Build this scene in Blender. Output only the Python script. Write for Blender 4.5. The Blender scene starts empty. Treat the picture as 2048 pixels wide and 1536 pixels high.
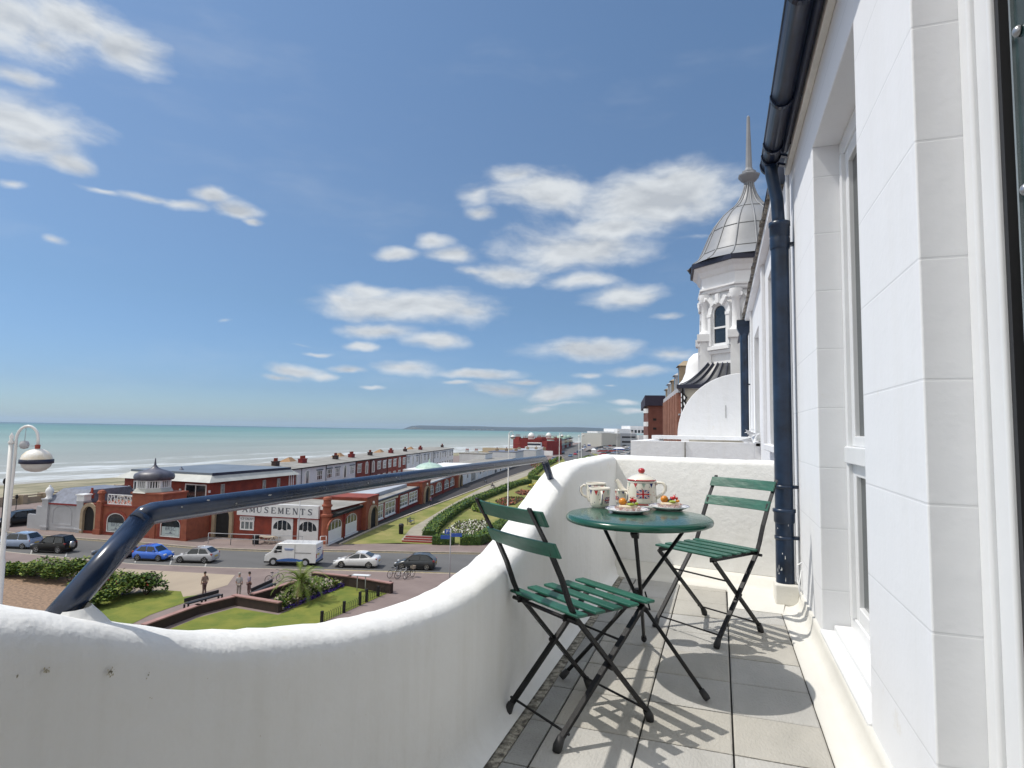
import bpy, math, random
from mathutils import Vector, Matrix
R = math.radians
S = bpy.context.scene
COL = S.collection
# ------------------------------------------------------------------ camera
YAW, PIT, ROLL, EYE, FPX = R(18.97), R(4.376), R(0.985), 1.06, 1210.0
f_ = Vector((-math.sin(YAW)*math.cos(PIT), math.cos(YAW)*math.cos(PIT), math.sin(PIT)))
r0_ = Vector((math.cos(YAW), math.sin(YAW), 0)); u0_ = r0_.cross(f_)
r_ = r0_*math.cos(ROLL) + u0_*math.sin(ROLL); u_ = r_.cross(f_)
cd = bpy.data.cameras.new('camera'); cam = bpy.data.objects.new('camera', cd); COL.objects.link(cam)
cam.matrix_world = Matrix(((r_.x, u_.x, -f_.x, 0), (r_.y, u_.y, -f_.y, 0), (r_.z, u_.z, -f_.z, EYE), (0, 0, 0, 1)))
cd.sensor_width = 36; cd.lens = 36*FPX/2048; cd.clip_start = 0.05; cd.clip_end = 120000
S.camera = cam
S.render.resolution_x, S.render.resolution_y = 1024, 768
def ray(x, y): return f_ + r_*((x-1024)/FPX) - u_*((y-768)/FPX)
def P(x, y, z):
    d = ray(x, y); return Vector((0, 0, EYE)) + d*((z-EYE)/d.z)
def PX(x, y, X):
    d = ray(x, y); return Vector((0, 0, EYE)) + d*(X/d.x)
def PD(x, y, D): return Vector((0, 0, EYE)) + ray(x, y)*D
def proj(p):
    p = Vector(p)-Vector((0, 0, EYE)); z = p.dot(f_); return 1024+FPX*p.dot(r_)/z, 768-FPX*p.dot(u_)/z
# ------------------------------------------------------------------ light
SX, SY, SZ = -0.58, -0.105, 1.0
SEL = math.atan2(SZ, math.hypot(SX, SY)); SAZ = math.atan2(SX, SY)
sl = bpy.data.lights.new('sun', 'SUN'); sl.energy = 2.1; sl.angle = R(0.53); sl.color = (1.0, 0.955, 0.88)
so = bpy.data.objects.new('sun', sl); COL.objects.link(so)
so.rotation_euler = Vector((SX, SY, SZ)).to_track_quat('Z', 'Y').to_euler()
S.view_settings.view_transform = 'Standard'; S.view_settings.look = 'None'
S.view_settings.exposure = 0.73; S.view_settings.gamma = 1.0
try: S.view_settings.use_curve_mapping = False
except Exception: pass
W = bpy.data.worlds.new('World'); S.world = W; W.use_nodes = True
nt = W.node_tree; N = nt.nodes; L = nt.links
for n in list(N): N.remove(n)
def nn(t, **k):
    n = N.new(t)
    for a, b in k.items(): setattr(n, a, b)
    return n
def lk(a, b): L.new(a, b)
def mth(op, a, b=None, c=None, clamp=False):
    n = N.new('ShaderNodeMath'); n.operation = op; n.use_clamp = clamp
    for i, v in enumerate((a, b, c)):
        if v is None: continue
        if isinstance(v, (int, float)): n.inputs[i].default_value = v
        else: L.new(v, n.inputs[i])
    return n.outputs[0]
def vmt(op, a, b=None):
    n = N.new('ShaderNodeVectorMath'); n.operation = op
    for i, v in enumerate((a, b)):
        if v is None: continue
        if isinstance(v, (tuple, list)): n.inputs[i].default_value = v
        else: L.new(v, n.inputs[i])
    return n.outputs['Value'] if op in ('LENGTH', 'DOT_PRODUCT') else n.outputs[0]
SKY = 0.15; ZB = 1.0; HAZE = 3.6e-5
sky = nn('ShaderNodeTexSky'); sky.sky_type = 'NISHITA'; sky.sun_disc = False
sky.sun_elevation = SEL; sky.sun_rotation = SAZ; sky.altitude = 50; sky.air_density = 1.0; sky.dust_density = 0.6; sky.ozone_density = 1.6
tc = nn('ShaderNodeTexCoord')
dirn = vmt('NORMALIZE', tc.outputs['Generated'])
sep = nn('ShaderNodeSeparateXYZ'); lk(dirn, sep.inputs[0])
az = mth('ARCTAN2', sep.outputs[0], sep.outputs[1]); el = mth('ARCSINE', sep.outputs[2])
cmb = nn('ShaderNodeCombineXYZ'); lk(az, cmb.inputs[0]); lk(el, cmb.inputs[1])
wn = nn('ShaderNodeTexNoise'); wn.noise_dimensions = '3D'; wn.inputs['Scale'].default_value = 9; wn.inputs['Detail'].default_value = 4
lk(cmb.outputs[0], wn.inputs['Vector'])
wv = vmt('MULTIPLY', vmt('SUBTRACT', wn.outputs['Color'], (.5, .5, .5)), (.065, .035, 0))
pw = vmt('ADD', cmb.outputs[0], wv)
def azel(x, y):
    d = ray(x, y).normalized(); return math.atan2(d.x, d.y), math.asin(d.z)
CL = [(-40,20,240,75,1),(150,45,150,62,1),(262,98,80,42,1),(80,90,120,40,.8),(30,235,140,60,1),(60,290,110,40,.9),(132,327,58,22,1),(20,365,40,12,.8),(20,150,110,30,.6),
 (200,378,60,9,.75),(290,392,75,12,.9),(360,408,60,14,.95),(420,395,45,16,.9),(470,422,50,18,1),(505,445,30,10,.8),(120,485,42,13,.6),
 (790,503,48,14,.9),(865,478,40,20,.8),(905,508,50,18,.85),(1010,546,80,22,1),(945,540,40,14,.7),(950,390,45,32,.55),(960,430,40,20,.5),(1030,350,60,25,.75),(1110,380,120,36,1),(1290,400,165,62,1.05),
 (1370,370,90,42,1),(1230,450,130,30,.95),(1150,500,140,42,1.05),(1170,558,78,17,.95),(1250,588,60,28,1.05),(830,610,155,34,1.05),(740,580,60,18,.9),(690,600,50,16,.6),(930,620,60,22,.9),
 (760,662,85,16,.95),(870,680,65,17,1),(720,690,45,10,.8),(630,706,32,7,.75),(560,758,60,8,.7),(600,745,70,13,.8),(650,752,40,10,.7),(810,735,68,17,1),(700,738,50,9,.9),(950,745,68,10,.95),
 (1160,703,105,20,1),(1280,745,75,13,.85),(1000,778,55,15,.9),(1110,785,60,18,.95),(1170,780,50,16,.8),(1080,812,40,8,.8),(1330,632,42,11,.7),(1345,712,55,18,.8),(750,772,36,6,.7),(920,766,36,6,.7),
 (1180,750,45,8,.7),(1255,802,34,7,.7),(1270,820,60,8,.5),(1390,470,60,16,.35),(465,650,40,8,.3),(1040,760,40,6,.6),(1230,768,30,5,.5),(600,690,60,8,.3),(1100,805,120,7,.4)]
acc = None; shd = None
for (cx, cy, rx, ry, k) in CL:
    a, e = azel(cx, cy); a1, _ = azel(cx+rx, cy); a0, _ = azel(cx-rx, cy); _, e1 = azel(cx, cy-ry); _, e0 = azel(cx, cy+ry)
    ra, re = abs(a1-a0)/2, abs(e1-e0)/2
    q = vmt('MULTIPLY', vmt('SUBTRACT', pw, (a, e, 0)), (1/ra, 1/re, 0))
    d = mth('SUBTRACT', k, vmt('LENGTH', q))
    acc = d if acc is None else mth('SMOOTH_MAX', acc, d, .25)
def fbm(scale, detail, rough, vec, sx=1.0, sy=1.0):
    t = nn('ShaderNodeTexNoise'); t.inputs['Scale'].default_value = scale; t.inputs['Detail'].default_value = detail; t.inputs['Roughness'].default_value = rough
    lk(vmt('MULTIPLY', vec, (sx, sy, 1)), t.inputs['Vector']); return t.outputs['Fac']
fb = fbm(13, 7, .58, pw, .55, 1.35)
dens_in = mth('ADD', acc, mth('MULTIPLY', mth('SUBTRACT', fb, .5), 2.2))
dm = nn('ShaderNodeMapRange'); dm.interpolation_type = 'SMOOTHSTEP'; lk(dens_in, dm.inputs[0])
dm.inputs[1].default_value = -.38; dm.inputs[2].default_value = .72; dm.inputs[3].default_value = 0; dm.inputs[4].default_value = .94
wisp = nn('ShaderNodeMapRange'); wisp.interpolation_type = 'SMOOTHSTEP'; lk(fbm(3.2, 5, .6, pw, .6, 2.2), wisp.inputs[0])
wisp.inputs[1].default_value = .52; wisp.inputs[2].default_value = .8; wisp.inputs[4].default_value = .16
dens = mth('MAXIMUM', dm.outputs[0], wisp.outputs[0])
# undersides greyer: compare the noise a little higher up
up = vmt('ADD', pw, (0.0, .012, 0))
fb2 = fbm(13, 4, .5, up, .55, 1.35)
gm = nn('ShaderNodeMapRange'); lk(mth('ADD', mth('MULTIPLY', mth('SUBTRACT', fb2, fb), 3.0), mth('MULTIPLY', dens_in, .35)), gm.inputs[0])
gm.inputs[1].default_value = -.05; gm.inputs[2].default_value = .6
cm = nn('ShaderNodeMix', data_type='RGBA'); lk(gm.outputs[0], cm.inputs[0])
CB = 0.82*.595/SKY
cm.inputs[6].default_value = (CB*.93, CB*.97, CB*1.0, 1); cm.inputs[7].default_value = (CB*.64, CB*.68, CB*.73, 1)
# the low sky over the sea is a soft blue, not yellow
tnt = nn('ShaderNodeValToRGB'); tr_ = tnt.color_ramp; lk(mth('MAXIMUM', sep.outputs[2], 0.0), tnt.inputs[0])
TS = [(0, (.50, .68, .93)), (.02, (.46, .62, .86)), (.06, (.40, .53, .76)), (.195, (.499, .608, .716)), (.339, (.644, .720, .772)), (.464, (.705, .786, .826)), (.56, (.737, .833, .868)), (.70, (.78, .87, .90)), (.80, (1.5, 1.6, 1.65)), (1, (2.6, 2.7, 2.7))]  # overhead stops lifted above the view as added fill light
while len(tr_.elements) < len(TS): tr_.elements.new(.5)
for e_, (p_, c_) in zip(tr_.elements, TS): e_.position = p_; e_.color = (*[v*.575*ZB for v in c_], 1)
skt = nn('ShaderNodeMix', data_type='RGBA', blend_type='MULTIPLY'); skt.inputs[0].default_value = 1; lk(sky.outputs[0], skt.inputs[6]); lk(tnt.outputs[0], skt.inputs[7])
skm = nn('ShaderNodeMix', data_type='RGBA'); lk(dens, skm.inputs[0]); lk(skt.outputs[2], skm.inputs[6]); lk(cm.outputs[2], skm.inputs[7])
# unseen white sky patch added behind and above the house as fill light
bk = nn('ShaderNodeMapRange'); bk.interpolation_type = 'SMOOTHSTEP'; lk(vmt('DOT_PRODUCT', dirn, (.10, -.80, .59)), bk.inputs[0]); bk.inputs[1].default_value = .15; bk.inputs[2].default_value = .75
bkm = nn('ShaderNodeMix', data_type='RGBA'); lk(bk.outputs[0], bkm.inputs[0]); lk(skm.outputs[2], bkm.inputs[6]); bkm.inputs[7].default_value = (CB*1.2, CB*1.2, CB*1.17, 1)
bg = nn('ShaderNodeBackground'); bg.inputs[1].default_value = SKY; lk(bkm.outputs[2], bg.inputs[0])
W.cycles.sampling_method = 'MANUAL'; W.cycles.sample_map_resolution = 256
wo = nn('ShaderNodeOutputWorld'); lk(bg.outputs[0], wo.inputs[0])
# ------------------------------------------------------------------ helpers
MATS = {}
def mat(name, col, rough=.6, metal=0, var=.12, vs=3.0, bump=0.0, bs=40, col2=None, spec=.5, coat=0, stretch=(1, 1, 1), contrast=0, alpha=None):
    """procedural material: two tones mixed by noise in object space, optional bump"""
    if name in MATS: return MATS[name]
    m = bpy.data.materials.new(name); m.use_nodes = True; t = m.node_tree; n = t.nodes; l = t.links
    b = n['Principled BSDF']; b.inputs['Roughness'].default_value = rough; b.inputs['Metallic'].default_value = metal
    b.inputs['Specular IOR Level'].default_value = spec; b.inputs['Coat Weight'].default_value = coat
    c2 = col2 if col2 else tuple(max(0, c*(1-2*var)) for c in col); c1 = col if col2 else tuple(min(1, c*(1+var*.5)) for c in col)
    tcn = n.new('ShaderNodeTexCoord'); mp = n.new('ShaderNodeMapping'); mp.inputs['Scale'].default_value = stretch
    l.new(tcn.outputs['Object'], mp.inputs[0])
    no = n.new('ShaderNodeTexNoise'); no.inputs['Scale'].default_value = vs; no.inputs['Detail'].default_value = 6; no.inputs['Roughness'].default_value = .62
    l.new(mp.outputs[0], no.inputs['Vector'])
    mr = n.new('ShaderNodeMapRange'); mr.inputs[1].default_value = .3+contrast*.15; mr.inputs[2].default_value = .7-contrast*.15; l.new(no.outputs['Fac'], mr.inputs[0])
    mx = n.new('ShaderNodeMix'); mx.data_type = 'RGBA'; l.new(mr.outputs[0], mx.inputs[0])
    mx.inputs[6].default_value = (*c2, 1); mx.inputs[7].default_value = (*c1, 1); l.new(mx.outputs[2], b.inputs['Base Color'])
    if bump:
        nb = n.new('ShaderNodeTexNoise'); nb.inputs['Scale'].default_value = bs; nb.inputs['Detail'].default_value = 5; l.new(mp.outputs[0], nb.inputs['Vector'])
        bp = n.new('ShaderNodeBump'); bp.inputs['Strength'].default_value = bump; bp.inputs['Distance'].default_value = .02
        l.new(nb.outputs['Fac'], bp.inputs['Height']); l.new(bp.outputs[0], b.inputs['Normal'])
    m['mix'] = mx.name; MATS[name] = m; return m
class MB:
    def __init__(s): s.v = []; s.f = []; s.m = []; s.sm = []
    def add(s, vs, fs, mi=0, smooth=False):
        o = len(s.v); s.v += [tuple(v) for v in vs]
        for f in fs: s.f.append([i+o for i in f]); s.m.append(mi); s.sm.append(smooth)
        return s
    def box(s, x0, x1, y0, y1, z0, z1, mi=0, M=None):
        vs = [(x, y, z) for z in (z0, z1) for y in (y0, y1) for x in (x0, x1)]
        if M: vs = [M @ Vector(v) for v in vs]
        return s.add(vs, [(0, 2, 3, 1), (4, 5, 7, 6), (0, 1, 5, 4), (2, 6, 7, 3), (0, 4, 6, 2), (1, 3, 7, 5)], mi)
    def bar(s, p0, p1, w, h, mi=0, up=(0, 0, 1), twist=0):
        """rectangular bar between two points"""
        p0, p1 = Vector(p0), Vector(p1); d = (p1-p0).normalized(); upv = Vector(up)
        a = d.cross(upv)
        if a.length < 1e-4: a = d.cross(Vector((1, 0, 0)))
        a.normalize(); b = a.cross(d).normalized()
        vs = [p+a*(i*w/2)+b*(j*h/2) for p in (p0, p1) for (i, j) in ((-1, -1), (1, -1), (1, 1), (-1, 1))]
        return s.add(vs, [(0, 1, 2, 3), (7, 6, 5, 4), (0, 4, 5, 1), (1, 5, 6, 2), (2, 6, 7, 3), (3, 7, 4, 0)], mi)
    def tube(s, pts, r, n=10, mi=0, caps=True):
        pts = [Vector(p) for p in pts]; rs = r if isinstance(r, (list, tuple)) else [r]*len(pts)
        o = len(s.v); a = None
        for i, p in enumerate(pts):
            d = (pts[min(i+1, len(pts)-1)]-pts[max(i-1, 0)]).normalized()
            if a is None:
                a = d.cross(Vector((0, 0, 1)))
                if a.length < .05: a = d.cross(Vector((1, 0, 0)))
            a = (a-d*a.dot(d)).normalized(); b = d.cross(a)
            for k in range(n):
                t = 2*math.pi*k/n; s.v.append(tuple(p+(a*math.cos(t)+b*math.sin(t))*rs[i]))
        for i in range(len(pts)-1):
            for k in range(n):
                s.f.append([o+i*n+k, o+i*n+(k+1) % n, o+(i+1)*n+(k+1) % n, o+(i+1)*n+k]); s.m.append(mi); s.sm.append(True)
        if caps:
            s.f.append([o+k for k in range(n)][::-1]); s.m.append(mi); s.sm.append(False)
            s.f.append([o+(len(pts)-1)*n+k for k in range(n)]); s.m.append(mi); s.sm.append(False)
        return s
    def lathe(s, prof, n=24, mi=0, c=(0, 0, 0), M=None, smooth=True, a0=0):
        o = len(s.v)
        for (r, z) in prof:
            for k in range(n):
                t = a0+2*math.pi*k/n; v = Vector((c[0]+r*math.cos(t), c[1]+r*math.sin(t), c[2]+z))
                s.v.append(tuple(M @ v if M else v))
        for i in range(len(prof)-1):
            for k in range(n):
                s.f.append([o+i*n+k, o+i*n+(k+1) % n, o+(i+1)*n+(k+1) % n, o+(i+1)*n+k]); s.m.append(mi); s.sm.append(smooth)
        return s
    def prism(s, poly, z0, z1, mi=0, M=None, smooth=False):
        """polygon in xy (ccw) extruded in z"""
        n = len(poly); vs = [(x, y, z0) for x, y in poly]+[(x, y, z1) for x, y in poly]
        if M: vs = [M @ Vector(v) for v in vs]
        o = len(s.v); s.v += [tuple(v) for v in vs]
        s.f.append([o+i for i in range(n)][::-1]); s.m.append(mi); s.sm.append(False)
        s.f.append([o+n+i for i in range(n)]); s.m.append(mi); s.sm.append(False)
        for i in range(n):
            j = (i+1) % n; s.f.append([o+i, o+j, o+n+j, o+n+i]); s.m.append(mi); s.sm.append(smooth)
        return s
    def ring(s, outer, inner, y0, y1, mi=0, M=None):
        """frame in the xz plane between two outlines, from y0 to y1"""
        n = len(outer); vs = [(x, y0, z) for x, z in outer]+[(x, y0, z) for x, z in inner]+[(x, y1, z) for x, z in outer]+[(x, y1, z) for x, z in inner]
        if M: vs = [M @ Vector(v) for v in vs]
        fs = []
        for i in range(n):
            j = (i+1) % n
            fs += [(i, j, n+j, n+i), (2*n+i, 3*n+i, 3*n+j, 2*n+j), (i, 2*n+i, 2*n+j, j), (n+i, n+j, 3*n+j, 3*n+i)]
        return s.add(vs, fs, mi)
    def obj(s, name, mats, parent=None, loc=None, rz=None, bevel=0, seg=2, kind=None, label=None, cat=None, group=None):
        me = bpy.data.meshes.new(name); me.from_pydata(s.v, [], s.f); me.update()
        for m in (mats if isinstance(mats, (list, tuple)) else [mats]): me.materials.append(m)
        me.polygons.foreach_set('material_index', s.m); me.polygons.foreach_set('use_smooth', s.sm)
        o = bpy.data.objects.new(name, me); COL.objects.link(o)
        if parent: o.parent = parent
        if loc is not None: o.location = loc
        if rz is not None: o.rotation_euler = (0, 0, rz)
        if bevel:
            b = o.modifiers.new('bevel', 'BEVEL'); b.width = bevel; b.segments = seg; b.limit_method = 'ANGLE'; b.angle_limit = R(35)
            for p in me.polygons: p.use_smooth = True
            b.harden_normals = True
        tag(o, label, cat, group, kind); return o
def tag(o, label=None, cat=None, group=None, kind=None):
    if label: o['label'] = label
    if cat: o['category'] = cat
    if group: o['group'] = group
    if kind: o['kind'] = kind
def thing(name, label, cat, loc=(0, 0, 0), rz=0, group=None):
    o = bpy.data.objects.new(name, None); COL.objects.link(o); o.location = loc; o.rotation_euler = (0, 0, rz)
    o.empty_display_size = .2; tag(o, label, cat, group); return o
def copy_tree(o, parent=None, loc=None, rz=None, label=None):
    c = o.copy(); COL.objects.link(c); c.parent = parent
    if loc is not None: c.location = loc
    if rz is not None: c.rotation_euler = (0, 0, rz)
    if label: c['label'] = label
    for ch in list(o.children): copy_tree(ch, c)
    return c
def text(txt, size, parent, m, M, name='lettering', ext=.01, sx=1.0, align='CENTER', off=0.0):
    cu = bpy.data.curves.new('t', 'FONT'); cu.body = txt; cu.size = size; cu.align_x = align; cu.align_y = 'CENTER'; cu.extrude = ext; cu.space_character = 1.0+off
    o = bpy.data.objects.new('t', cu); COL.objects.link(o); bpy.context.view_layer.update()
    me = bpy.data.meshes.new_from_object(o.evaluated_get(bpy.context.evaluated_depsgraph_get()))
    COL.objects.unlink(o); bpy.data.objects.remove(o)
    me.transform(Matrix.Diagonal((sx, 1, 1, 1))); me.transform(M); me.materials.clear(); me.materials.append(m)
    q = bpy.data.objects.new(name, me); COL.objects.link(q); q.parent = parent; return q
RT = R(8.4); GZ = -10.5
def tl(u, v, z=GZ): return Vector((u*math.cos(RT)-v*math.sin(RT), u*math.sin(RT)+v*math.cos(RT), z))
def town(p): return (p[0]*math.cos(RT)+p[1]*math.sin(RT), -p[0]*math.sin(RT)+p[1]*math.cos(RT))
def G(x, y, z=GZ): return P(x, y, z)
# ------------------------------------------------------------------ materials
def render_mat(name, col, stain=(.62, .55, .42), groove=False, amt=.10, bstr=.55, bsc=9):
    """painted render: fine grit and soft trowel lumps, sparse stains; optional shallow course joints every 0.3 m"""
    m = bpy.data.materials.new(name); m.use_nodes = True; t = m.node_tree; n = t.nodes; l = t.links; b = n['Principled BSDF']; b.inputs['Roughness'].default_value = .72
    b.inputs['Specular IOR Level'].default_value = .3
    tcn = n.new('ShaderNodeTexCoord')
    def noise(s, d=4, r=.6):
        q = n.new('ShaderNodeTexNoise'); q.inputs['Scale'].default_value = s; q.inputs['Detail'].default_value = d; q.inputs['Roughness'].default_value = r
        l.new(tcn.outputs['Object'], q.inputs['Vector']); return q.outputs['Fac']
    def M_(op, a, b2=None):
        q = n.new('ShaderNodeMath'); q.operation = op
        for i, v in enumerate((a, b2)):
            if v is None: continue
            if isinstance(v, (int, float)): q.inputs[i].default_value = v
            else: l.new(v, q.inputs[i])
        return q.outputs[0]
    mr = n.new('ShaderNodeMapRange'); l.new(noise(3.5, 8, .7), mr.inputs[0]); mr.inputs[1].default_value = .64; mr.inputs[2].default_value = .80; mr.inputs[4].default_value = .6
    mr2 = n.new('ShaderNodeMapRange'); l.new(noise(1.3, 3), mr2.inputs[0]); mr2.inputs[1].default_value = .3; mr2.inputs[2].default_value = .7
    mx0 = n.new('ShaderNodeMix'); mx0.data_type = 'RGBA'; l.new(mr2.outputs[0], mx0.inputs[0])
    mx0.inputs[6].default_value = (*[c*(1-amt) for c in col], 1); mx0.inputs[7].default_value = (*col, 1)
    mx = n.new('ShaderNodeMix'); mx.data_type = 'RGBA'; l.new(mr.outputs[0], mx.inputs[0]); l.new(mx0.outputs[2], mx.inputs[6]); mx.inputs[7].default_value = (*stain, 1)
    out = mx.outputs[2]
    mps = n.new('ShaderNodeMapping'); mps.inputs['Scale'].default_value = (7, 7, .7); l.new(tcn.outputs['Object'], mps.inputs[0])
    qs = n.new('ShaderNodeTexNoise'); qs.inputs['Scale'].default_value = 1; qs.inputs['Detail'].default_value = 6; qs.inputs['Roughness'].default_value = .7; l.new(mps.outputs[0], qs.inputs['Vector'])
    ms = n.new('ShaderNodeMapRange'); l.new(qs.outputs['Fac'], ms.inputs[0]); ms.inputs[1].default_value = .48; ms.inputs[2].default_value = .78; ms.inputs[4].default_value = .12 if groove else .30
    mxs = n.new('ShaderNodeMix'); mxs.data_type = 'RGBA'; l.new(ms.outputs[0], mxs.inputs[0]); l.new(out, mxs.inputs[6]); mxs.inputs[7].default_value = (.60, .58, .52, 1); out = mxs.outputs[2]
    h = M_('ADD', M_('MULTIPLY', noise(bsc, 3), 1.0), M_('MULTIPLY', noise(bsc*11, 3), .12))
    if groove:
        sp = n.new('ShaderNodeSeparateXYZ'); l.new(tcn.outputs['Object'], sp.inputs[0])
        fr = M_('FRACT', M_('DIVIDE', M_('ADD', sp.outputs[2], 3.0), .3)); dist = M_('ABSOLUTE', M_('SUBTRACT', fr, .5))
        g = n.new('ShaderNodeMapRange'); l.new(dist, g.inputs[0]); g.inputs[1].default_value = .486; g.inputs[2].default_value = .494
        h = M_('SUBTRACT', h, M_('MULTIPLY', g.outputs[0], .35))
        mg = n.new('ShaderNodeMix'); mg.data_type = 'RGBA'; l.new(M_('MULTIPLY', g.outputs[0], .22), mg.inputs[0]); l.new(out, mg.inputs[6]); mg.inputs[7].default_value = (.42, .43, .45, 1); out = mg.outputs[2]
    l.new(out, b.inputs['Base Color'])
    bp = n.new('ShaderNodeBump'); bp.inputs['Strength'].default_value = bstr; bp.inputs['Distance'].default_value = .010; l.new(h, bp.inputs['Height']); l.new(bp.outputs[0], b.inputs['Normal'])
    MATS[name] = m; return m
M_WALL = render_mat('parapet_render', (.83, .828, .81), amt=.07, bsc=16)
M_FAC = render_mat('facade_render', (.81, .82, .84), groove=True, amt=.03, bstr=.22)
M_NB = render_mat('neighbour_render', (.79, .80, .82), amt=.05)
M_CREAM = render_mat('cream_upstand', (.70, .685, .635), stain=(.45, .40, .30), amt=.08)
M_PVC = mat('white_upvc', (.77, .78, .79), .25, var=.03)
M_RAIL = mat('navy_gloss', (.016, .032, .075), .24, var=.3, vs=14, coat=.15, spec=.5)
M_GUT = mat('gutter_navy', (.010, .018, .045), .33, var=.3, vs=14, spec=.4)
M_PIPE = mat('pipe_gloss', (.014, .032, .070), .32, var=.35, vs=6, spec=.45)
M_IRON = mat('black_iron', (.008, .008, .010), .5, var=.3, vs=30, bump=.1, bs=120, spec=.35)
M_GREEN = mat('green_slat_paint', (.016, .115, .075), .42, var=.22, vs=10, bump=.15, bs=40, stretch=(.4, 1, 1), coat=.0)
M_TOP = mat('green_tabletop', (.012, .085, .055), .20, var=.15, vs=6, bump=.03, bs=20, coat=.15, spec=.4)
M_CER = mat('cream_ceramic', (.78, .74, .64), .12, var=.03, coat=.5)
M_CERW = mat('white_ceramic', (.80, .80, .80), .12, var=.02, coat=.5)
M_REDG = mat('red_glaze', (.50, .025, .030), .15, coat=.5)
M_NAVY = mat('navy_glaze', (.02, .03, .16), .2)
M_TEALG = mat('pale_green_glaze', (.38, .50, .42), .2)
M_DARK = mat('dark_glaze', (.04, .03, .05), .3)
M_BRICK = mat('red_brick', (.27, .050, .030), .85, col2=(.15, .032, .024), vs=1.2, bump=.4, bs=8)
M_BRICKO = mat('orange_brick', (.32, .095, .052), .85, col2=(.20, .058, .036), vs=1.6, bump=.4, bs=8)
M_BRICKD = mat('deep_red_brick', (.25, .030, .028), .85, col2=(.17, .022, .022), vs=1.0)
M_STONE = mat('buff_stone', (.36, .29, .20), .85, col2=(.27, .21, .15), vs=2)
M_GREYR = mat('grey_render', (.42, .43, .46), .85, var=.08, vs=.5)
M_WHITE = mat('white_paint', (.72, .73, .75), .7, var=.06, vs=.6)
M_WFR = mat('white_frame', (.78, .79, .80), .5, var=.03)
M_GLASS = mat('dark_glass', (.025, .032, .040), .08, var=.5, vs=.9, spec=.8)
M_GLASSL = mat('curtained_glass', (.30, .33, .34), .10, col2=(.06, .08, .09), vs=1.3, spec=.8)
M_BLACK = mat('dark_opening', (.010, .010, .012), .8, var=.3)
M_SLATE = mat('blue_slate', (.16, .18, .24), .6, var=.2, vs=2)
M_LEADR = mat('grey_flat_roof', (.30, .29, .27), .85, col2=(.21, .20, .18), vs=.35, contrast=.6)
M_ROOFB = mat('blue_grey_roof', (.15, .18, .22), .5, var=.12, vs=.3)
M_ROOFL = mat('pale_felt_roof', (.40, .43, .48), .7, var=.12, vs=.4)
M_FASC = mat('pale_zinc', (.42, .43, .41), .6, var=.1, vs=.8)
M_NAVYT = mat('navy_trim', (.018, .022, .05), .5)
M_POT = mat('terracotta', (.30, .055, .035), .8)
M_LEAD = mat('lead_sheet', (.27, .28, .30), .5, metal=.0, col2=(.20, .21, .23), vs=1.5, bump=.1, bs=6)
M_PAVE = mat('reddish_tarmac', (.225, .175, .160), .9, col2=(.165, .125, .115), vs=.5, bump=.2, bs=20)
M_ROAD = mat('worn_asphalt', (.125, .123, .122), .9, col2=(.082, .081, .081), vs=.25, bump=.2, bs=20, stretch=(.3, 1, 1))
M_CONC = mat('buff_concrete', (.38, .31, .23), .9, col2=(.30, .245, .185), vs=.4, stretch=(1, .3, 1))
M_GRAV = mat('beach_gravel', (.30, .20, .13), .95, col2=(.17, .115, .08), vs=5, contrast=.7, bump=.8, bs=30)
M_KERB = mat('kerb_stone', (.42, .37, .30), .9, var=.15)
M_GRASS = mat('mown_grass', (.19, .20, .045), .95, col2=(.105, .145, .032), vs=.7, contrast=.3, bump=.3, bs=20, spec=.12)
M_GRASSD = mat('dry_grass', (.28, .25, .10), .95, col2=(.14, .17, .045), vs=.35, contrast=.3, bump=.3, bs=20, spec=.12)
M_PATH = mat('buff_path', (.33, .30, .24), .95, var=.12, vs=.6)
M_LEAF = mat('leaf_green', (.13, .20, .035), .6, col2=(.055, .11, .020), vs=2.5, contrast=.6, spec=.12)
M_LEAFD = mat('leaf_dark', (.055, .095, .025), .55, col2=(.025, .05, .015), vs=2.5, contrast=.6, spec=.12)
M_LEAFY = mat('leaf_yellow', (.21, .25, .05), .6, col2=(.11, .15, .03), vs=2.5, contrast=.6, spec=.12)
M_SOIL = mat('soil', (.065, .045, .030), .95)
M_WALLD = mat('dark_garden_brick', (.045, .028, .022), .9, col2=(.026, .018, .016), vs=4)
M_COPE = mat('pinkish_coping', (.33, .19, .17), .9, var=.12, vs=1.5)
M_YEL = mat('yellow_line', (.50, .36, .10), .8, var=.25, vs=3)
M_WLINE = mat('white_line', (.45, .45, .44), .8, var=.3, vs=3)
M_TYRE = mat('tyre_rubber', (.015, .015, .016), .8)
M_RIM = mat('alloy_rim', (.45, .46, .48), .3, metal=.7)
M_CGL = mat('car_glass', (.012, .018, .024), .06, var=.2, spec=.8)
M_PLY = mat('yellow_plate', (.60, .42, .04), .5)
M_PLW = mat('white_plate', (.6, .6, .6), .5)
M_TAIL = mat('tail_lamp', (.35, .012, .012), .3)
M_HEAD = mat('head_lamp', (.6, .62, .65), .15)
M_TRIM = mat('black_trim', (.02, .02, .022), .6)
M_WOOD = mat('bleached_wood', (.42, .36, .29), .8, var=.15, vs=2)
M_LAMPW = mat('lamp_white', (.74, .74, .73), .35, var=.06, vs=2)
M_DOMEG = mat('verdigris', (.30, .42, .36), .7, var=.12)
M_SKIN = mat('skin', (.42, .24, .17), .6)
M_BLUES = mat('sign_blue', (.03, .10, .45), .5)
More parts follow.
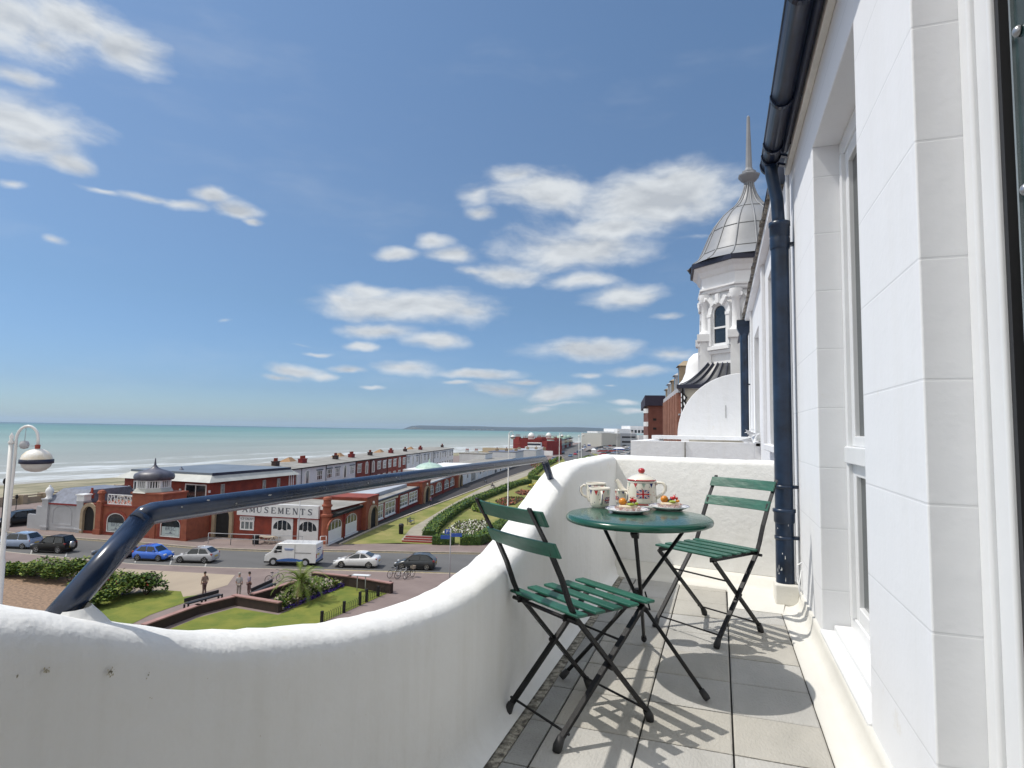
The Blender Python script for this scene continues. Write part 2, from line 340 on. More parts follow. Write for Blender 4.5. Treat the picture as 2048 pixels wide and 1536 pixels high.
# ------------------------------------------------------------------ balcony floor of 31 cm slabs
rng = random.Random(5)
M_SLAB = mat('concrete_slab', (.49, .478, .45), .85, col2=(.35, .342, .32), vs=3, bump=.35, bs=110, stretch=(1.0, .45, 1))
M_GROUT = mat('grimy_mortar', (.46, .43, .36), .95, col2=(.13, .12, .10), vs=35, contrast=.7, bump=.8, bs=60)
M_JOINT = mat('dark_joint', (.035, .033, .03), .95)
M_SLAB2 = mat('beige_slab', (.48, .458, .41), .85, col2=(.35, .335, .30), vs=3, bump=.35, bs=110, stretch=(1.0, .45, 1))
M_SLAB3 = mat('grey_slab', (.40, .40, .385), .85, col2=(.28, .28, .27), vs=4, bump=.4, bs=110)
fl = MB(); fl.box(-1.0, .62, -1.2, 5.0, -.30, -.012, 2); fl.box(-.80, -.676, -1.2, 4.6, -.012, -.006, 1)
p_ = .31
def slab(x0, x1, y0, y1):
    g = .0034; b = .006; z = rng.uniform(-.0015, .0012); x0 += g; x1 -= g; y0 += g; y1 -= g
    vs = [(x0, y0, -.012), (x1, y0, -.012), (x1, y1, -.012), (x0, y1, -.012), (x0, y0, z-b*.5), (x1, y0, z-b*.5), (x1, y1, z-b*.5), (x0, y1, z-b*.5),
          (x0+b, y0+b, z), (x1-b, y0+b, z), (x1-b, y1-b, z), (x0+b, y1-b, z)]
    fl.add(vs, [(0, 1, 5, 4), (1, 2, 6, 5), (2, 3, 7, 6), (3, 0, 4, 7), (4, 5, 9, 8), (5, 6, 10, 9), (6, 7, 11, 10), (7, 4, 8, 11), (8, 9, 10, 11)], 4 if x1 < -.5 else rng.choice((0, 0, 3, 3, 0)))
k = -11
while 2.23+p_*k < 4.5:
    y0 = 2.23+p_*k; y1 = min(y0+p_, 4.56)
    for (a, b) in ((-.675, -.585), (-.585, -.275), (-.275, .035), (.035, .342)):
        if b > .3 and y0 > 4.0: continue
        slab(a, b, y0, y1)
    k += 1
fl.obj('floor', [M_SLAB, M_GROUT, M_JOINT, M_SLAB2, M_SLAB3], kind='structure')
# cream cement gutter strip along the facade and the far wall
cs = MB()
prof = [(.344, -.01), (.344, .004), (.40, .002), (.425, .008), (.445, .028), (.456, .07), (.458, .098), (.60, .10), (.60, -.01)]
ys = [-1.2+i*.12 for i in range(46)]
n = len(prof)
for y in ys:
    cs.v += [(x+(rng.uniform(-.003, .003) if 0 < i < 6 else 0), y, z+(rng.uniform(-.002, .002) if 1 < i < 6 else 0)) for i, (x, z) in enumerate(prof)]
for i in range(len(ys)-1):
    for k in range(n-1):
        cs.f.append([i*n+k, (i+1)*n+k, (i+1)*n+k+1, i*n+k+1][::-1]); cs.m.append(0); cs.sm.append(True)
o2 = len(cs.v); xs = [-.80+i*.1 for i in range(13)]
pf = [(4.47, -.01), (4.48, .006), (4.56, .012), (4.60, .03), (4.625, .07), (4.72, .08)]
for x in xs: cs.v += [(x, y+(.0-x)*.16, z) for (y, z) in pf]
for i in range(len(xs)-1):
    for k in range(len(pf)-1):
        a = o2+i*len(pf)+k; cs.f.append([a, a+len(pf), a+len(pf)+1, a+1]); cs.m.append(0); cs.sm.append(True)
# raised corner patch where the last slab is missing
cs.add([(.04, 4.02, .004), (.345, 4.0, .004), (.43, 4.6, .02), (.04, 4.6, .02), (.04, 4.02, -.01), (.345, 4.0, -.01)], [(0, 1, 2, 3), (0, 4, 5, 1)], 0)
cs.obj('cement_upstand', M_CREAM, kind='structure')
# ------------------------------------------------------------------ parapet with a scooped top
HP = [(-1.2, .87), (.2, .87), (.40, .858), (.49, .838), (.54, .82), (.60, .797), (.66, .77), (.73, .74), (.83, .70), (.96, .662), (1.21, .60), (1.45, .558), (1.70, .528), (1.95, .518), (2.2, .532), (2.4, .562),
      (2.63, .62), (2.87, .695), (3.06, .755), (3.25, .815), (3.40, .85), (3.6, .868), (4.0, .872), (4.95, .872)]
def hp(y):
    for (a, b), (c, d) in zip(HP, HP[1:]):
        if a <= y <= c:
            t = (y-a)/(c-a); return b+(d-b)*t
    return .872
def hps(y): return (hp(y-.06)+2*hp(y)+hp(y+.06))/4
pw_ = MB()
cross = [(-.712, .002, 0), (-.745, .012, 0), (-.768, .045, 0), (-.775, .10, 0), (-.776, .35, 0)]
crown = [(-.777, -.075), (-.7775, -.052), (-.779, -.036), (-.785, -.018), (-.802, -.004), (-.83, .004), (-.87, .007), (-.91, .003), (-.94, -.008), (-.955, -.028), (-.96, -.06)]
yy = []; y = -1.2
while y < 4.90: yy.append(y); y += .045 if y > .3 else .15
yy.append(4.93)
rows = []
for y in yy:
    h = hps(y); row = [(x, y, z) for x, z, _ in cross]
    row.append((-.777, y, .35+(h-.42)*.6 if h > .42 else .36))
    row += [(x+rng.uniform(-.0012, .0012), y, h+dz+rng.uniform(-.0022, .0022)) for x, dz in crown]
    row += [(-.96, y, .2), (-.96, y, -.6)]
    rows.append(row)
m_ = len(rows[0])
for r in rows: pw_.v += r
for i in range(len(rows)-1):
    for k in range(m_-1):
        pw_.f.append([i*m_+k, i*m_+k+1, (i+1)*m_+k+1, (i+1)*m_+k][::-1]); pw_.m.append(0); pw_.sm.append(True)
pw_.f.append([k for k in range(m_)]); pw_.m.append(0); pw_.sm.append(False)
# far return wall, slightly skewed, with the same rounded crown
o3 = len(pw_.v); xs = [-.90+i*.06 for i in range(25)]
cr2 = [(0, .08), (0, .40), (.002, .835), (.010, .857), (.030, .870), (.075, .876), (.12, .870), (.145, .85), (.15, .82), (.15, -.6)]
for x in xs:
    yb = 4.70-.17*x
    pw_.v += [(x, yb+dy, z+(rng.uniform(-.002, .002) if z > .8 else 0)) for dy, z in cr2]
c2 = len(cr2)
for i in range(len(xs)-1):
    for k in range(c2-1):
        a = o3+i*c2+k; pw_.f.append([a, a+c2, a+c2+1, a+1]); pw_.m.append(0); pw_.sm.append(True)
M_PW = M_WALL
# bump more and add weathering streaks near the skirting through noise
pw = pw_.obj('parapet_wall', M_PW, label='white painted rendered balcony parapet with a scooped rounded top edge', cat='wall')
rs = random.Random(31); m = MB()
def blot(m, cy, cz, sz, n=9):
    for _ in range(n):
        y, z = cy+rs.gauss(0, sz), cz+rs.gauss(0, sz*1.2); q = rs.uniform(.0004, .0014); m.add([(-.7745, y+q*math.cos(t)*rs.uniform(.6, 1.3), z+q*math.sin(t)*rs.uniform(.6, 1.6)) for t in [6.283*k/6 for k in range(6)]], [tuple(range(6))])
for (px_, py_, sz, n_) in ((222, 1328, .0022, 12), (222, 1345, .003, 14), (100, 1240, .0022, 12), (300, 1285, .002, 6), (36, 1352, .001, 2), (415, 1345, .001, 1), (640, 1490, .001, 1), (300, 1398, .001, 2), (730, 1430, .001, 1), (520, 1470, .001, 1), (880, 1420, .001, 1)):
    q = PX(px_, py_, -.775); blot(m, q.y, min(q.z, hps(q.y)-.06), sz, n_)
m.obj('dirt_mark', mat('ochre_dirt', (.36, .31, .20), .9, col2=(.62, .58, .48), vs=200), pw, kind='stuff')
# handrail bridging the scoop
t = thing('handrail', 'glossy navy tubular handrail bridging the dip of the white balcony wall', 'handrail', (-.87, 0, 0))
a = PX(292, 1012, -.87); b = PX(1088, 922, -.87); c = PX(140, 1205, -.87); d = PX(1108, 966, -.87)
zr = (a.z+b.z)/2; ya, yb = a.y, b.y
rr = .0180
m = MB(); m.tube([(0, ya-.012, zr-.012), (0, ya, zr-.003), (0, ya+.014, zr), (0, (ya+yb)/2, zr+.001), (0, yb-.012, zr), (0, yb, zr-.004), (0, yb+.010, zr-.015)], rr, 16)
m.obj('rail', M_RAIL, t)
m = MB(); m.tube([(0, ya-.003, zr-.006), (0, c.y-(ya-c.y)*.28, c.z-(zr-c.z)*.28)], rr*1.04, 16); m.obj('post', M_RAIL, t)
m = MB(); m.tube([(0, yb+.003, zr-.006), (0, d.y, d.z-.03)], rr, 16); m.obj('post', M_RAIL, t)
rs = random.Random(5); m = MB()
for k in range(34):
    y = ya+.05+(yb-ya-.1)*rs.random()**1.5; a = rs.uniform(-.2, 2.4); l_, w_ = rs.uniform(.001, .006), rs.uniform(.02, .10); q_r = rr+.0005
    m.add([(q_r*math.cos(a+w_*v), y+l_*u, zr+q_r*math.sin(a+w_*v)) for u, v in ((-1, -.5), (.2, -1), (1, .3), (-.3, 1))], [(0, 1, 2, 3)])
m.obj('paint_chips', mat('paint_chip', (.45, .45, .44), .7), t, kind='stuff')
# plaster collars where the posts enter the wall
for q in (c, d): m = MB(); m.lathe([(.075, -.06), (.060, -.035), (.042, -.012), (.026, .006)], 16, c=(0, q.y, q.z-.012)); m.obj('plaster_collar', M_WALL, t)
# ------------------------------------------------------------------ our facade
FX = .47
fb_ = thing('white_facade', 'white rendered house facade with window and door opening right beside the balcony', 'building', (0, 0, 0))
m = MB()
D0 = .9
m.box(FX, FX+D0, 2.37, 3.40, -10.4, .085); m.box(FX, FX+D0, 1.715, 2.37, -10.4, 2.93); m.box(FX, FX+D0, 3.40, 5.02, -10.4, 2.93)
m.box(FX, FX+D0, 2.37, 3.40, 2.56, 2.93); m.box(FX, FX+D0, -1.5, 1.715, 2.50, 2.93); m.box(FX, FX+D0, -1.5, 1.715, -10.4, .02); m.box(FX, FX+D0, -2.6, -1.5, -10.4, 2.93)
m.obj('wall', M_FAC, fb_, bevel=.006, seg=2)
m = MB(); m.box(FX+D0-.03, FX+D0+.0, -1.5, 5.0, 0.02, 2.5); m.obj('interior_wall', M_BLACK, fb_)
# window in the recess
wx = FX+.125
w = MB(); w.box(wx, wx+.07, 2.37, 3.40, .13, .20); w.box(wx, wx+.07, 2.37, 3.40, 2.47, 2.56); w.box(wx, wx+.07, 3.33, 3.40, .20, 2.47); w.box(wx, wx+.07, 2.37, 2.44, .20, 2.47)
w.box(wx-.012, wx+.05, 3.30, 3.345, .20, 2.47)
w.box(wx-.022, wx+.05, 2.44, 3.33, .93, 1.01)
W1 = w.obj('window', M_PVC, fb_, bevel=.006)
s = MB(); s.box(wx+.008, wx+.05, 3.24, 3.30, .20, .93); s.box(wx+.008, wx+.05, 2.44, 3.24, .20, .27); s.box(wx+.008, wx+.05, 2.44, 3.24, .87, .93); s.box(wx+.008, wx+.05, 3.24, 3.30, 1.01, 2.47)
s.box(wx+.008, wx+.05, 2.44, 3.24, 1.01, 1.06); s.box(wx+.008, wx+.05, 2.44, 3.24, 2.40, 2.47); s.obj('sash', M_PVC, W1, bevel=.006)
g = MB(); g.box(wx+.030, wx+.036, 2.44, 3.24, .27, .87); g.box(wx+.030, wx+.036, 2.44, 3.24, 1.06, 2.40); g.obj('pane', mat('facade_glass', (.04, .05, .055), .05, spec=.9), W1)
cu = MB(); cu.box(wx+.11, wx+.115, 2.4, 3.35, .2, 2.5); cu.obj('net_curtain', mat('net', (.45, .46, .47), .9, vs=20, stretch=(1, 3, .05)), W1)
s = MB(); s.box(FX-.012, wx+.01, 2.372, 3.398, .088, .112); s.box(FX+.05, wx+.06, 2.38, 3.39, .112, .14); s.obj('sill', M_PVC, W1, bevel=.008)
# door frame and glazing
dx = FX+.100
w = MB()
w.box(dx, dx+.07, 1.655, 1.715, .02, 2.5); w.box(dx+.012, dx+.07, 1.575, 1.655, .02, 2.5); w.box(dx, dx+.07, -1.5, 1.655, 2.42, 2.5)
Dr = w.obj('door_frame', M_PVC, fb_, bevel=.009, seg=3)
w = MB(); w.box(dx+.024, dx+.06, 1.555, 1.5745, .05, 2.42); w.box(dx+.024, dx+.06, .6, 1.555, .05, .14); w.obj('gasket', M_TRIM, Dr)
g = MB(); g.box(dx+.045, dx+.051, .6, 1.553, .14, 2.42); g.obj('pane', mat('facade_glass', (.04, .05, .055), .05, spec=.9), Dr)
# framed panel leaning inside the glass at the right edge
q = thing('framed_panel', 'dark metal framed panel with bulbs seen at the top right edge in the doorway', 'panel', (dx+.03, 1.35, 1.35))
m = MB(); m.box(0, .012, -.25, .150, -1.0, 1.08); m.obj('backing', mat('teal_black', (.010, .035, .036), .25, var=.4, vs=9), q)
m = MB(); m.box(-.006, .010, .150, .158, -1.0, 1.08); m.box(-.006, .010, -.25, .158, 1.08, 1.09); m.obj('edge_strip', mat('steel_strip', (.40, .46, .48), .25, metal=.8), q)
for z in (1.04, .93, .75, .56, .22, -.1):
    m = MB(); M4 = Matrix.Translation((-.002, .128, z)) @ Matrix.Rotation(-math.pi/2, 4, 'Y'); m.lathe([(.012, 0), (.012, .004), (.007, .009), (0, .011)], 12, M=M4); m.obj('bulb', M_RIM, q)
m = MB(); m.box(-.003, 0, -.1, .118, .80, .90); m.obj('red_plate', mat('dark_red_plate', (.16, .02, .02), .3), q)
m = MB(); m.box(-.003, 0, -.1, .095, .60, .70); m.obj('bronze_plate', mat('bronze_plate', (.10, .06, .03), .3), q)
# eaves: fascia, soffit, gutter
m = MB(); m.box(FX-.035, FX-.001, -2.6, 4.42, 2.84, 2.935)
m.obj('fascia', mat('aged_fascia', (.70, .69, .64), .6, var=.1), fb_, bevel=.004)
m = MB(); m.add([(FX-.10, -2.6, 2.94), (FX-.10, 5.02, 2.94), (FX+2.4, 5.02, 4.3), (FX+2.4, -2.6, 4.3), (FX-.10, -2.6, 2.965), (FX-.10, 5.02, 2.965), (FX+2.4, 5.02, 4.33), (FX+2.4, -2.6, 4.33)],
                [(0, 1, 2, 3), (7, 6, 5, 4), (0, 4, 5, 1), (1, 5, 6, 2), (3, 2, 6, 7), (0, 3, 7, 4)]); m.obj('roof', M_SLATE, fb_)
gt = thing('gutter', 'glossy navy roof gutter with brackets running above the white facade', 'gutter', (.335, 0, 2.90))
m = MB(); n = 12; o = 0; ysg = [-2.6, 0, 2, 4.36]
for y in ysg:
    for k in range(n+1):
        t = math.pi+math.pi*k/n; m.v.append((.053*math.cos(t), y, .066*math.sin(t)))
    for k in range(n+1):
        t = 2*math.pi-math.pi*k/n; m.v.append((.047*math.cos(t), y, .060*math.sin(t)))
q_ = 2*(n+1)
for i in range(len(ysg)-1):
    for k in range(q_):
        m.f.append([i*q_+k, i*q_+(k+1) % q_, (i+1)*q_+(k+1) % q_, (i+1)*q_+k]); m.m.append(0); m.sm.append(True)
m.f.append(list(range((len(ysg)-1)*q_, len(ysg)*q_))); m.m.append(0); m.sm.append(False)
m.tube([(-.053, -2.6, .002), (-.053, 4.36, .002)], .006, 8); m.tube([(.075, -2.6, -.02), (.075, 4.1, -.02)], .022, 10)
m.obj('trough', M_GUT, gt)
for y in (.9, 1.75, 2.6, 3.45, 4.02, 4.2, 4.34):
    m = MB(); pr = [(.058*math.cos(math.pi+math.pi*k/10), .072*math.sin(math.pi+math.pi*k/10)) for k in range(11)]
    for (x1, z1), (x2, z2) in zip(pr, pr[1:]): m.bar((x1, y, z1), (x2, y, z2), .008, .030, up=(0, 1, 0))
    m.bar((.06, y, -.01), (.125, y, -.03), .03, .016, up=(0, 0, 1)); m.obj('bracket', M_GUT, gt)
# downpipe
dp = thing('downpipe', 'tall glossy navy downpipe standing in the corner of the balcony', 'pipe', (.385, 4.27, 0))
m = MB(); m.tube([(-.05, -.05, 2.86), (-.045, -.04, 2.78), (-.012, -.004, 2.62), (-.006, 0, 2.50), (0, 0, 2.42)], .040, 16); m.obj('outlet', M_PIPE, dp)
m = MB(); m.lathe([(.055, .13), (.055, 2.42)], 24); m.obj('pipe', M_PIPE, dp)
m = MB(); m.lathe([(.058, 2.28), (.061, 2.29), (.061, 2.35), (.057, 2.36), (.062, 2.37), (.062, 2.43), (.067, 2.435), (.067, 2.46), (.045, 2.465)], 24); m.obj('collar', M_PIPE, dp)
m = MB(); m.lathe([(.056, .50), (.062, .51), (.062, .565), (.069, .57), (.069, .59), (.056, .592)], 24); m.obj('collar', M_PIPE, dp)
for z in (2.30, .72, .40):
    m = MB(); m.lathe([(.058, z), (.060, z), (.060, z+.02), (.058, z+.02)], 24); m.box(.05, .085, -.02, .02, z, z+.02); m.obj('bracket', M_PIPE, dp)
rs = random.Random(12); m = MB()
for k in range(11):
    a = R(rs.uniform(215, 290)); z = .15+rs.random()**2*.38; w_ = rs.uniform(.02, .06); h_ = rs.uniform(.004, .018); rr_ = .0556
    m.add([(rr_*math.cos(a+q*w_), rr_*math.sin(a+q*w_), z+v) for q, v in ((-1, 0), (.3, -h_*.5), (1, 0), (.6, h_), (-.5, h_*1.4))], [(0, 1, 2, 3, 4)])
m.obj('paint_splash', M_PVC, dp, kind='stuff')
m = MB(); m.box(-.065, .075, -.075, .075, .0, .13); m.obj('concrete_plinth', M_CREAM, dp, bevel=.012)
m = MB(); m.tube([(.135, -.12, .02), (.075, -.14, .12), (.055, -.12, .20), (.06, -.10, .26), (.085, -.10, .28)], .0045, 6); m.tube([(.085, -.13, .0), (.06, -.15, .14), (.08, -.12, .24)], .0035, 6)
c_ = m.obj('cable', M_PVC); c_.location = (.385, 4.27, 0); tag(c_, 'thin white cable looping out of the wall at the foot of the downpipe', 'cable')
m = MB(); m.lathe([(.012, -.002), (.012, 3.0)], 8, c=(FX-.013, 4.47, 0)); o = m.obj('thin_pipe', M_PVC); tag(o, 'thin white pipe running up the facade behind the navy downpipe', 'pipe')
# small clump of debris on the corner of the floor
# ------------------------------------------------------------------ table
M_ROD = M_IRON
tb = thing('bistro_table', 'round glossy dark green bistro table on crossed black rod legs', 'table', (-.35, 2.80, 0))
m = MB(); m.lathe([(0, .690), (.300, .690), (.314, .688), (.322, .681), (.3245, .672), (.322, .664), (.314, .660), (.30, .662), (.298, .672), (0, .672)], 72); m.obj('tabletop', M_TOP, tb)
hub = Vector((.0, .0, .335)); feet = [(.29, -.20), (-.29, -.205), (-.02, .39)]
tops = [(-.215, .15), (.225, .14), (.015, -.235)]
for i, ((fx, fy), (tx, ty)) in enumerate(zip(feet, tops)):
    ft = Vector((fx, fy, .022)); tp = Vector((tx, ty, .665)); off = Vector((fy, -fx, 0)).normalized()*.012
    mid = hub+off; m = MB(); m.tube([ft, mid, tp], .0085, 10); m.obj('leg', M_ROD, tb)
    m = MB(); dd = (ft-mid).normalized(); m.tube([ft-dd*.03, ft, ft+dd*.012], [.0125, .0145, .012], 10); m.obj('rubber_foot', M_TRIM, tb)
m = MB(); m.tube([hub+Vector((0, 0, -.03)), hub+Vector((0, 0, .03))], .020, 12); m.bar(hub+Vector((-.03, 0, -.02)), hub+Vector((.045, -.03, -.055)), .012, .02); m.tube([hub+Vector((.03, 0, .02)), hub+Vector((.055, -.03, -.05))], .004, 6)
m.obj('hinge', M_ROD, tb)
m = MB(); m.bar((.015, -.26, .655), (.015, -.21, .63), .03, .02); m.obj('catch', M_ROD, tb)
m = MB(); m.bar((-.24, .17, .662), (.24, .15, .662), .022, .012); m.obj('clamp', M_ROD, tb)
# ------------------------------------------------------------------ folding chairs
def make_chair(name, label, loc, head, wf=.37, df=.42):
    """local: +y is the way the sitter faces; origin between the feet"""
    t = thing(name, label, 'chair', loc, head)
    hw = wf/2; sw = .40/2
    slat_m = M_GREEN
    # side frame A: back post bends at the seat and runs to the front foot; frame B: front of seat to the rear foot
    zs = .435; yr = -.17; yf = .205
    for sx in (-1, 1):
        x = sx*(hw-.005); xi = sx*(hw-.022)
        m = MB()
        m.bar((x, df/2, .02), (x, yr+.02, zs-.01), .012, .022, up=(1, 0, 0)); m.obj('leg', M_IRON, t)
        m = MB(); pts = [(x, yr+.02, zs-.015), (x, yr-.010, zs+.045), (x, yr-.045, zs+.13), (x, yr-.095, zs+.225)]
        for p, q in zip(pts, pts[1:]): m.bar(p, q, .011, .021, up=(1, 0, 0))
        m.bar(pts[-1], (x, yr-.185, zs+.372), .019, .007, up=(0, 1, 0)); m.bar((x, yr-.090, zs+.215), (x, yr-.104, zs+.243), .016, .017, up=(1, 0, 0))
        m.obj('back_post', M_IRON, t)
        m = MB(); m.bar((xi, -df/2, .02), (xi, yf-.01, zs-.02), .012, .022, up=(1, 0, 0)); m.obj('leg', M_IRON, t)
        m = MB(); m.bar((sx*(hw-.036), yr-.01, zs-.012), (sx*(hw-.036), yf+.005, zs-.012), .008, .022, up=(0, 0, 1)); m.obj('seat_rail', M_IRON, t)
        for (px_, py_) in ((x, df/2), (xi, -df/2)):
            m = MB(); dy = -1 if py_ > 0 else 1
            m.tube([(px_, py_+dy*.022, .045), (px_, py_+dy*.006, .018), (px_, py_, .0)], [.013, .017, .015], 8); m.obj('rubber_foot', M_TRIM, t)
        m = MB(); m.tube([(x-.012, .012, .232), (x+.012, .012, .232)], .009, 8); m.obj('pivot_bolt', M_IRON, t)
    m = MB(); m.tube([(-hw, df/2-.035, .055), (hw, df/2-.035, .055)], .0045, 8); m.obj('stretcher', M_IRON, t)
    m = MB(); m.tube([(-hw, -df/2+.035, .055), (hw, -df/2+.035, .055)], .0045, 8); m.obj('stretcher', M_IRON, t)
    m = MB(); m.tube([(-hw+.02, .085, .305), (hw-.02, .085, .305)], .0045, 8); m.obj('stretcher', M_IRON, t)
    m = MB(); m.tube([(-hw-.018, yr+.008, zs-.018), (hw+.018, yr+.008, zs-.018)], .0075, 8); m.obj('rear_rod', M_IRON, t)
    for k in range(5):
        y0 = -.150+k*.0825; m = MB(); L2 = sw
        m.box(-L2, L2, y0-.0235, y0+.0235, zs, zs+.011); m.obj('seat_slat', slat_m, t, bevel=.004)
    for (z0, yo) in ((zs+.338, -.166), (zs+.232, -.112)):
        m = MB(); n = 10
        for i in range(n+1):
            x = -.205+.41*i/n; c = .020*(1-(2*i/n-1)**2); y = yr+yo+.002-c*0+.012
            for dz, dy in ((-.026, .012), (.026, -.016)):
                for th in (0, -.014): m.v.append((x, y+dy+th-c+ .012, z0+dz))
        for i in range(n):
            a = i*4
            for q in ((0, 4, 6, 2), (1, 3, 7, 5), (2, 6, 7, 3), (0, 1, 5, 4)): m.f.append([a+j for j in q]); m.m.append(0); m.sm.append(False)
        m.f.append([0, 2, 3, 1]); m.m.append(0); m.sm.append(False); e = n*4; m.f.append([e, e+1, e+3, e+2]); m.m.append(0); m.sm.append(False)
        m.obj('back_slat', slat_m, t, bevel=.003)
    return t
def heading(dx, dy): return math.atan2(-dx, dy)
make_chair('folding_chair', 'green slatted folding chair nearest the camera, its back to the scooped parapet', (-.512, 2.293, 0), heading(.255, .345), .34, .43)
make_chair('folding_chair', 'green slatted folding chair standing beyond the table next to the navy downpipe', (-.065, 3.54, 0), heading(-.23, -.33), .40, .42)
# ------------------------------------------------------------------ tea things on the table (top at 0.69)
TZ = .6905
def patch(m, Rf, c, th0, z0, poly, mi, off=.0006, nseg=1):
    """polygon (s, z) wrapped on a surface of revolution of radius Rf(z); s measured along the surface"""
    vs = []
    for (s, z) in poly:
        Rr = Rf(z0+z)+off; a = th0+s/Rf(z0); vs.append((c[0]+Rr*math.cos(a), c[1]+Rr*math.sin(a), c[2]+z0+z))
    m.add(vs, [list(range(len(vs)))], mi)
def strip(m, Rf, c, th0, z0, p, q, w, mi, off, n=10, clip=None):
    """thick line from p to q on the surface, cut into short quads"""
    px, pz = p; qx, qz = q; dx, dz = qx-px, qz-pz; l = math.hypot(dx, dz); nx, nz = -dz/l*w/2, dx/l*w/2
    for i in range(n):
        a, b = i/n, (i+1)/n
        quad = [(px+dx*a+nx, pz+dz*a+nz), (px+dx*a-nx, pz+dz*a-nz), (px+dx*b-nx, pz+dz*b-nz), (px+dx*b+nx, pz+dz*b+nz)]
        if clip: quad = [(max(-clip[0], min(clip[0], s)), max(-clip[1], min(clip[1], z))) for s, z in quad]
        patch(m, Rf, c, th0, z0, quad, mi, off)
DECO = [M_NAVY, M_REDG, M_TEALG, M_CERW, M_DARK]
def flag(m, Rf, c, th0, z0, w, h):
    strip(m, Rf, c, th0, z0, (-w/2, 0), (w/2, 0), h, 0, .0005, 14)
    cl = (w/2, h/2)
    for s in (1, -1):
        strip(m, Rf, c, th0, z0, (-w/2, -s*h/2), (w/2, s*h/2), h*.17, 3, .0008, 24, cl)
        strip(m, Rf, c, th0, z0, (-w/2, -s*h/2), (w/2, s*h/2), h*.06, 1, .0010, 24, cl)
    strip(m, Rf, c, th0, z0, (-w/2, 0), (w/2, 0), h*.27, 3, .0012, 14); strip(m, Rf, c, th0, z0, (0, -h/2), (0, h/2), h*.27, 3, .0012, 4)
    strip(m, Rf, c, th0, z0, (-w/2, 0), (w/2, 0), h*.19, 1, .0014, 14); strip(m, Rf, c, th0, z0, (0, -h/2), (0, h/2), h*.19, 1, .0014, 4)
def bunting(m, Rf, c, zt, n, a0, sz=.011):
    for k in range(n):
        a = a0+2*math.pi*k/n; mi = (1, 2, 0, 1, 2, 0)[k % 6]
        patch(m, Rf, c, a, zt, [(-sz/2, 0), (0, -sz*1.25), (sz/2, 0)], mi, .0008)
        strip(m, Rf, c, a+math.pi/n, zt, (-Rf(zt)*math.pi/n, .0008), (Rf(zt)*math.pi/n, .0008), .0012, 4, .0007, 2)
def dots(m, Rf, c, z0, z1, n, sd, sz=.0022):
    r = random.Random(sd)
    for _ in range(n):
        a = r.uniform(0, 6.283); z = r.uniform(z0, z1); patch(m, Rf, c, a, z, [(sz*math.cos(t*1.047), sz*math.sin(t*1.047)) for t in range(6)], r.choice((1, 0, 4, 4)), .0009)
camdir = lambda x, y: math.atan2(-y, -x)
# teapot
tp = P(1283, 1009, TZ); th = camdir(tp.x, tp.y)
pot = thing('teapot', 'cream teapot with a red knob, bunting and a British flag', 'teapot', tp)
Rf = lambda z: .069-.0075*min(1, max(0, z/.125)) if z < .125 else .0615
m = MB(); m.lathe([(0, .001), (.060, .001), (.064, .004), (.0685, .012)]+[(Rf(z), z) for z in (.02, .045, .07, .095, .12)]+[(.060, .127), (.056, .131), (.054, .129)], 48)
body = m.obj('body', M_CER, pot)
m = MB(); flag(m, Rf, (0, 0, 0), th+.10, .062, .056, .044); bunting(m, Rf, (0, 0, 0), .117, 11, th-.42, .0175); dots(m, Rf, (0, 0, 0), .015, .10, 26, 3); m.obj('pattern', DECO, body)
m = MB(); m.lathe([(Rf(.003)-.003, .003), (.0687, .004), (.0692, .008), (.0683, .011)], 48); m.obj('foot_ring', M_REDG, body)
m = MB(); m.lathe([(.0615, .128), (.063, .131), (.060, .137), (.050, .147), (.036, .156), (.020, .162), (.010, .164), (.009, .167)], 40); lid = m.obj('lid', M_CER, pot)
m = MB(); m.lathe([(.0625, .1285), (.0642, .131), (.0630, .1345), (.0605, .1355)], 40); m.obj('rim_band', M_REDG, lid)
m = MB(); m.lathe([(0, .165), (.008, .166), (.0135, .172), (.0155, .180), (.0135, .188), (.008, .193), (0, .1945)], 20); m.obj('knob', M_REDG, lid)
tr = th+math.pi/2  # screen right direction
def pol(a, r, z): return (r*math.cos(a), r*math.sin(a), z)
hr = th+1.35
m = MB(); m.tube([pol(hr, .058, .112), pol(hr, .074, .121), pol(hr, .093, .120), pol(hr, .104, .105), pol(hr, .103, .082), pol(hr, .090, .060), pol(hr, .074, .046), pol(hr, .064, .040)], [.008, .0078, .0075, .0075, .0075, .0075, .0078, .009], 12); m.obj('handle', M_CER, pot)
sp = th-1.75
m = MB(); m.tube([pol(sp, .055, .050), pol(sp, .078, .062), pol(sp, .092, .085), pol(sp, .102, .112), pol(sp, .113, .127)], [.020, .0165, .0125, .0105, .0095], 14, caps=False); m.obj('spout', M_CER, pot)
# second, covered sugar bowl knob seen behind the pot
pot.scale = (1.17, 1.17, .96)
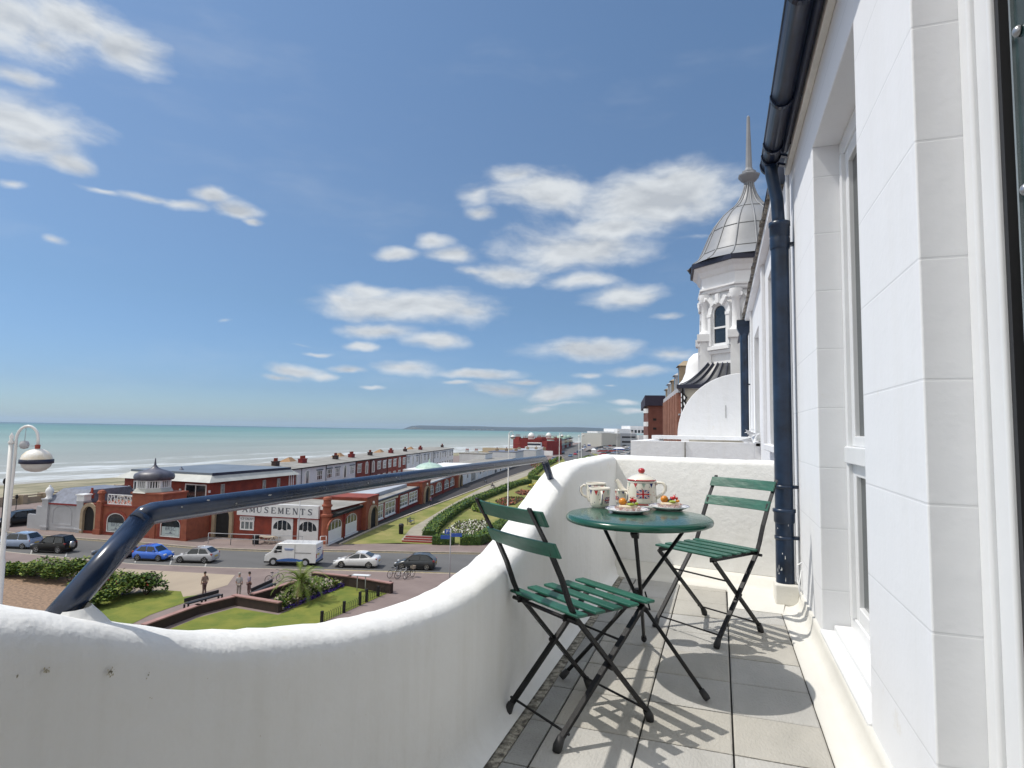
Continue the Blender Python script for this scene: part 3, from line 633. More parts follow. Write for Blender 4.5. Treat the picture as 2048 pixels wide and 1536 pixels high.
# mugs
def mug(px, py, r, h, label, hang, seed, fl=None, name='mug'):
    c = P(px, py, TZ); t = thing(name, label, 'mug', c); a = camdir(c.x, c.y)
    Rm = lambda z: r*(.84+.16*min(1, max(0, z/h))**.8)
    prof = [(0, .001), (r*.74, .001), (r*.80, .004)]+[(Rm(z), z) for z in [h*k/8 for k in range(1, 9)]]+[(r*.985, h+.0015), (r*.955, h)]+[(Rm(z)-.004, z) for z in (h*.8, h*.5, h*.2)]+[(r*.5, .008), (0, .007)]
    m = MB(); m.lathe(prof, 40); b = m.obj('cup', M_CER, t)
    m = MB(); bunting(m, Rm, (0, 0, 0), h*.90, 10, a+seed*.3, .0155*r/.042); dots(m, Rm, (0, 0, 0), h*.12, h*.72, 26, seed)
    if fl is not None: flag(m, Rm, (0, 0, 0), a+fl, h*.40, r*.75, r*.56)
    m.obj('pattern', DECO, b)
    hh = a+hang; m = MB(); k = r/.045
    m.tube([pol(hh, Rm(h*.8)-.003, h*.80), pol(hh, r+.012*k, h*.86), pol(hh, r+.024*k, h*.74), pol(hh, r+.026*k, h*.52), pol(hh, r+.015*k, h*.30), pol(hh, Rm(h*.2)-.003, h*.20)], .0052*k, 10); H_ = m.obj('handle', M_CER, t)
    m = MB(); m.tube([pol(hh, r+.0292*k, h*.76), pol(hh, r+.0312*k, h*.52), pol(hh, r+.020*k, h*.27)], .0016*k, 6); m.obj('stripe', M_NAVY, H_)
    return t
mug(1199, 1014, .053, .094, 'large cream bunting mug with navy striped handle, front left of the tea things', .15, 1, fl=.95)
mug(1192, 1004, .054, .100, 'cream mug mostly hidden behind the large bunting mug', -1.9, 2)
mug(1243, 1007, .0345, .072, 'small cream bunting mug between the big mugs and the teapot', .55, 5, fl=-.85)
c = P(1262, 1004, TZ); jt = thing('sugar_bowl', 'cream lidded pot behind the left shoulder of the teapot', 'pot', c+Vector((.02, .05, 0)))
m = MB(); m.lathe([(0, 0), (.025, 0), (.028, .03), (.027, .09), (.022, .108), (.010, .116), (0, .117)], 24); m.obj('bowl', M_CER, jt)
# plates with fruit tarts
def plate(px, py, r, label, tl_, seed):
    c = P(px, py, TZ); t = thing('plate', label, 'plate', c, group=None)
    m = MB(); m.lathe([(0, .003), (r*.58, .003), (r*.60, 0), (r*.66, 0), (r*.80, .008), (r, .0165), (r*1.0, .019), (r*.97, .0185), (r*.66, .0075), (r*.6, .006), (0, .006)], 56); b = m.obj('dish', M_CERW, t)
    for (q0, q1, mm) in ((.955, .985, M_NAVY), (.86, .878, M_NAVY)):
        f = lambda q: .0075+(q-.66)/.31*.0112+.0006
        m = MB(); m.lathe([(r*q0, f(q0)), (r*q1, f(q1))], 56); m.obj('rim_line', mm, b)
    tt = thing('fruit_tart', tl_, 'cake', c+Vector((0.002, .004, .0065)), seed)
    r2 = random.Random(seed); n = 26; m = MB(); prof = []
    for i in range(4):
        rr_ = (.030, .040, .046, .050)[i]; z = (0, .0, .010, .016)[i]
        for k in range(n):
            a = 2*math.pi*k/n; w = rr_*(1+(.07 if k % 2 else -.05)*(i > 0)); m.v.append((w*math.cos(a), w*math.sin(a), z+(r2.uniform(-.003, .004) if i > 1 else 0)))
    for i in range(3):
        for k in range(n): m.f.append([i*n+k, i*n+(k+1) % n, (i+1)*n+(k+1) % n, (i+1)*n+k]); m.m.append(0); m.sm.append(False)
    m.obj('paper_case', mat('paper_case', (.74, .72, .68), .9, col2=(.45, .25, .22), vs=90, contrast=.6), tt)
    m = MB(); m.lathe([(0, .004), (.030, .004), (.036, .018), (.032, .024), (0, .026)], 24); m.obj('pastry', mat('cream_pastry', (.72, .62, .45), .7, vs=60), tt)
    tt.scale = (1.2, 1.2, 1.2)
    def ball(cx, cy, cz, r, mm, nm, sq=1):
        m = MB(); m.lathe([(r*math.cos(a), r*sq*math.sin(a)) for a in [(-math.pi/2)+math.pi*k/8 for k in range(9)]], 14, c=(cx, cy, cz)); m.obj(nm, mm, tt)
    MO = mat('orange_fruit', (.75, .27, .02), .25, var=.2, vs=30); MR = mat('red_currant', (.62, .02, .02), .12, var=.3, vs=60); MBk = mat('blueberry', (.02, .02, .05), .3); MG = mat('green_fruit', (.33, .42, .04), .3, vs=30)
    sx = Vector((math.cos(YAW), math.sin(YAW), 0))*1.0; dn = Vector((math.sin(YAW), -math.cos(YAW), 0))
    def at(s, d, z): v = sx*s+dn*d; return v.x, v.y, z
    # undo the tart's own turn
    rot = Matrix.Rotation(-seed, 4, 'Z')
    def b2(s, d, z, r, mm, nm, sq=1): v = rot @ Vector(at(s, d, z)); ball(v.x, v.y, v.z, r, mm, nm, sq)
    b2(-.022, .005, .036, .0155, MO, 'physalis', .95)
    for k in range(9): b2(.012+r2.uniform(-.012, .018), r2.uniform(-.012, .010), .034+r2.uniform(0, .012), .0055, MR, 'currant')
    for k in range(3): b2(-.002+r2.uniform(-.006, .006), .008+r2.uniform(-.004, .004), .031+r2.uniform(0, .003), .006, MBk, 'blueberry')
    b2(.006, .020, .028, .015, MG, 'grape_slice', .35); b2(.030, .012, .030, .008, MO if seed > 1 else MG, 'grape_slice', .7)
    m = MB()
    for k in range(7):
        v0 = rot @ Vector(at(.020, -.004, .042)); m.tube([v0, v0+Vector((r2.uniform(-.012, .012), r2.uniform(-.01, .01), r2.uniform(.004, .014)))], .0009, 5)
    m.obj('sprig', mat('sprig', (.10, .25, .03) if seed > 1 else (.45, .04, .02), .5), tt)
plate(1255, 1025, .101, 'white plate with blue rim lines at the front edge of the table', 'small fruit tart with orange physalis and red currants, on the front plate', 1)
plate(1338, 1019, .097, 'white plate with blue rim lines on the right, beside the teapot', 'small fruit tart with a green sprig, on the right hand plate', 2)
# ------------------------------------------------------------------ neighbouring houses along our side of the street
nb = thing('neighbour_house', 'white rendered neighbour house running on beyond the far balcony wall, lead roof edge crumbling', 'building', (0, 0, 0))
def wall_x(mb, X0, X1, y0, y1, z0, z1, holes):
    """wall slab with rectangular holes (ya, yb, za, zb), cut as boxes; holes sorted along y"""
    y = y0
    for (a, b, c, d) in holes:
        mb.box(X0, X1, y, a, z0, z1); mb.box(X0, X1, a, b, z0, c); mb.box(X0, X1, a, b, d, z1); y = b
    mb.box(X0, X1, y, y1, z0, z1)
m = MB(); H1 = [(5.42, 6.50, .97, 2.62), (8.05, 9.15, .97, 2.42)]
wall_x(m, FX, FX+.5, 5.023, 13.6, -10.4, 2.93, H1); m.box(FX-.035, FX, 6.9, 7.05, .95, 2.93); m.box(FX-.03, FX+.0, 9.5, 9.62, .95, 2.93)
m.obj('wall', M_NB, nb, bevel=.006)
for (a, b, c, d) in H1:
    m = MB(); X = FX+.10; m.box(X, X+.06, a, b, c, c+.07); m.box(X, X+.06, a, b, d-.07, d); m.box(X, X+.06, a, a+.07, c+.07, d-.07); m.box(X, X+.06, b-.07, b, c+.07, d-.07); m.box(X-.01, X+.05, a+.07, b-.07, (c+d)/2+.25, (c+d)/2+.31)
    w = m.obj('window', M_PVC, nb, bevel=.006); m = MB(); m.box(X+.03, X+.036, a+.07, b-.07, c+.07, d-.07); m.obj('pane', M_GLASS, w)
    m = MB(); m.box(FX-.06, FX+.12, a-.05, b+.05, c-.06, c); m.obj('sill', M_NB, w, bevel=.008)
m = MB(); m.box(FX-.07, FX-.002, 5.03, 12.2, 2.88, 2.955); m.obj('fascia', M_NB, nb)
rg = random.Random(9); m = MB(); y = 4.9
while y < 12.2:
    d = rg.uniform(.05, .2); m.box(FX-.095-rg.uniform(0, .02), FX+.02, y, y+d*.86, 2.955, 2.965+rg.uniform(0, .03)); y += d
m.obj('slate_edge', mat('old_slate_edge', (.30, .28, .24), .9, col2=(.10, .09, .08), vs=9, contrast=.6), nb)
m = MB(); m.add([(FX-.10, 5.03, 3.0), (FX-.10, 13.6, 3.0), (FX+2.6, 13.6, 4.5), (FX+2.6, 5.03, 4.5)], [(0, 1, 2, 3)]); m.add([(FX-.10, 5.03, 2.97), (FX-.10, 13.6, 2.97), (FX+2.6, 13.6, 4.47), (FX+2.6, 5.03, 4.47)], [(3, 2, 1, 0)]); m.obj('roof', M_SLATE, nb)
p2 = thing('downpipe', 'navy downpipe with square hopper on the neighbour house beside the quarter round wall', 'pipe', (.385, 10.4, 0))
m = MB(); m.lathe([(.062, .95), (.062, 2.72)], 16); m.box(-.02, .09, -.03, .03, 1.85, 1.87); m.obj('pipe', M_PIPE, p2)
m = MB(); m.add([(-.06, -.05, 2.66), (.07, -.05, 2.66), (.07, .06, 2.66), (-.06, .06, 2.66), (-.11, -.09, 2.78), (.09, -.09, 2.78), (.09, .09, 2.78), (-.11, .09, 2.78), (-.11, -.09, 2.90), (.09, -.09, 2.90), (.09, .09, 2.90), (-.11, .09, 2.90)],
                [(0, 1, 5, 4), (1, 2, 6, 5), (2, 3, 7, 6), (3, 0, 4, 7), (4, 5, 9, 8), (5, 6, 10, 9), (6, 7, 11, 10), (7, 4, 8, 11), (8, 9, 10, 11), (3, 2, 1, 0)]); m.obj('hopper', M_PIPE, p2)
# flat topped bay with low white parapet, then the quarter round party wall
m = MB(); m.box(-1.10, .40, 8.0, 8.16, -10.4, .955); m.box(-1.10, -.94, 8.16, 11.0, -10.4, .955); m.box(-.94, FX, 8.16, 11.0, .70, .80); m.box(-1.06, FX, 10.2, 11.0, .96, 1.02)
m.box(-.42, -.40, 7.992, 8.0, .2, .93)
m.box(.40, FX, 8.0, 8.16, .3, .955)
o = m.obj('terrace_parapet', M_NB, bevel=.012); tag(o, 'low square white parapet of the neighbouring terrace, a dark joint down its front', 'wall')
m = MB(); m.box(-.425, -.405, 7.985, 7.9995, .2, .95); m.obj('joint', mat('joint_stain', (.20, .19, .17), .9, col2=(.5, .5, .5), vs=6, contrast=.5), o)
pr = [(.37, 1.0)]+[(.37-1.07*math.sin(R(k*5.625)), 1.03+1.07*math.cos(R(k*5.625))) for k in range(17)]+[(-.70, 1.0)]
m = MB(); M4 = Matrix(((1, 0, 0, 0), (0, 0, 1, 11.0), (0, 1, 0, 0), (0, 0, 0, 1))); m.prism(pr, 0, .13, M=M4)
o = m.obj('quarter_round_wall', M_NB, bevel=.01); tag(o, 'white quarter round party wall rising behind the neighbouring terrace', 'wall')
m = MB(); m.box(.10, .106, 10.994, 10.999, 1.33, 1.55); m.obj('crack', M_TRIM, o)
rc = random.Random(2)
m = MB()
for k in range(7):
    x, z = rc.uniform(.22, .42), .96+rc.uniform(0, .10); a = Vector((x, 8.0, z)); vs = [a+Vector((rc.uniform(-.13, .13), rc.uniform(-.1, .1), rc.uniform(-.05, .09))) for _ in range(4)]; m.add(vs, [(0, 1, 2, 3)])
o = m.obj('plastic_sheet', mat('white_sheet', (.75, .76, .78), .5)); tag(o, 'crumpled white sheeting heaped on the neighbouring terrace corner', 'sheet')
# ------------------------------------------------------------------ turret house
TC = Vector((.86, 18.2, 0))
th_ = thing('turret_house', 'ornate white corner turret with ribbed lead onion dome and spire', 'building', TC)
def octa(r, a0=R(207)): return [(r*math.cos(a0+k*math.pi/4), r*math.sin(a0+k*math.pi/4)) for k in range(8)]
m = MB(); m.prism(octa(1.34), -10.4, 5.1); m.obj('drum', M_NB, th_)
def octband(mb, prof, n=8, a0=R(207), sm=False): mb.lathe(prof, n, a0=a0, smooth=sm)
m = MB(); octband(m, [(1.42, 4.92), (1.46, 4.95), (1.46, 5.00), (1.52, 5.03), (1.52, 5.08), (1.45, 5.1), (1.45, 5.38), (1.50, 5.42), (1.56, 5.54), (1.66, 5.62), (1.68, 5.66), (1.2, 5.66)]); m.obj('cornice', M_NB, th_)
m = MB(); octband(m, [(1.30, 3.22), (1.42, 3.24), (1.44, 3.32), (1.38, 3.36), (1.34, 3.38), (1.3, 3.4)]); m.obj('plinth_course', M_NB, th_)
m = MB(); octband(m, [(1.64, 5.655), (1.745, 5.66), (1.755, 5.78), (1.67, 5.80)]); m.obj('gutter', M_NAVYT, th_)
# onion dome with rolled seams
dq = lambda z: 5.79+(z-5.79)*.79
dprof = [(r, dq(z)) for r, z in [(1.72, 5.79), (1.55, 5.94), (1.39, 6.18), (1.29, 6.45), (1.19, 6.75), (1.09, 7.05), (.96, 7.35), (.78, 7.65), (.58, 7.88), (.42, 8.05), (.30, 8.25), (.20, 8.50), (.135, 8.75), (.11, 8.95)]]
m = MB(); octband(m, dprof, 16, R(207), True)
dm_ = m.obj('dome', M_LEAD, th_)
for k in range(16):
    a = R(207)+k*math.pi/8
    if math.sin(a) > .75: continue
    m = MB(); m.tube([((r+.006)*math.cos(a), (r+.006)*math.sin(a), z) for r, z in dprof], .020, 6); m.obj('seam_roll', M_LEAD, dm_)
m = MB()
for zi in (2, 5, 8):
    r, z = dprof[zi]; m.lathe([(r+.01, z-.012), (r+.012, z+.012)], 16, a0=R(207))
m.obj('lap_joint', mat('lead_joint', (.12, .125, .13), .6), dm_)
m = MB(); octband(m, [(r, z-.70) for r, z in [(.10, 8.90), (.13, 8.98), (.22, 9.06), (.30, 9.16), (.31, 9.20), (.20, 9.26), (.20, 9.31), (.12, 9.36), (.10, 9.42)]]); octband(m, [(.095, 8.70), (.045, 10.25), (.0, 10.31)]); m.obj('finial', M_LEAD, th_)
# windows on the faces towards the sea and street, pilasters at the corners
for k in (0, 1, 7):
    a = R(207)+(k+.5)*math.pi/4; ap = 1.34*math.cos(math.pi/8); ln = 1.34*2*math.sin(math.pi/8)
    F = Matrix.Rotation(a+math.pi/2, 4, 'Z') @ Matrix.Translation((0, -ap, 0))   # local -y outwards
    wdt = .50; zb, zt = 3.46, 4.36
    arc = lambda w, z0, z1, r: [(-w/2, z0), (w/2, z0), (w/2, z1)]+[(w/2*math.cos(t), z1+r*math.sin(t)) for t in [math.pi*i/8 for i in range(1, 8)]]+[(-w/2, z1)]
    m = MB(); m.ring(arc(wdt+.26, zb-.02, zt, .38), arc(wdt, zb, zt, .25), -.09, .01, M=F); sr = m.obj('window', M_NB, th_)
    m = MB()
    for q in (-1, 1): m.box(q*(wdt/2+.06)-.07, q*(wdt/2+.06)+.07, -.13, -.09, zt-.10, zt-.02, M=F); m.box(q*(wdt/2+.06)-.05, q*(wdt/2+.06)+.05, -.115, -.09, zb, zt-.1, M=F)
    m.obj('imposts', M_NB, sr, kind='stuff')
    m = MB()
    for t in (55, 90, 125):
        c, s_ = math.cos(R(t)), math.sin(R(t)); M5 = F @ Matrix.Translation((c*.34, -.12, zt+s_*.36)) @ Matrix.Rotation(R(90-t), 4, 'Y'); m.box(-.055, .055, -.05, .04, -.11, .14, M=M5)
    m.obj('keystone', M_NB, sr)
    m = MB(); m.ring(arc(wdt, zb, zt, .25), arc(wdt-.11, zb+.06, zt, .19), -.05, .0, M=F); m.box(-wdt/2+.05, wdt/2-.05, -.055, -.0, 3.92, 3.97, M=F); m.obj('frame', M_PVC, sr)
    m = MB(); g_ = arc(wdt-.1, zb+.05, zt, .2); m.add([F @ Vector((x, -.02, z)) for x, z in g_], [list(range(len(g_)))]); m.obj('pane', M_GLASSL if k else M_GLASS, sr)
    m = MB(); m.box(-wdt/2-.1, wdt/2+.1, -.14, 0, zb-.12, zb-.03, M=F); m.obj('sill', M_NB, sr)
for k in (0, 1, 2, 7):
    a = R(207)+k*math.pi/4; cx, cy = 1.36*math.cos(a), 1.36*math.sin(a)
    m = MB(); m.lathe([(.17, 3.78), (.17, 3.85), (.135, 3.88), (.115, 3.92), (.10, 4.62), (.13, 4.66), (.15, 4.72), (.17, 4.84), (.17, 4.92)], 12, c=(cx, cy, 0))
    m.box(cx-.15, cx+.15, cy-.15, cy+.15, 2.05, 3.60); m.box(cx-.22, cx+.22, cy-.22, cy+.22, 3.60, 3.80)
    for q in (-1, 1): m.tube([(cx+q*.14*math.cos(a+1.57), cy+q*.14*math.sin(a+1.57), 4.76), (cx+q*.14*math.cos(a+1.57)+.10*math.cos(a), cy+q*.14*math.sin(a+1.57)+.10*math.sin(a), 4.76)], .06, 8)
    m.obj('column', M_NB, th_)
# lower balcony canopy in front of the turret, curved lead sheets with rolls
cp = thing('bay_canopy', 'dark curved lead canopy with rolls over the bay below the white turret', 'canopy', (0, 0, .17))
pA = [(.30, 14.9), (-.72, 14.9)]
def cz(t): return 1.92+.62*t**1.6
x0c, x1c = -.86, .25; yN, yF = 14.6, 16.9
m = MB(); nseg = 8
for i in range(nseg+1):
    t = i/nseg; z = 2.02+.52*(t**1.5)
    m.v += [(x0c+.62*t, yN+.25*t, z), (x1c, yN+.25*t, z), (x0c+.62*t, yF, z)]
for i in range(nseg):
    a = i*3; m.f += [[a, a+1, a+4, a+3], [a, a+3, a+5, a+2]]; m.m += [0, 0]; m.sm += [True, True]
cobj = m.obj('sheet', mat('dark_lead', (.07, .075, .09), .4, var=.3, vs=4), cp)
for i in range(5):
    u0 = x0c+(x1c-x0c)*i/4.6
    m = MB(); m.tube([(u0+(.62*t if i == 0 else .62*t*(1-i/4.6)), yN+.25*t-.01, 2.035+.52*(t**1.5)) for t in [k/8 for k in range(9)]], .012, 6); m.obj('roll', M_NAVYT, cp)
m = MB(); m.box(x0c-.04, x1c, yN-.07, yN+.0, 1.93, 2.02); m.box(x0c-.08, x0c-.0, yN-.06, yF, 1.93, 2.02); m.obj('gutter', M_NAVYT, cp)
m = MB(); m.box(x0c+.10, x1c+.1, yN+.06, yF, 1.30, 1.93); m.obj('frieze', mat('bay_cream', (.66, .62, .52), .8), cp)
m = MB()
for k in range(4): m.tube([(x0c+.02, yN+.02, 1.86-k*.12), (x0c+.14, yN+.02, 1.72-k*.17), (x0c+.08, yN+.02, 1.62-k*.16)], .022, 6)
m.bar((x0c+.05, yN+.02, 1.93), (x0c+.05, yN+.02, .9), .04, .04); m.bar((x0c+.2, yN+.03, 1.52), (x0c+.55, yN+.03, 1.56), .03, .07); m.obj('iron_bracket', M_IRON, cp)
m = MB(); m.box(x0c+.18, x1c+.6, yN+.1, yF, -10.4, 1.3); m.obj('bay_wall', mat('bay_cream', (.66, .62, .52), .8), cp)
# small white ogee turret further on
o5 = thing('small_turret', 'small white ogee turret half hidden behind the tall turret', 'turret', tl(-.05, 26.6, 0)*1.0)
o5.location = (-.82, 26.5, -.1)
m = MB(); m.lathe([(.72, -10), (.72, 3.1), (.80, 3.12)], 16, smooth=False); m.obj('drum', M_NB, o5)
m = MB(); m.lathe([(.84, 3.12), (.84, 3.2), (.66, 3.4), (.54, 3.7), (.50, 4.0), (.40, 4.3), (.2, 4.5), (0, 4.55)], 16); m.obj('cap', M_NB, o5)
m = MB(); m.lathe([(.80, 3.08), (.88, 3.10), (.88, 3.16), (.8, 3.17)], 16); m.obj('gutter', M_NAVYT, o5)
# brick mansion block beyond
def xf(p, a): return Matrix.Translation(p) @ Matrix.Rotation(a, 4, 'Z')
mb1 = thing('brick_mansion', 'tall red brick mansion block with stone striped pilasters behind the turret', 'building', (-1.75, 29.5, 0), R(8.4))
m = MB(); m.box(0, 6, 0, 11, -10.4, 3.0); m.obj('wall', mat('mansion_brick', (.26, .085, .05), .85, col2=(.18, .06, .04), vs=1.5), mb1)
m = MB(); m.box(-.10, 6, -.06, 11.05, 2.98, 3.22); m.box(-.06, 6, -.03, 11.03, 1.9, 1.98); m.obj('stone_cornice', M_GREYR, mb1)
for k in range(9):
    m = MB(); m.box(-.16, -.0, .3+k*1.22, .62+k*1.22, -10.4, 2.975); m.obj('pilaster', mat('pinkish_stone', (.42, .22, .16), .85), mb1)
for k in range(8):
    m = MB(); m.box(-.03, 0, .75+k*1.22, 1.40+k*1.22, -1.2, 1.6); m.obj('window', M_GLASS, mb1)
for k, (y, h, w_) in enumerate(((.2, 1.3, .9), (2.6, 1.0, .9), (5.0, .9, 1.0), (7.4, .9, 1.0), (9.6, .7, 1.0))):
    m = MB(); m.box(.0, 1.1, y, y+w_, 3.22, 3.22+h*.8); m.add([(-.1, y-.1, 3.22+h*.8), (1.2, y-.1, 3.22+h*.8), (1.2, y+w_+.1, 3.22+h*.8), (-.1, y+w_+.1, 3.22+h*.8), (.2, y+.2, 3.22+h), (1, y+.2, 3.22+h), (1, y+w_-.2, 3.22+h), (.2, y+w_-.2, 3.22+h)], [(0, 1, 5, 4), (1, 2, 6, 5), (2, 3, 7, 6), (3, 0, 4, 7), (4, 5, 6, 7)])
    d_ = m.obj('dormer', M_GREYR if k % 2 else M_STONE, mb1); m = MB(); m.box(-.02, 0, y+.25, y+w_-.25, 3.3, 3.2+h*.7); m.obj('dormer_window', M_GLASS, d_)
m = MB(); m.box(1.2, 6, .3, 10.6, 3.22, 4.0); m.obj('roof', mat('dark_slate', (.08, .085, .12), .6), mb1)
m = MB(); m.box(2.0, 3.0, 1.0, 2.2, 4.0, 4.7); m.obj('chimney', M_STONE, mb1)
mb2 = thing('brick_flats', 'plain brown brick block of flats with balconies on its seaward corner', 'building', (-6.35, 58, 0), R(8.4))
m = MB(); m.box(0, 14, 0, 14, -10.4, 3.6); m.obj('wall', mat('brown_brick', (.17, .06, .045), .9, var=.15, vs=1.5), mb2)
m = MB(); m.box(-.3, 14.2, -.25, 14.2, 3.6, 4.55); m.obj('mansard', mat('dark_fascia', (.03, .025, .05), .8), mb2)
for r_i in range(7):
    for c_i in range(2): m = MB(); m.box(.45+c_i*.9, .75+c_i*.9, -.03, 0, -2.9+r_i*.85, -2.7+r_i*.85); m.obj('vent_window', M_BLACK, mb2)
for r_i in range(6):
    m = MB(); z = 2.9-r_i*1.25; m.prism([(0, 0), (0, 1.2)]+[(-.42*math.sin(t), .6+.6*math.cos(t)) for t in [math.pi*i/8 for i in range(1, 8)]], z, z+.42)
    m.obj('balcony', M_WHITE if r_i != 3 else M_DOMEG, mb2)
# ------------------------------------------------------------------ ground, street, beach and sea (town frame: u across, v away)
def sheet(name, pts, z, m, kind='structure', label=None, cat=None):
    """flat polygon at height z from world xy points"""
    mb = MB(); mb.add([(p[0], p[1], z) for p in pts], [list(range(len(pts)))]); o = mb.obj(name, m, kind=kind, label=label, cat=cat)
    n = o.data.polygons[0].normal
    if n.z < 0: o.data.flip_normals()
    return o
# land: promenade deck and town ground, from the sea wall (left) to far inland
LAND = [(-84, -60), (-84, 60), (-76, 200), (-62, 420), (-48, 640), (-22, 800), (235, 2500), (1800, 12000), (6000, 12000), (6000, -600), (-84, -600)]
sheet('ground', [tl(u, v) for u, v in LAND], GZ-.03, M_PAVE)
# beach slope
bm = MB(); bu = []
for i, v in enumerate([-300, 0, 60, 100, 150, 215, 320, 450, 800, 2500]):
    e0 = {-300: -84, 0: -84, 60: -84, 100: -82, 150: -79, 215: -75, 320: -68, 450: -60, 800: -22, 2500: 235}[v]; sh = -146 if v < 101 else -146+(v-100)*.15
    for k, (u, z) in enumerate(((e0, GZ-1.2), (e0-12, GZ-2.2), (sh+(e0-12-sh)*.4, GZ-2.9), (sh, GZ-3.35), (sh-40, GZ-4.5))): bm.v.append(tuple(tl(u, v, z)))
for i in range(9):
    for k in range(4): bm.f.append([i*5+k, (i+1)*5+k, (i+1)*5+k+1, i*5+k+1]); bm.m.append(0); bm.sm.append(False)
def beach_mat():
    m = mat('beach', (.33, .29, .20), .9, col2=(.13, .125, .07), vs=.22, contrast=.6, bump=.8, bs=2, stretch=(1.2, .35, 1)); return m
bo = bm.obj('beach', beach_mat(), kind='structure')
# sea
sm = bpy.data.materials.new('sea'); sm.use_nodes = True; t = sm.node_tree; n_ = t.nodes; l_ = t.links; b = n_['Principled BSDF']
def mk(tp, **k):
    q = n_.new(tp)
    for a, v in k.items(): setattr(q, a, v)
    return q
geo = mk('ShaderNodeTexCoord'); sp = mk('ShaderNodeSeparateXYZ'); l_.new(geo.outputs['Object'], sp.inputs[0])
def mth2(op, a, b2=None, cl=False):
    q = n_.new('ShaderNodeMath'); q.operation = op; q.use_clamp = cl
    for i, v in enumerate((a, b2)):
        if v is None: continue
        if isinstance(v, (int, float)): q.inputs[i].default_value = v
        else: l_.new(v, q.inputs[i])
    return q.outputs[0]
def noi(sx, sy, det=4, rough=.6, off=0):
    mp = mk('ShaderNodeMapping'); mp.inputs['Scale'].default_value = (sx, sy, 1); mp.inputs['Location'].default_value = (off, off, 0); l_.new(geo.outputs['Object'], mp.inputs[0])
    q = mk('ShaderNodeTexNoise'); q.inputs['Scale'].default_value = 1; q.inputs['Detail'].default_value = det; q.inputs['Roughness'].default_value = rough; l_.new(mp.outputs[0], q.inputs['Vector']); return q.outputs['Fac']
# distance out from the waterline (object x is measured seawards)
dist = mth2('ADD', sp.outputs[0], mth2('MULTIPLY', mth2('SUBTRACT', noi(.012, .008, 3), .5), 60))
rmp = mk('ShaderNodeValToRGB'); cr = rmp.color_ramp
mr = mk('ShaderNodeMapRange'); l_.new(mth2('POWER', mth2('MAXIMUM', dist, 0), .5), mr.inputs[0]); mr.inputs[2].default_value = 100; l_.new(mr.outputs[0], rmp.inputs[0])
els = [(0, (.36, .34, .30)), (.10, (.31, .33, .30)), (.20, (.21, .29, .265)), (.36, (.12, .235, .215)), (.60, (.08, .185, .18)), (.85, (.045, .11, .13)), (1, (.03, .085, .11))]
while len(cr.elements) < len(els): cr.elements.new(.5)
for e, (p, c) in zip(cr.elements, els): e.position = p; e.color = (*c, 1)
ptc = mk('ShaderNodeMapRange'); l_.new(noi(.004, .0012, 5), ptc.inputs[0]); ptc.inputs[1].default_value = .35; ptc.inputs[2].default_value = .7; ptc.inputs[3].default_value = .85; ptc.inputs[4].default_value = 1.2
mxp = mk('ShaderNodeMix', data_type='RGBA', blend_type='MULTIPLY'); mxp.inputs[0].default_value = 1; l_.new(rmp.outputs[0], mxp.inputs[6]); l_.new(ptc.outputs[0], mxp.inputs[7])
# foam lines: breaking waves parallel to the shore within about 90 m
wv_ = mth2('SINE', mth2('ADD', mth2('MULTIPLY', dist, .19), mth2('MULTIPLY', noi(.02, .012, 4, .6, 7), 14)))
near = mk('ShaderNodeMapRange'); l_.new(dist, near.inputs[0]); near.inputs[1].default_value = 130; near.inputs[2].default_value = 45
fo = mk('ShaderNodeMapRange'); l_.new(mth2('ADD', mth2('ADD', mth2('MULTIPLY', wv_, .26), mth2('MULTIPLY', near.outputs[0], .75)), mth2('MULTIPLY', mth2('SUBTRACT', noi(.35, .06, 6, .7), .5), 2.4)), fo.inputs[0]); fo.inputs[1].default_value = .70; fo.inputs[2].default_value = 1.25
fo2 = mth2('MULTIPLY', fo.outputs[0], mth2('MULTIPLY', near.outputs[0], 1.6, True), True)
mxf = mk('ShaderNodeMix', data_type='RGBA'); l_.new(fo2, mxf.inputs[0]); l_.new(mxp.outputs[2], mxf.inputs[6]); mxf.inputs[7].default_value = (.62, .65, .66, 1)
l_.new(mxf.outputs[2], b.inputs['Base Color']); b.inputs['Roughness'].default_value = .42; b.inputs['Specular IOR Level'].default_value = .32
bp = mk('ShaderNodeBump'); bp.inputs['Strength'].default_value = 1.0; bp.inputs['Distance'].default_value = .5; l_.new(noi(.5, .22, 5, .65), bp.inputs['Height']); l_.new(bp.outputs[0], b.inputs['Normal'])
sb = MB()
# object frame: x seawards from the shoreline, y along the shore
sb.add([(-60, -9000, 0), (-60, 30000, 0), (30000, 30000, 0), (30000, -9000, 0)], [(0, 1, 2, 3)])
so_ = sb.obj('sea', sm, kind='structure'); A = tl(-146, 100, GZ-3.35); RS = RT-R(8.5)
so_.matrix_world = Matrix(((-math.cos(RS), -math.sin(RS), 0, A.x), (-math.sin(RS), math.cos(RS), 0, A.y), (0, 0, 1, A.z), (0, 0, 0, 1)))
so_.data.flip_normals() if (so_.matrix_world.to_3x3().determinant() > 0) == (so_.data.polygons[0].normal.z < 0) and so_.matrix_world.to_3x3().determinant() > 0 else None
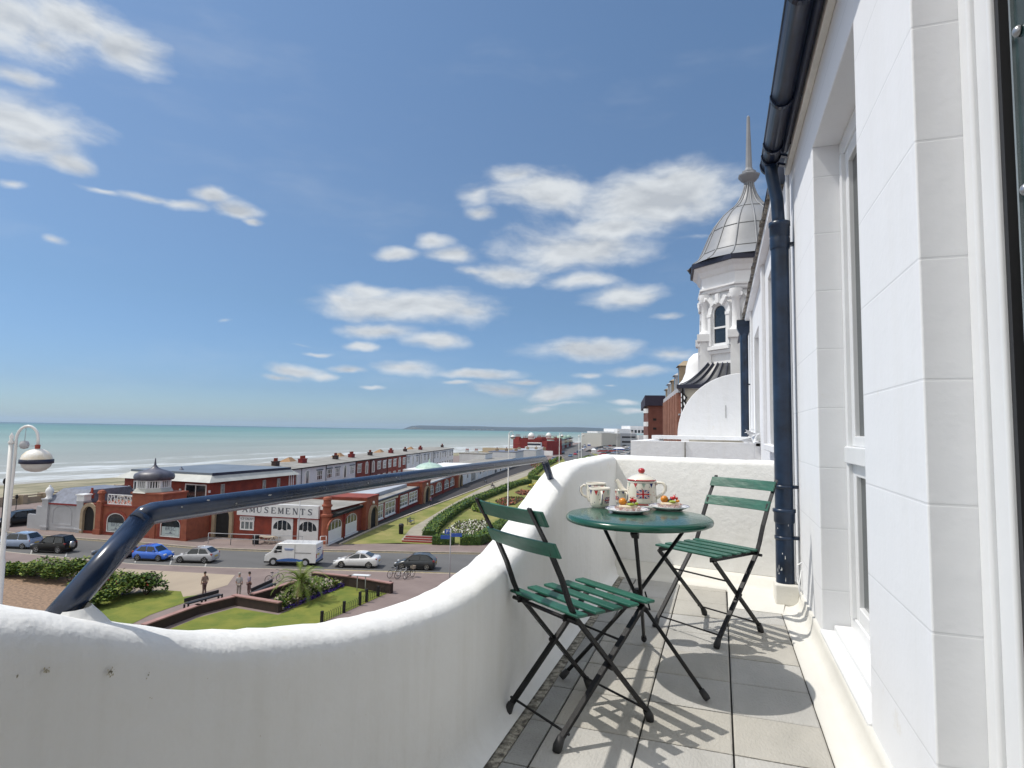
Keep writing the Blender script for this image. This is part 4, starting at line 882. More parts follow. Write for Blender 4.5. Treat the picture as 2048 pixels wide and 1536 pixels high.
# street
far = [G(-220, 1035), G(53, 1070), G(270, 1085), G(400, 1096), G(527, 1101), G(641, 1101), G(850, 1105), G(1000, 1107), G(1300, 1112)]
near_ = [G(1300, 1157), G(1000, 1152), G(880, 1149), G(640, 1142), G(440, 1137), G(270, 1130), G(55, 1110), G(-220, 1080)]
sheet('road', [(p.x, p.y) for p in far+near_], GZ-.012, M_ROAD)
def strip_line(name, pts, w, z0, z1, m, kind='structure', label=None, cat=None):
    mb = MB()
    for p, q in zip(pts, pts[1:]):
        d = (Vector((q.x-p.x, q.y-p.y, 0))).normalized(); nx = Vector((-d.y, d.x, 0))*w/2
        a, b_, c, e = p+nx, p-nx, q-nx, q+nx
        mb.prism([(a.x, a.y), (b_.x, b_.y), (c.x, c.y), (e.x, e.y)], z0, z1)
    return mb.obj(name, m, kind=kind, label=label, cat=cat)
strip_line('kerb', far, .16, GZ-.05, GZ+.09, M_KERB); strip_line('kerb', near_, .16, GZ-.05, GZ+.09, M_KERB)
# pavements are a real step above the road
sheet('far_pavement', [(p.x, p.y) for p in far]+[tuple(tl(8, 60)[:2]), tuple(tl(-14, 60.0)[:2]), tuple(tl(-28, 57)[:2]), tuple(tl(-28.5, 62)[:2]), tuple(tl(-100, 62)[:2])], GZ+.085, M_PAVE)
sheet('near_pavement', [(p.x, p.y) for p in near_]+[tuple(tl(-90, 0)[:2]), tuple(tl(20, 0)[:2])], GZ+.085, M_PAVE)
GP = GZ+.09
far_in = [p+Vector((.10, -.35, 0)) for p in far]; near_in = [p+Vector((-.05, .35, 0)) for p in near_]
for L_, nm in ((far_in[1:], 'yellow_line'), (near_in[:4], 'yellow_line')): strip_line(nm, L_, .10, GZ-.009, GZ-.007, M_YEL)
nl = [p+Vector((-.05, .62, 0)) for p in near_[:4]]; strip_line('yellow_line', nl, .10, GZ-.009, GZ-.007, M_YEL)
for i in range(6): a, b = G(60+i*70, 1112+i*4.2), G(64+i*70, 1100+i*4.2); strip_line('bay_line', [a, b], .10, GZ-.009, GZ-.007, M_WLINE)
# forecourt: paving of buff concrete, gravel, grass
sheet('buff_forecourt', [G(x, y, GP)[:2] for x, y in ((222, 1136), (470, 1150), (455, 1170), (360, 1200), (250, 1185), (100, 1150), (40, 1124))], GP+.004, M_CONC)
sheet('gravel_bed', [G(x, y, GP)[:2] for x, y in ((-200, 1120), (10, 1140), (140, 1150), (230, 1170), (160, 1215), (-200, 1260))], GP+.008, M_GRAV)
sheet('verge_grass', [G(x, y, GP)[:2] for x, y in ((160, 1225), (200, 1195), (322, 1180), (362, 1183), (366, 1194), (425, 1186), (300, 1230), (240, 1260))], GP+.012, M_GRASS)
sheet('lawn', [G(x, y, GP)[:2] for x, y in ((300, 1275), (395, 1236), (470, 1216), (556, 1230), (575, 1222), (690, 1172), (774, 1187), (640, 1247), (560, 1310), (300, 1310))], GP+.012, M_GRASS)
# long garden beside the shops
gk = [G(680, 1089, GP), G(760, 1052, GP), G(852, 1017, GP), G(1000, 960.6, GP), G(1080, 932, GP), G(1160, 905, GP)]
strip_line('garden_kerb', gk, .25, GZ, GP+.12, M_KERB)
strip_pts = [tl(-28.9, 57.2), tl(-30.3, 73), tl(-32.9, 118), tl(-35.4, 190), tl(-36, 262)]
sheet('area_way', [(q.x, q.y) for q in strip_pts]+[(q.x, q.y) for q in reversed(gk[:5])], GP+.014, mat('dark_area_paving', (.040, .036, .036), .9))  # dark flat sheet between the shop walls and the garden kerb
right_ = [tl(-2, 300), tl(-6, 120), tl(-10.5, 80), tl(-13.9, 60.5)]
sheet('garden_grass', [(p.x, p.y) for p in gk]+[(p.x, p.y) for p in right_]+[tuple(G(870, 1089, GP)[:2]), tuple(G(795, 1086, GP)[:2])], GP+.004, M_GRASSD)
sheet('garden_path', [G(x, y, GP)[:2] for x, y in ((802, 1080), (822, 1056), (850, 1040), (900, 1010), (960, 978), (1010, 957), (1060, 938), (1110, 920), (1120, 920), (1080, 942), (1040, 957), (980, 985), (940, 1002), (905, 1020), (870, 1050), (848, 1080))], GP+.010, M_PATH)
sheet('far_path', [tuple(tl(u, v)[:2]) for u, v in ((-13.5, 60.5), (-11.5, 80), (-7.5, 120), (-3, 300), (2, 300), (-2, 110), (-6, 60))], GP+.010, M_PAVE)
# road running away on the right beyond the garden and the big car park
sheet('seafront_road', [tuple(tl(u, v)[:2]) for u, v in ((-22, 230), (-34, 330), (-40, 420), (-44, 640), (-36, 640), (-30, 420), (-18, 330), (-6, 230))], GP+.006, M_ROAD)
sheet('car_park', [tuple(tl(u, v)[:2]) for u, v in ((-2, 230), (-16, 330), (-28, 420), (-34, 600), (30, 600), (30, 230))], GP+.006, mat('pale_tarmac', (.22, .20, .19), .9, var=.15, vs=.1))
sheet('far_green', [tuple(tl(u, v)[:2]) for u, v in ((-36, 640), (-40, 760), (10, 760), (10, 640))], GP+.010, M_GRASS)
# headland across the bay
hm = MB(); prof = [(800, 861, 0), (812, 855.5, 60), (822, 851.5, 105), (840, 850.2, 118), (870, 850.8, 112), (905, 851.6, 108), (950, 851.8, 110), (1000, 853.5, 98), (1060, 854.5, 95), (1110, 853.5, 112), (1150, 853.6, 118), (1200, 855.5, 100), (1225, 858.5, 62), (1290, 860, 45), (1400, 861, 40), (1600, 861, 40)]
rh = random.Random(4)
for i, (x, y, hgt) in enumerate(prof):
    D = 11500; d = ray(x, 868); d = Vector((d.x, d.y, 0)).normalized(); base = d*D
    ytop = y; dd = ray(x, ytop); s = D/math.hypot(dd.x, dd.y); zt = EYE+dd.z*s
    for (k, q) in ((0, -14.2), (120, (zt+14)*.45-14), (500, (zt+14)*.9-14), (900, zt), (3200, zt*.9-2)): hm.v.append((base.x+d.x*k, base.y+d.y*k, q))
for i in range(len(prof)-1):
    for k in range(4): hm.f.append([i*5+k, (i+1)*5+k, (i+1)*5+k+1, i*5+k+1]); hm.m.append(0); hm.sm.append(False)
hm.obj('headland', mat('headland_scrub', (.040, .055, .060), 1, col2=(.026, .038, .045), vs=.002, contrast=.3), kind='structure')
cm_ = MB()
for (x0, x1) in ((816, 846), (880, 900), (930, 990), (1010, 1090)):
    for x in range(x0, x1, 3):
        if x0 > 850 and rh.random() < .45: continue
        d = ray(x, 868); d = Vector((d.x, d.y, 0)).normalized(); p = d*11550; w = 14; h = rh.uniform(8, 26) if x0 > 850 else 32*(1-abs(x-830)/18)+8
        tn = Vector((-d.y, d.x, 0)); cm_.box(p.x-w, p.x+w, p.y-10, p.y+10, -12, -12+h)
cm_.obj('cliff_and_town', mat('chalk', (.42, .38, .33), 1, var=.3, vs=.01), kind='stuff', label='pale chalk cliff and tiny buildings along the foot of the headland')
# sea wall with buttresses at the left
sw = thing('sea_wall', 'stepped concrete sea wall with buttresses above the beach on the left', 'wall', tl(-84, 0), RT)
m = MB(); m.box(-.6, .2, -20, 130, -3.0, .15); m.obj('wall', M_CONC, sw)
for k in range(12): m = MB(); m.box(-.9, .6, 52+k*3.4, 52.7+k*3.4, -2.5, 1.25); m.obj('buttress', M_CONC, sw)
m = MB(); m.box(-.3, 0, 50, 94, 1.0, 1.15); m.box(-.3, 0, 50, 94, .15, .8); m.obj('rail', M_CONC, sw)
# ------------------------------------------------------------------ buildings: a Front is a vertical plane from A to B; local x runs A->B, -y faces out, z up from the ground
class Front:
    def __init__(s, A, B):
        s.A = Vector((A[0], A[1], GZ)); d = Vector((B[0]-A[0], B[1]-A[1], 0)); s.len = d.length; s.d = d.normalized(); s.rz = math.atan2(d.y, d.x); s.n = Vector((-s.d.y, s.d.x, 0))
    def hit(s, px, py, y=0.0):
        o = s.A+s.n*y-Vector((0, 0, EYE)); r = ray(px, py); t = Vector((o.x, o.y, 0)).dot(s.n)/r.dot(s.n); p = Vector((0, 0, EYE))+r*t; return (p-s.A).dot(s.d), p.z-GZ
    def x(s, px, py=1060): return s.hit(px, py)[0]
    def root(s, name, label, cat='building', group=None, x=0): return thing(name, label, cat, s.A+s.d*x, s.rz, group)
def outline(x, z, w, h, arch=0, n=8):
    """counter-clockwise outline; arch = rise of the curved head"""
    if not arch: return [(x-w/2, z), (x+w/2, z), (x+w/2, z+h), (x-w/2, z+h)]
    sp = z+h-arch
    return [(x-w/2, z), (x+w/2, z), (x+w/2, sp)]+[(x+w/2*math.cos(math.pi*i/n), sp+arch*math.sin(math.pi*i/n)) for i in range(1, n)]+[(x-w/2, sp)]
def poly_y(m, pts, y, mi=0, M=None):
    vs = [Vector((a, y, b)) for a, b in pts]; m.add([M @ v for v in vs] if M else vs, [list(range(len(vs)))], mi)
def window(parent, x, z, w, h, arch=0, nx=2, nz=1, fm=None, gm=None, name='window', fw=.09, M=None, y=0, surround=None, sw=.22, solid=0):
    """frame standing 6 cm proud, pane 2 cm proud inside it, optional brick or stone surround; solid = lower share filled by panels"""
    fm = fm or M_WFR; gm = gm or M_GLASS; oo = outline(x, z, w, h, arch); ii = outline(x, z+fw, w-2*fw, h-2*fw, max(0, arch-fw) if arch else 0)
    m = MB(); m.ring(oo, ii, y-.07, y+.01, M=M)
    for i in range(1, nx): q = x-w/2+w*i/nx; m.box(q-fw*.35, q+fw*.35, y-.06, y, z+fw*.5, z+h-fw*.5-(arch*.5*abs(2*i/nx-1) if arch else 0), M=M)
    for i in range(1, nz): q = z+h*i/nz; m.box(x-w/2+fw*.5, x+w/2-fw*.5, y-.058, y, q-fw*.35, q+fw*.35, M=M)
    if solid: m.box(x-w/2+fw*.5, x+w/2-fw*.5, y-.05, y, z+fw*.5, z+h*solid, M=M)
    f = m.obj(name, fm, parent)
    m = MB(); poly_y(m, ii, y-.02, M=M); m.obj('pane', gm, f)
    if surround:
        m = MB(); m.ring(outline(x, z, w+2*sw, h+sw, arch+sw if arch else 0), oo, y-.12, y+.01, M=M); m.obj('surround', surround, f)
    return f
def archway(parent, x, z, w, h, arch, surround, y=0, M=None, sw=.35, name='doorway'):
    m = MB(); poly_y(m, outline(x, z, w, h, arch), y-.012, M=M); f = m.obj(name, M_BLACK, parent)
    m = MB(); m.ring(outline(x, z, w+2*sw, h+sw, arch+sw*.9), outline(x, z, w, h, arch), y-.28, y+.01, M=M); m.obj('arch_surround', surround, f); return f
def chimney(parent, x, y, z, w=.9, d=.6, h=.9, n=3, m1=None, ph=.5):
    m = MB(); m.box(x-w/2, x+w/2, y-d/2, y+d/2, z-.3, z+h); m.box(x-w/2-.06, x+w/2+.06, y-d/2-.06, y+d/2+.06, z+h, z+h+.12); c = m.obj('chimney', m1 or M_BRICK, parent)
    for k in range(n):
        q = MB(); q.lathe([(.13, z+h+.1), (.11, z+h+.12+ph), (.14, z+h+.16+ph)], 8, c=(x-w/2+w*(k+.5)/n, y, 0)); q.obj('chimney_pot', M_POT, c)
    return c
def finial(m, c, z, s=1.0, n=14):
    m.lathe([(.42*s, z), (.42*s, z+.10*s), (.30*s, z+.14*s), (.34*s, z+.5*s), (.46*s, z+.8*s), (.42*s, z+1.1*s), (.25*s, z+1.35*s), (.12*s, z+1.45*s), (.13*s, z+1.6*s), (0, z+1.7*s)], n, c=(c[0], c[1], 0))
# ---- corner building (rendered garage end, brick front, cupola)
FA = Front(G(78, 1060), G(375, 1084))
g1 = FA.root('grey_lodge', 'grey rendered building with blue slate roof and blind arch at the left end', x=0)
xa, xb = FA.x(86), FA.x(157)
zt = FA.hit(120, 1007)[1]
m = MB(); m.box(xa, xb, 0, 7, 0, zt); m.obj('wall', M_GREYR, g1)
m = MB(); m.add([(xa-.05, -.15, zt+.05), (xb, -.15, zt+.05), (xb, 1.2, zt+1.45), (xa+.9, 1.2, zt+1.45), (xa-.05, 7, zt+.05), (xa+.9, 6, zt+1.45), (xb, 6, zt+1.45), (xb, 7, zt+.05)], [(0, 1, 2, 3), (0, 3, 5, 4), (3, 2, 6, 5), (4, 5, 6, 7), (1, 7, 6, 2)]); m.obj('roof', M_SLATE, g1)
m = MB(); m.box(xa-.1, xb, -.16, -.0, zt-.12, zt+.05); m.obj('eaves_band', M_BRICKD, g1)
m = MB(); cx = (FA.x(103)+FA.x(142))/2; w = FA.x(142)-FA.x(103); m.ring(outline(cx, .7, w, 2.1, .75), outline(cx, .85, w-.2, 1.85, .65), -.05, .01); m.box(cx-.6, xb-.2, -.1, 0, .35, .5); m.obj('blind_arch', M_GREYR, g1)
for (pa, zz) in ((90, 970), (FA.x(154), 988)):
    x = FA.x(90) if pa == 90 else FA.x(160); m = MB(); m.box(x-.42, x+.42, -.22, .6, 0, zt+.35 if pa == 90 else zt+.3); m.box(x-.52, x+.52, -.30, .7, .35, .5); m.box(x-.5, x+.5, -.28, .68, zt+.3, zt+.45)
    pil = m.obj('gate_pillar', M_GREYR, g1)
    m = MB()
    if pa == 90: finial(m, (x, .2), zt+.45, .85)
    else: m.box(x-.5, x+.5, -.2, .6, zt+.45, zt+1.0); m.box(x-.6, x+.6, -.3, .7, zt+1.0, zt+1.12)
    m.obj('cap', M_WHITE, pil)
chimney(g1, FA.x(163), .9, zt+.9, .3, .3, .1, 1, M_POT, .55)
m = MB(); m.box(xa-1.3, xa-.4, .1, .35, 0, 2.5); m.box(xa-2.5, xa-1.3, .1, .35, 0, 1.6); o = m.obj('side_wall', M_GREYR, loc=FA.A, rz=FA.rz); tag(o, 'low stepped grey wall running left from the grey lodge', 'wall')
m = MB(); m.tube([(xa+.35, -.12, 0), (xa+.35, -.12, zt)], .05, 6); m.obj('drainpipe', M_WHITE, g1)
g2 = FA.root('club_building', 'orange brick club building with arched windows, roof terrace and cupola tower')
x0, x1 = FA.x(157), FA.x(375); zp = FA.hit(233, 1012)[1]
m = MB(); m.box(x0+.01, x1, 0, 4.5, 0, zp); m.obj('wall', M_BRICKO, g2)
m = MB(); m.box(x0+.01, x1+.05, -.14, .1, zp-.05, zp+.12); m.box(x0+.01, x1+.1, -.10, 0, 0, .35); m.obj('stone_band', M_BRICK, g2)
c0, c1 = FA.x(168), FA.x(191); archway(g2, (c0+c1)/2, .05, c1-c0, 2.85, .9, M_STONE)
for px in (199,):
    x = FA.x(px); m = MB(); m.box(x-.35, x+.35, -.3, .4, 0, zp+.35); m.box(x-.45, x+.45, -.4, .5, 0, .6); m.lathe([(.40, zp+.35), (.28, zp+.55), (.28, zp+1.1), (.42, zp+1.25), (.30, zp+1.5), (0, zp+1.6)], 8, c=(x, 0, 0), smooth=False); m.obj('pillar', M_BRICKO, g2)
for (a, b, top, bot) in ((213, 252, 1027, 1063), (320, 363, 1036, 1076)):
    xa2, za = FA.hit(a, bot); xb2, zb = FA.hit(b, top); f = window(g2, (xa2+xb2)/2, max(za, .35), xb2-xa2, zb-max(za, .35), .75, 1, 1, surround=M_BRICK, sw=.28)
    m = MB(); m.box((xa2+xb2)/2-(xb2-xa2)*.43, (xa2+xb2)/2+(xb2-xa2)*.43, -.04, -.025, max(za, .35)+.12, 1.35); fr = m.obj('frosted_film', mat('frosted_film', (.42, .50, .52), .5), f)
    Mx = Matrix.Translation(((xa2+xb2)/2, -.045, 1.15)) @ Matrix.Rotation(math.pi/2, 4, 'X'); text('BRSC', .50, fr, M_SLATE, Mx, off=.15)
    m = MB(); m.add([((xa2+xb2)/2-.15, -.045, .72), ((xa2+xb2)/2+.25, -.045, .72), ((xa2+xb2)/2, -.045, .92)], [(0, 1, 2)]); m.box((xa2+xb2)/2-.6, (xa2+xb2)/2+.6, -.046, -.042, .66, .70); m.obj('boat_mark', M_SLATE, fr)
xd = FA.x(283); m = MB(); m.box(xd-.3, xd+.45, -.05, 0, .1, 2.0); m.obj('door', M_WHITE, g2)
for px in (308, 371): x = FA.x(px); m = MB(); m.box(x-.4, x+.25, -.18, 0, 0, zp); m.obj('pilaster', M_BRICKO, g2)
# balustrade and terrace
xt0, xt1 = FA.x(212), FA.x(264); m = MB(); zb = zp+.15
m.box(xt0, xt1, -.05, .05, zb+.95, zb+1.03); m.box(xt0, xt1, -.05, .05, zb, zb+.08); k = xt0
while k < xt1: m.box(k-.03, k+.03, -.03, .03, zb, zb+.95); k += .42
for q in range(5): a = xt0+(xt1-xt0)*q/5; m.bar((a, 0, zb+.1), (a+(xt1-xt0)/5, 0, zb+.9), .04, .04); m.bar((a, 0, zb+.9), (a+(xt1-xt0)/5, 0, zb+.1), .04, .04)
m.obj('balustrade', M_WHITE, g2)
for q in range(3):
    m = MB(); a = xt0+.6+q*1.25; m.box(a-.4, a+.4, .8, 1.4, zb+.68, zb+.74); m.box(a-.5, a+.5, .45, .7, zb+.40, zb+.46); m.bar((a-.3, .5, zb), (a-.3, 1.1, zb+.7), .05, .05); m.bar((a+.3, .5, zb), (a+.3, 1.1, zb+.7), .05, .05); o = m.obj('terrace_table', M_WOOD, loc=FA.A, rz=FA.rz); tag(o, ['leftmost weathered outdoor table on the club terrace, behind the white balustrade', 'middle weathered outdoor table on the club terrace, behind the white balustrade', 'weathered outdoor table on the club terrace nearest the cupola tower'][q], 'table', 'tables on the club roof terrace')
# cupola tower
tx0, tx1 = FA.hit(265, 1000)[0], FA.hit(330, 1000)[0]+1.0; ty = .6; zt2 = FA.hit(300, 988)[1]
m = MB(); m.box(tx0, tx1-1.2, -.06, 3.0, 0, zt2-.05); m.box(tx0-.12, tx1-1.1, -.18, 3.1, zt2-.05, zt2+.12); m.obj('tower', M_BRICKO, g2)
cxx, cy = FA.hit(308, 970, 1.6)[0], 1.6; rw = (FA.hit(336, 970, 1.6)[0]-FA.hit(280, 970, 1.6)[0])/2*.92
m = MB(); m.lathe([(rw+.35, zt2+.05), (rw+.25, zt2+.12), (rw, zt2+.5)], 8, c=(cxx, cy, 0), smooth=False, a0=R(22.5)); m.obj('cupola_skirt', M_FASC, g2)
m = MB(); m.lathe([(rw*.86, zt2+.45), (rw*.86, zt2+1.25)], 8, c=(cxx, cy, 0), smooth=False, a0=R(22.5)); lv = m.obj('louvre_core', M_BLACK, g2)
m = MB(); m.lathe([(rw*.98, zt2+.42), (rw*.98, zt2+.55), (rw*.9, zt2+.55)], 8, c=(cxx, cy, 0), smooth=False, a0=R(22.5)); m.lathe([(rw*.9, zt2+1.2), (rw*1.0, zt2+1.2), (rw*1.0, zt2+1.32)], 8, c=(cxx, cy, 0), smooth=False, a0=R(22.5))
for k in range(8):
    a = R(22.5+45*k); b2_ = R(22.5+45*(k+1))
    for q in range(5):
        t_ = q/5; x = cxx+rw*.93*(math.cos(a)*(1-t_)+math.cos(b2_)*t_); y = cy+rw*.93*(math.sin(a)*(1-t_)+math.sin(b2_)*t_); ww = .10 if q == 0 else .045; m.box(x-ww, x+ww, y-ww, y+ww, zt2+.5, zt2+1.22)
m.obj('louvres', M_WHITE, lv)
m = MB(); zq = zt2+1.3; m.lathe([(rw*1.06, zq), (rw*1.12, zq+.1), (rw*1.14, zq+.35), (rw*1.08, zq+.62), (rw*.85, zq+.85), (rw*.5, zq+1.02), (rw*.22, zq+1.22), (rw*.08, zq+1.5), (.07, zq+1.9), (.05, zq+2.2), (0, zq+2.25)], 16, c=(cxx, cy, 0)); m.obj('cupola_dome', mat('dark_cupola_lead', (.12, .12, .15), .45, col2=(.03, .03, .05), vs=.8), g2)
# ---- upper clubhouse behind with wide zinc eaves and blue grey roof
C0 = G(419, 966, -5.35); C1 = G(229, 955, -5.35); C2 = G(553, 947, -5.35)
FB = Front(C1, C0)
g3 = FB.root('upper_clubhouse', 'brick upper clubhouse with wide pale zinc eaves and flat blue grey roof')
Ld = (Vector((C2.x-C0.x, C2.y-C0.y, 0)).length); H3 = 5.15; W3 = FB.len
m = MB(); m.box(.8, W3-.7, .7, Ld, 0, H3+.05); m.obj('wall', M_BRICK, g3)
m = MB(); m.add([(0, 0, H3), (W3, 0, H3), (W3, Ld, H3), (0, Ld, H3), (1.2, 1.2, H3+.75), (W3-.9, 1.2, H3+.75), (W3-.9, Ld-1, H3+.75), (1.2, Ld-1, H3+.75)], [(3, 2, 1, 0), (0, 1, 5, 4), (1, 2, 6, 5), (2, 3, 7, 6), (3, 0, 4, 7)]); m.obj('eaves', M_FASC, g3)
m = MB(); m.box(1.15, W3-.85, 1.15, Ld-.95, H3+.72, H3+.98); m.obj('roof', M_ROOFB, g3)
m = MB(); m.box(W3-.84, W3-.80, 1.15, Ld-.9, H3+.55, H3+.99); m.obj('roof_edge', M_NAVYT, g3)
for (a, b) in ((256, 277), (360, 403), ):
    xa2, xb2 = FB.x(a, 985), FB.x(b, 985); window(g3, (xa2+xb2)/2, 2.9, xb2-xa2, 1.95, 0, 2 if b-a > 30 else 1, 1, y=.7, name='glazed_door', fw=.12)
Ms = Matrix.Translation((W3-.7, .7, 0)) @ Matrix.Rotation(math.pi/2, 4, 'Z')
for yy_ in (1.9, 8.6, 11.2): window(g3, yy_, 3.3, .55, 1.5, 0, 1, 1, fm=M_FASC, gm=M_GLASSL, M=Ms, name='narrow_window')
for q in range(3): m = MB(); m.box(W3-.75, W3-.63, Ld-1.4+q*.4, Ld-1.25+q*.4, 2.8, H3); m.obj('corner_post', M_WHITE, g3)
for px in (249, 352, 411): x = FB.x(px, 975); m = MB(); m.lathe([(.12, 4.0), (.12, 4.25)], 8, c=(x, .58, 0)); m.box(x-.05, x+.05, .55, .7, 4.05, 4.2); m.obj('wall_lamp', M_WHITE, g3)
# grey sea tower and chimneys beyond
o = FA.root('grey_kiosk_tower', 'small grey square tower with finial behind the slate roofed lodge'); xk = FA.x(212, 960)
m = MB(); m.box(xk-1.0, xk+.6, 9, 11, 0, 5.2); m.box(xk-1.15, xk+.75, 8.9, 11.1, 5.2, 5.35); m.obj('tower', M_GREYR, o); m = MB(); finial(m, (xk-.1, 10), 5.35, .7); m.obj('finial', M_SLATE, o)
o = FA.root('low_flat_range', 'low grey range with a pale flat roof behind the lodge'); m = MB(); m.box(FA.x(105), FA.x(225), 7.2, 12, 0, 3.7); m.obj('wall', M_GREYR, o); m = MB(); m.box(FA.x(105)-.1, FA.x(225), 7.1, 12.1, 3.7, 3.9); m.obj('roof', M_ROOFL, o)
# ---- recessed link wall, then the amusements hall
FC = Front(tl(-42.6, 56.9), tl(-28.6, 56.5))
link = FC.root('recessed_entrance', 'dark brick recessed entrance range with a wide black arched doorway')
xl = 0; xr = FC.x(478, 1050)
m = MB(); m.box(-.4, xr, .0, 6, 0, 3.3); m.obj('wall', M_BRICK, link)
m = MB(); m.box(-.4, xr, -.05, .3, 3.2, 3.45); m.obj('coping', M_BRICKO, link)
a, b = FC.x(432, 1050), FC.x(461, 1050); archway(link, (a+b)/2, .02, b-a, 3.0, .85, M_STONE)
am = FC.root('amusement_hall', 'brick amusement arcade with long white fascia sign and white arched doors'); L3 = FC.x(645, 1060)
LR = Front(G(660, 1090), G(900, 980))
m = MB(); m.box(xr+.01, L3, 0, 8.0, 0, 3.3); m.obj('wall', M_BRICK, am)
m = MB(); m.add([(xr, .2, 3.32), (L3+.8, .2, 3.32), (L3+.8, 8, 3.34), (xr, 8, 3.34)], [(0, 1, 2, 3)]); m.obj('roof', M_LEADR, am); m = MB(); m.box(xr, L3-3.2, 8.0, 8.25, 0, 3.7); m.obj('rear_parapet', M_BRICK, am)
z0s, z1s = FC.hit(560, 1033)[1], FC.hit(560, 1008)[1]
m = MB(); m.box(FC.x(478, 1020), FC.x(640, 1020), -.32, .05, z0s, z1s); sg = m.obj('fascia_sign', M_WHITE, am)
m = MB(); m.box(FC.x(478, 1020), FC.x(640, 1020), -.30, .0, z0s-.10, z0s-.005); m.obj('sign_trim', M_BRICKD, sg)
xm = (FC.x(490, 1020)+FC.x(628, 1020))/2; Mx = Matrix.Translation((xm, -.33, (z0s+z1s)/2)) @ Matrix.Rotation(math.pi/2, 4, 'X')
# serif capitals drawn as strokes
def serif(txt, h, w_tot, parent, M, mm):
    G_ = {'A': [((.1, 0), (.5, 1), .08), ((.5, 1), (.9, 0), .17), ((.25, .36), (.75, .36), .07)], 'M': [((.1, 0), (.1, 1), .07), ((.1, 1), (.5, .12), .17), ((.5, .12), (.9, 1), .07), ((.9, 1), (.9, 0), .17)],
          'U': [((.15, 1), (.15, .25), .17), ((.15, .25), (.35, .03), .12), ((.35, .03), (.65, .03), .09), ((.65, .03), (.85, .25), .08), ((.85, .25), (.85, 1), .07)],
          'S': [((.82, .86), (.6, .97), .08), ((.6, .97), (.3, .93), .09), ((.3, .93), (.2, .72), .13), ((.2, .72), (.78, .36), .17), ((.78, .36), (.78, .14), .13), ((.78, .14), (.5, .03), .09), ((.5, .03), (.18, .14), .08), ((.84, 1), (.84, .74), .05), ((.16, 0), (.16, .26), .05)],
          'E': [((.22, 0), (.22, 1), .17), ((.1, .97), (.85, .97), .07), ((.1, .03), (.88, .03), .07), ((.22, .52), (.62, .52), .07), ((.85, .99), (.85, .78), .05), ((.88, 0), (.88, .24), .05), ((.62, .62), (.62, .42), .05)],
          'N': [((.15, 0), (.15, 1), .07), ((.15, 1), (.85, 0), .17), ((.85, 0), (.85, 1), .07)], 'T': [((.5, 0), (.5, 1), .17), ((.08, .97), (.92, .97), .07), ((.09, 1), (.09, .74), .05), ((.91, 1), (.91, .74), .05)]}
    FT = {'A': [(.1, 0), (.9, 0)], 'M': [(.1, 0), (.9, 0), (.1, 1), (.9, 1)], 'U': [(.15, 1), (.85, 1)], 'N': [(.15, 0), (.15, 1), (.85, 1)], 'T': [(.5, 0)], 'E': [], 'S': []}
    pitch = w_tot/len(txt); lw = pitch*.74
    for i, ch in enumerate(txt):
        m = MB(); ox = -w_tot/2+pitch*(i+.5)-lw/2
        for (p, q, t) in G_[ch]: m.bar(M @ Vector((ox+p[0]*lw, (p[1]-.5)*h, 0)), M @ Vector((ox+q[0]*lw, (q[1]-.5)*h, 0)), .03, t*h*1.15, up=M.to_3x3() @ Vector((.01, 1, 0)) if abs(p[0]-q[0]) > abs(p[1]-q[1]) else M.to_3x3() @ Vector((1, .01, 0)))
        for (x, y) in FT[ch]: y2 = .035 if y == 0 else .965; m.bar(M @ Vector((ox+(x-.15)*lw, (y2-.5)*h, 0)), M @ Vector((ox+(x+.15)*lw, (y2-.5)*h, 0)), .03, .06*h, up=M.to_3x3() @ Vector((0, 1, 0)))
        m.obj('letter', mm, parent, kind=None)
serif('AMUSEMENTS', .60, FC.x(631, 1020)-FC.x(487, 1020), sg, Mx, mat('sign_grey', (.10, .11, .14), .6))
a, b = FC.x(480, 1050), FC.x(509, 1050); window(am, (a+b)/2, .95, b-a-.1, 1.75, 0, 3, 2, gm=M_GLASSL, fw=.12)
m = MB(); m.box(a, b, -.10, 0, z0s-.75+.15, z0s-.12); ic = m.obj('ice_cream_board', M_WHITE, am); text('ICE CREAM', .30, ic, mat('sign_grey', (.10, .11, .14), .6), Matrix.Translation(((a+b)/2, -.105, z0s-.40)) @ Matrix.Rotation(math.pi/2, 4, 'X'))
for (p, q) in ((544, 586), (595, 637)):
    a, b = FC.x(p, 1060), FC.x(q, 1060); cx = (a+b)/2; w = b-a
    m = MB(); m.box(a, b, -.08, .0, 0, z0s-.12); m.box(cx-.015, cx+.015, -.09, -.08, 0, 1.95); d_ = m.obj('arched_door', M_WHITE, am)
    zs_ = z0s-.95; n_pan = 4
    for k in range(n_pan):
        t0, t1 = math.pi-math.pi*(k+.08)/n_pan, math.pi-math.pi*(k+.92)/n_pan; rx = w*.44; rz_ = .62
        pts = [(cx+rx*math.cos(t0), zs_+rz_*math.sin(t0)*.0), ]
        xs0, xs1 = cx-rx+2*rx*(k+.06)/n_pan, cx-rx+2*rx*(k+.94)/n_pan; top = lambda x: zs_-.25+.85*math.sqrt(max(0, 1-((x-cx)/rx)**2))
        m = MB(); poly_y(m, [(xs0, zs_-.28+(0 if k in (1, 2) else -.0)), (xs1, zs_-.28)]+[(xs1+(xs0-xs1)*i/4, top(xs1+(xs0-xs1)*i/4)) for i in range(5)], -.085); m.obj('fan_pane', M_GLASS, d_)
    for s in (-1, 1): m = MB(); m.box(cx+s*.32-.17, cx+s*.32+.17, -.086, -.079, 1.15, 1.78); m.obj('door_pane', M_GLASS, d_)
m = MB(); x = FC.x(590, 1060); m.box(x-.08, x+.08, -.2, 0, 2.55, 2.75); m.obj('wall_lamp', M_WHITE, am)
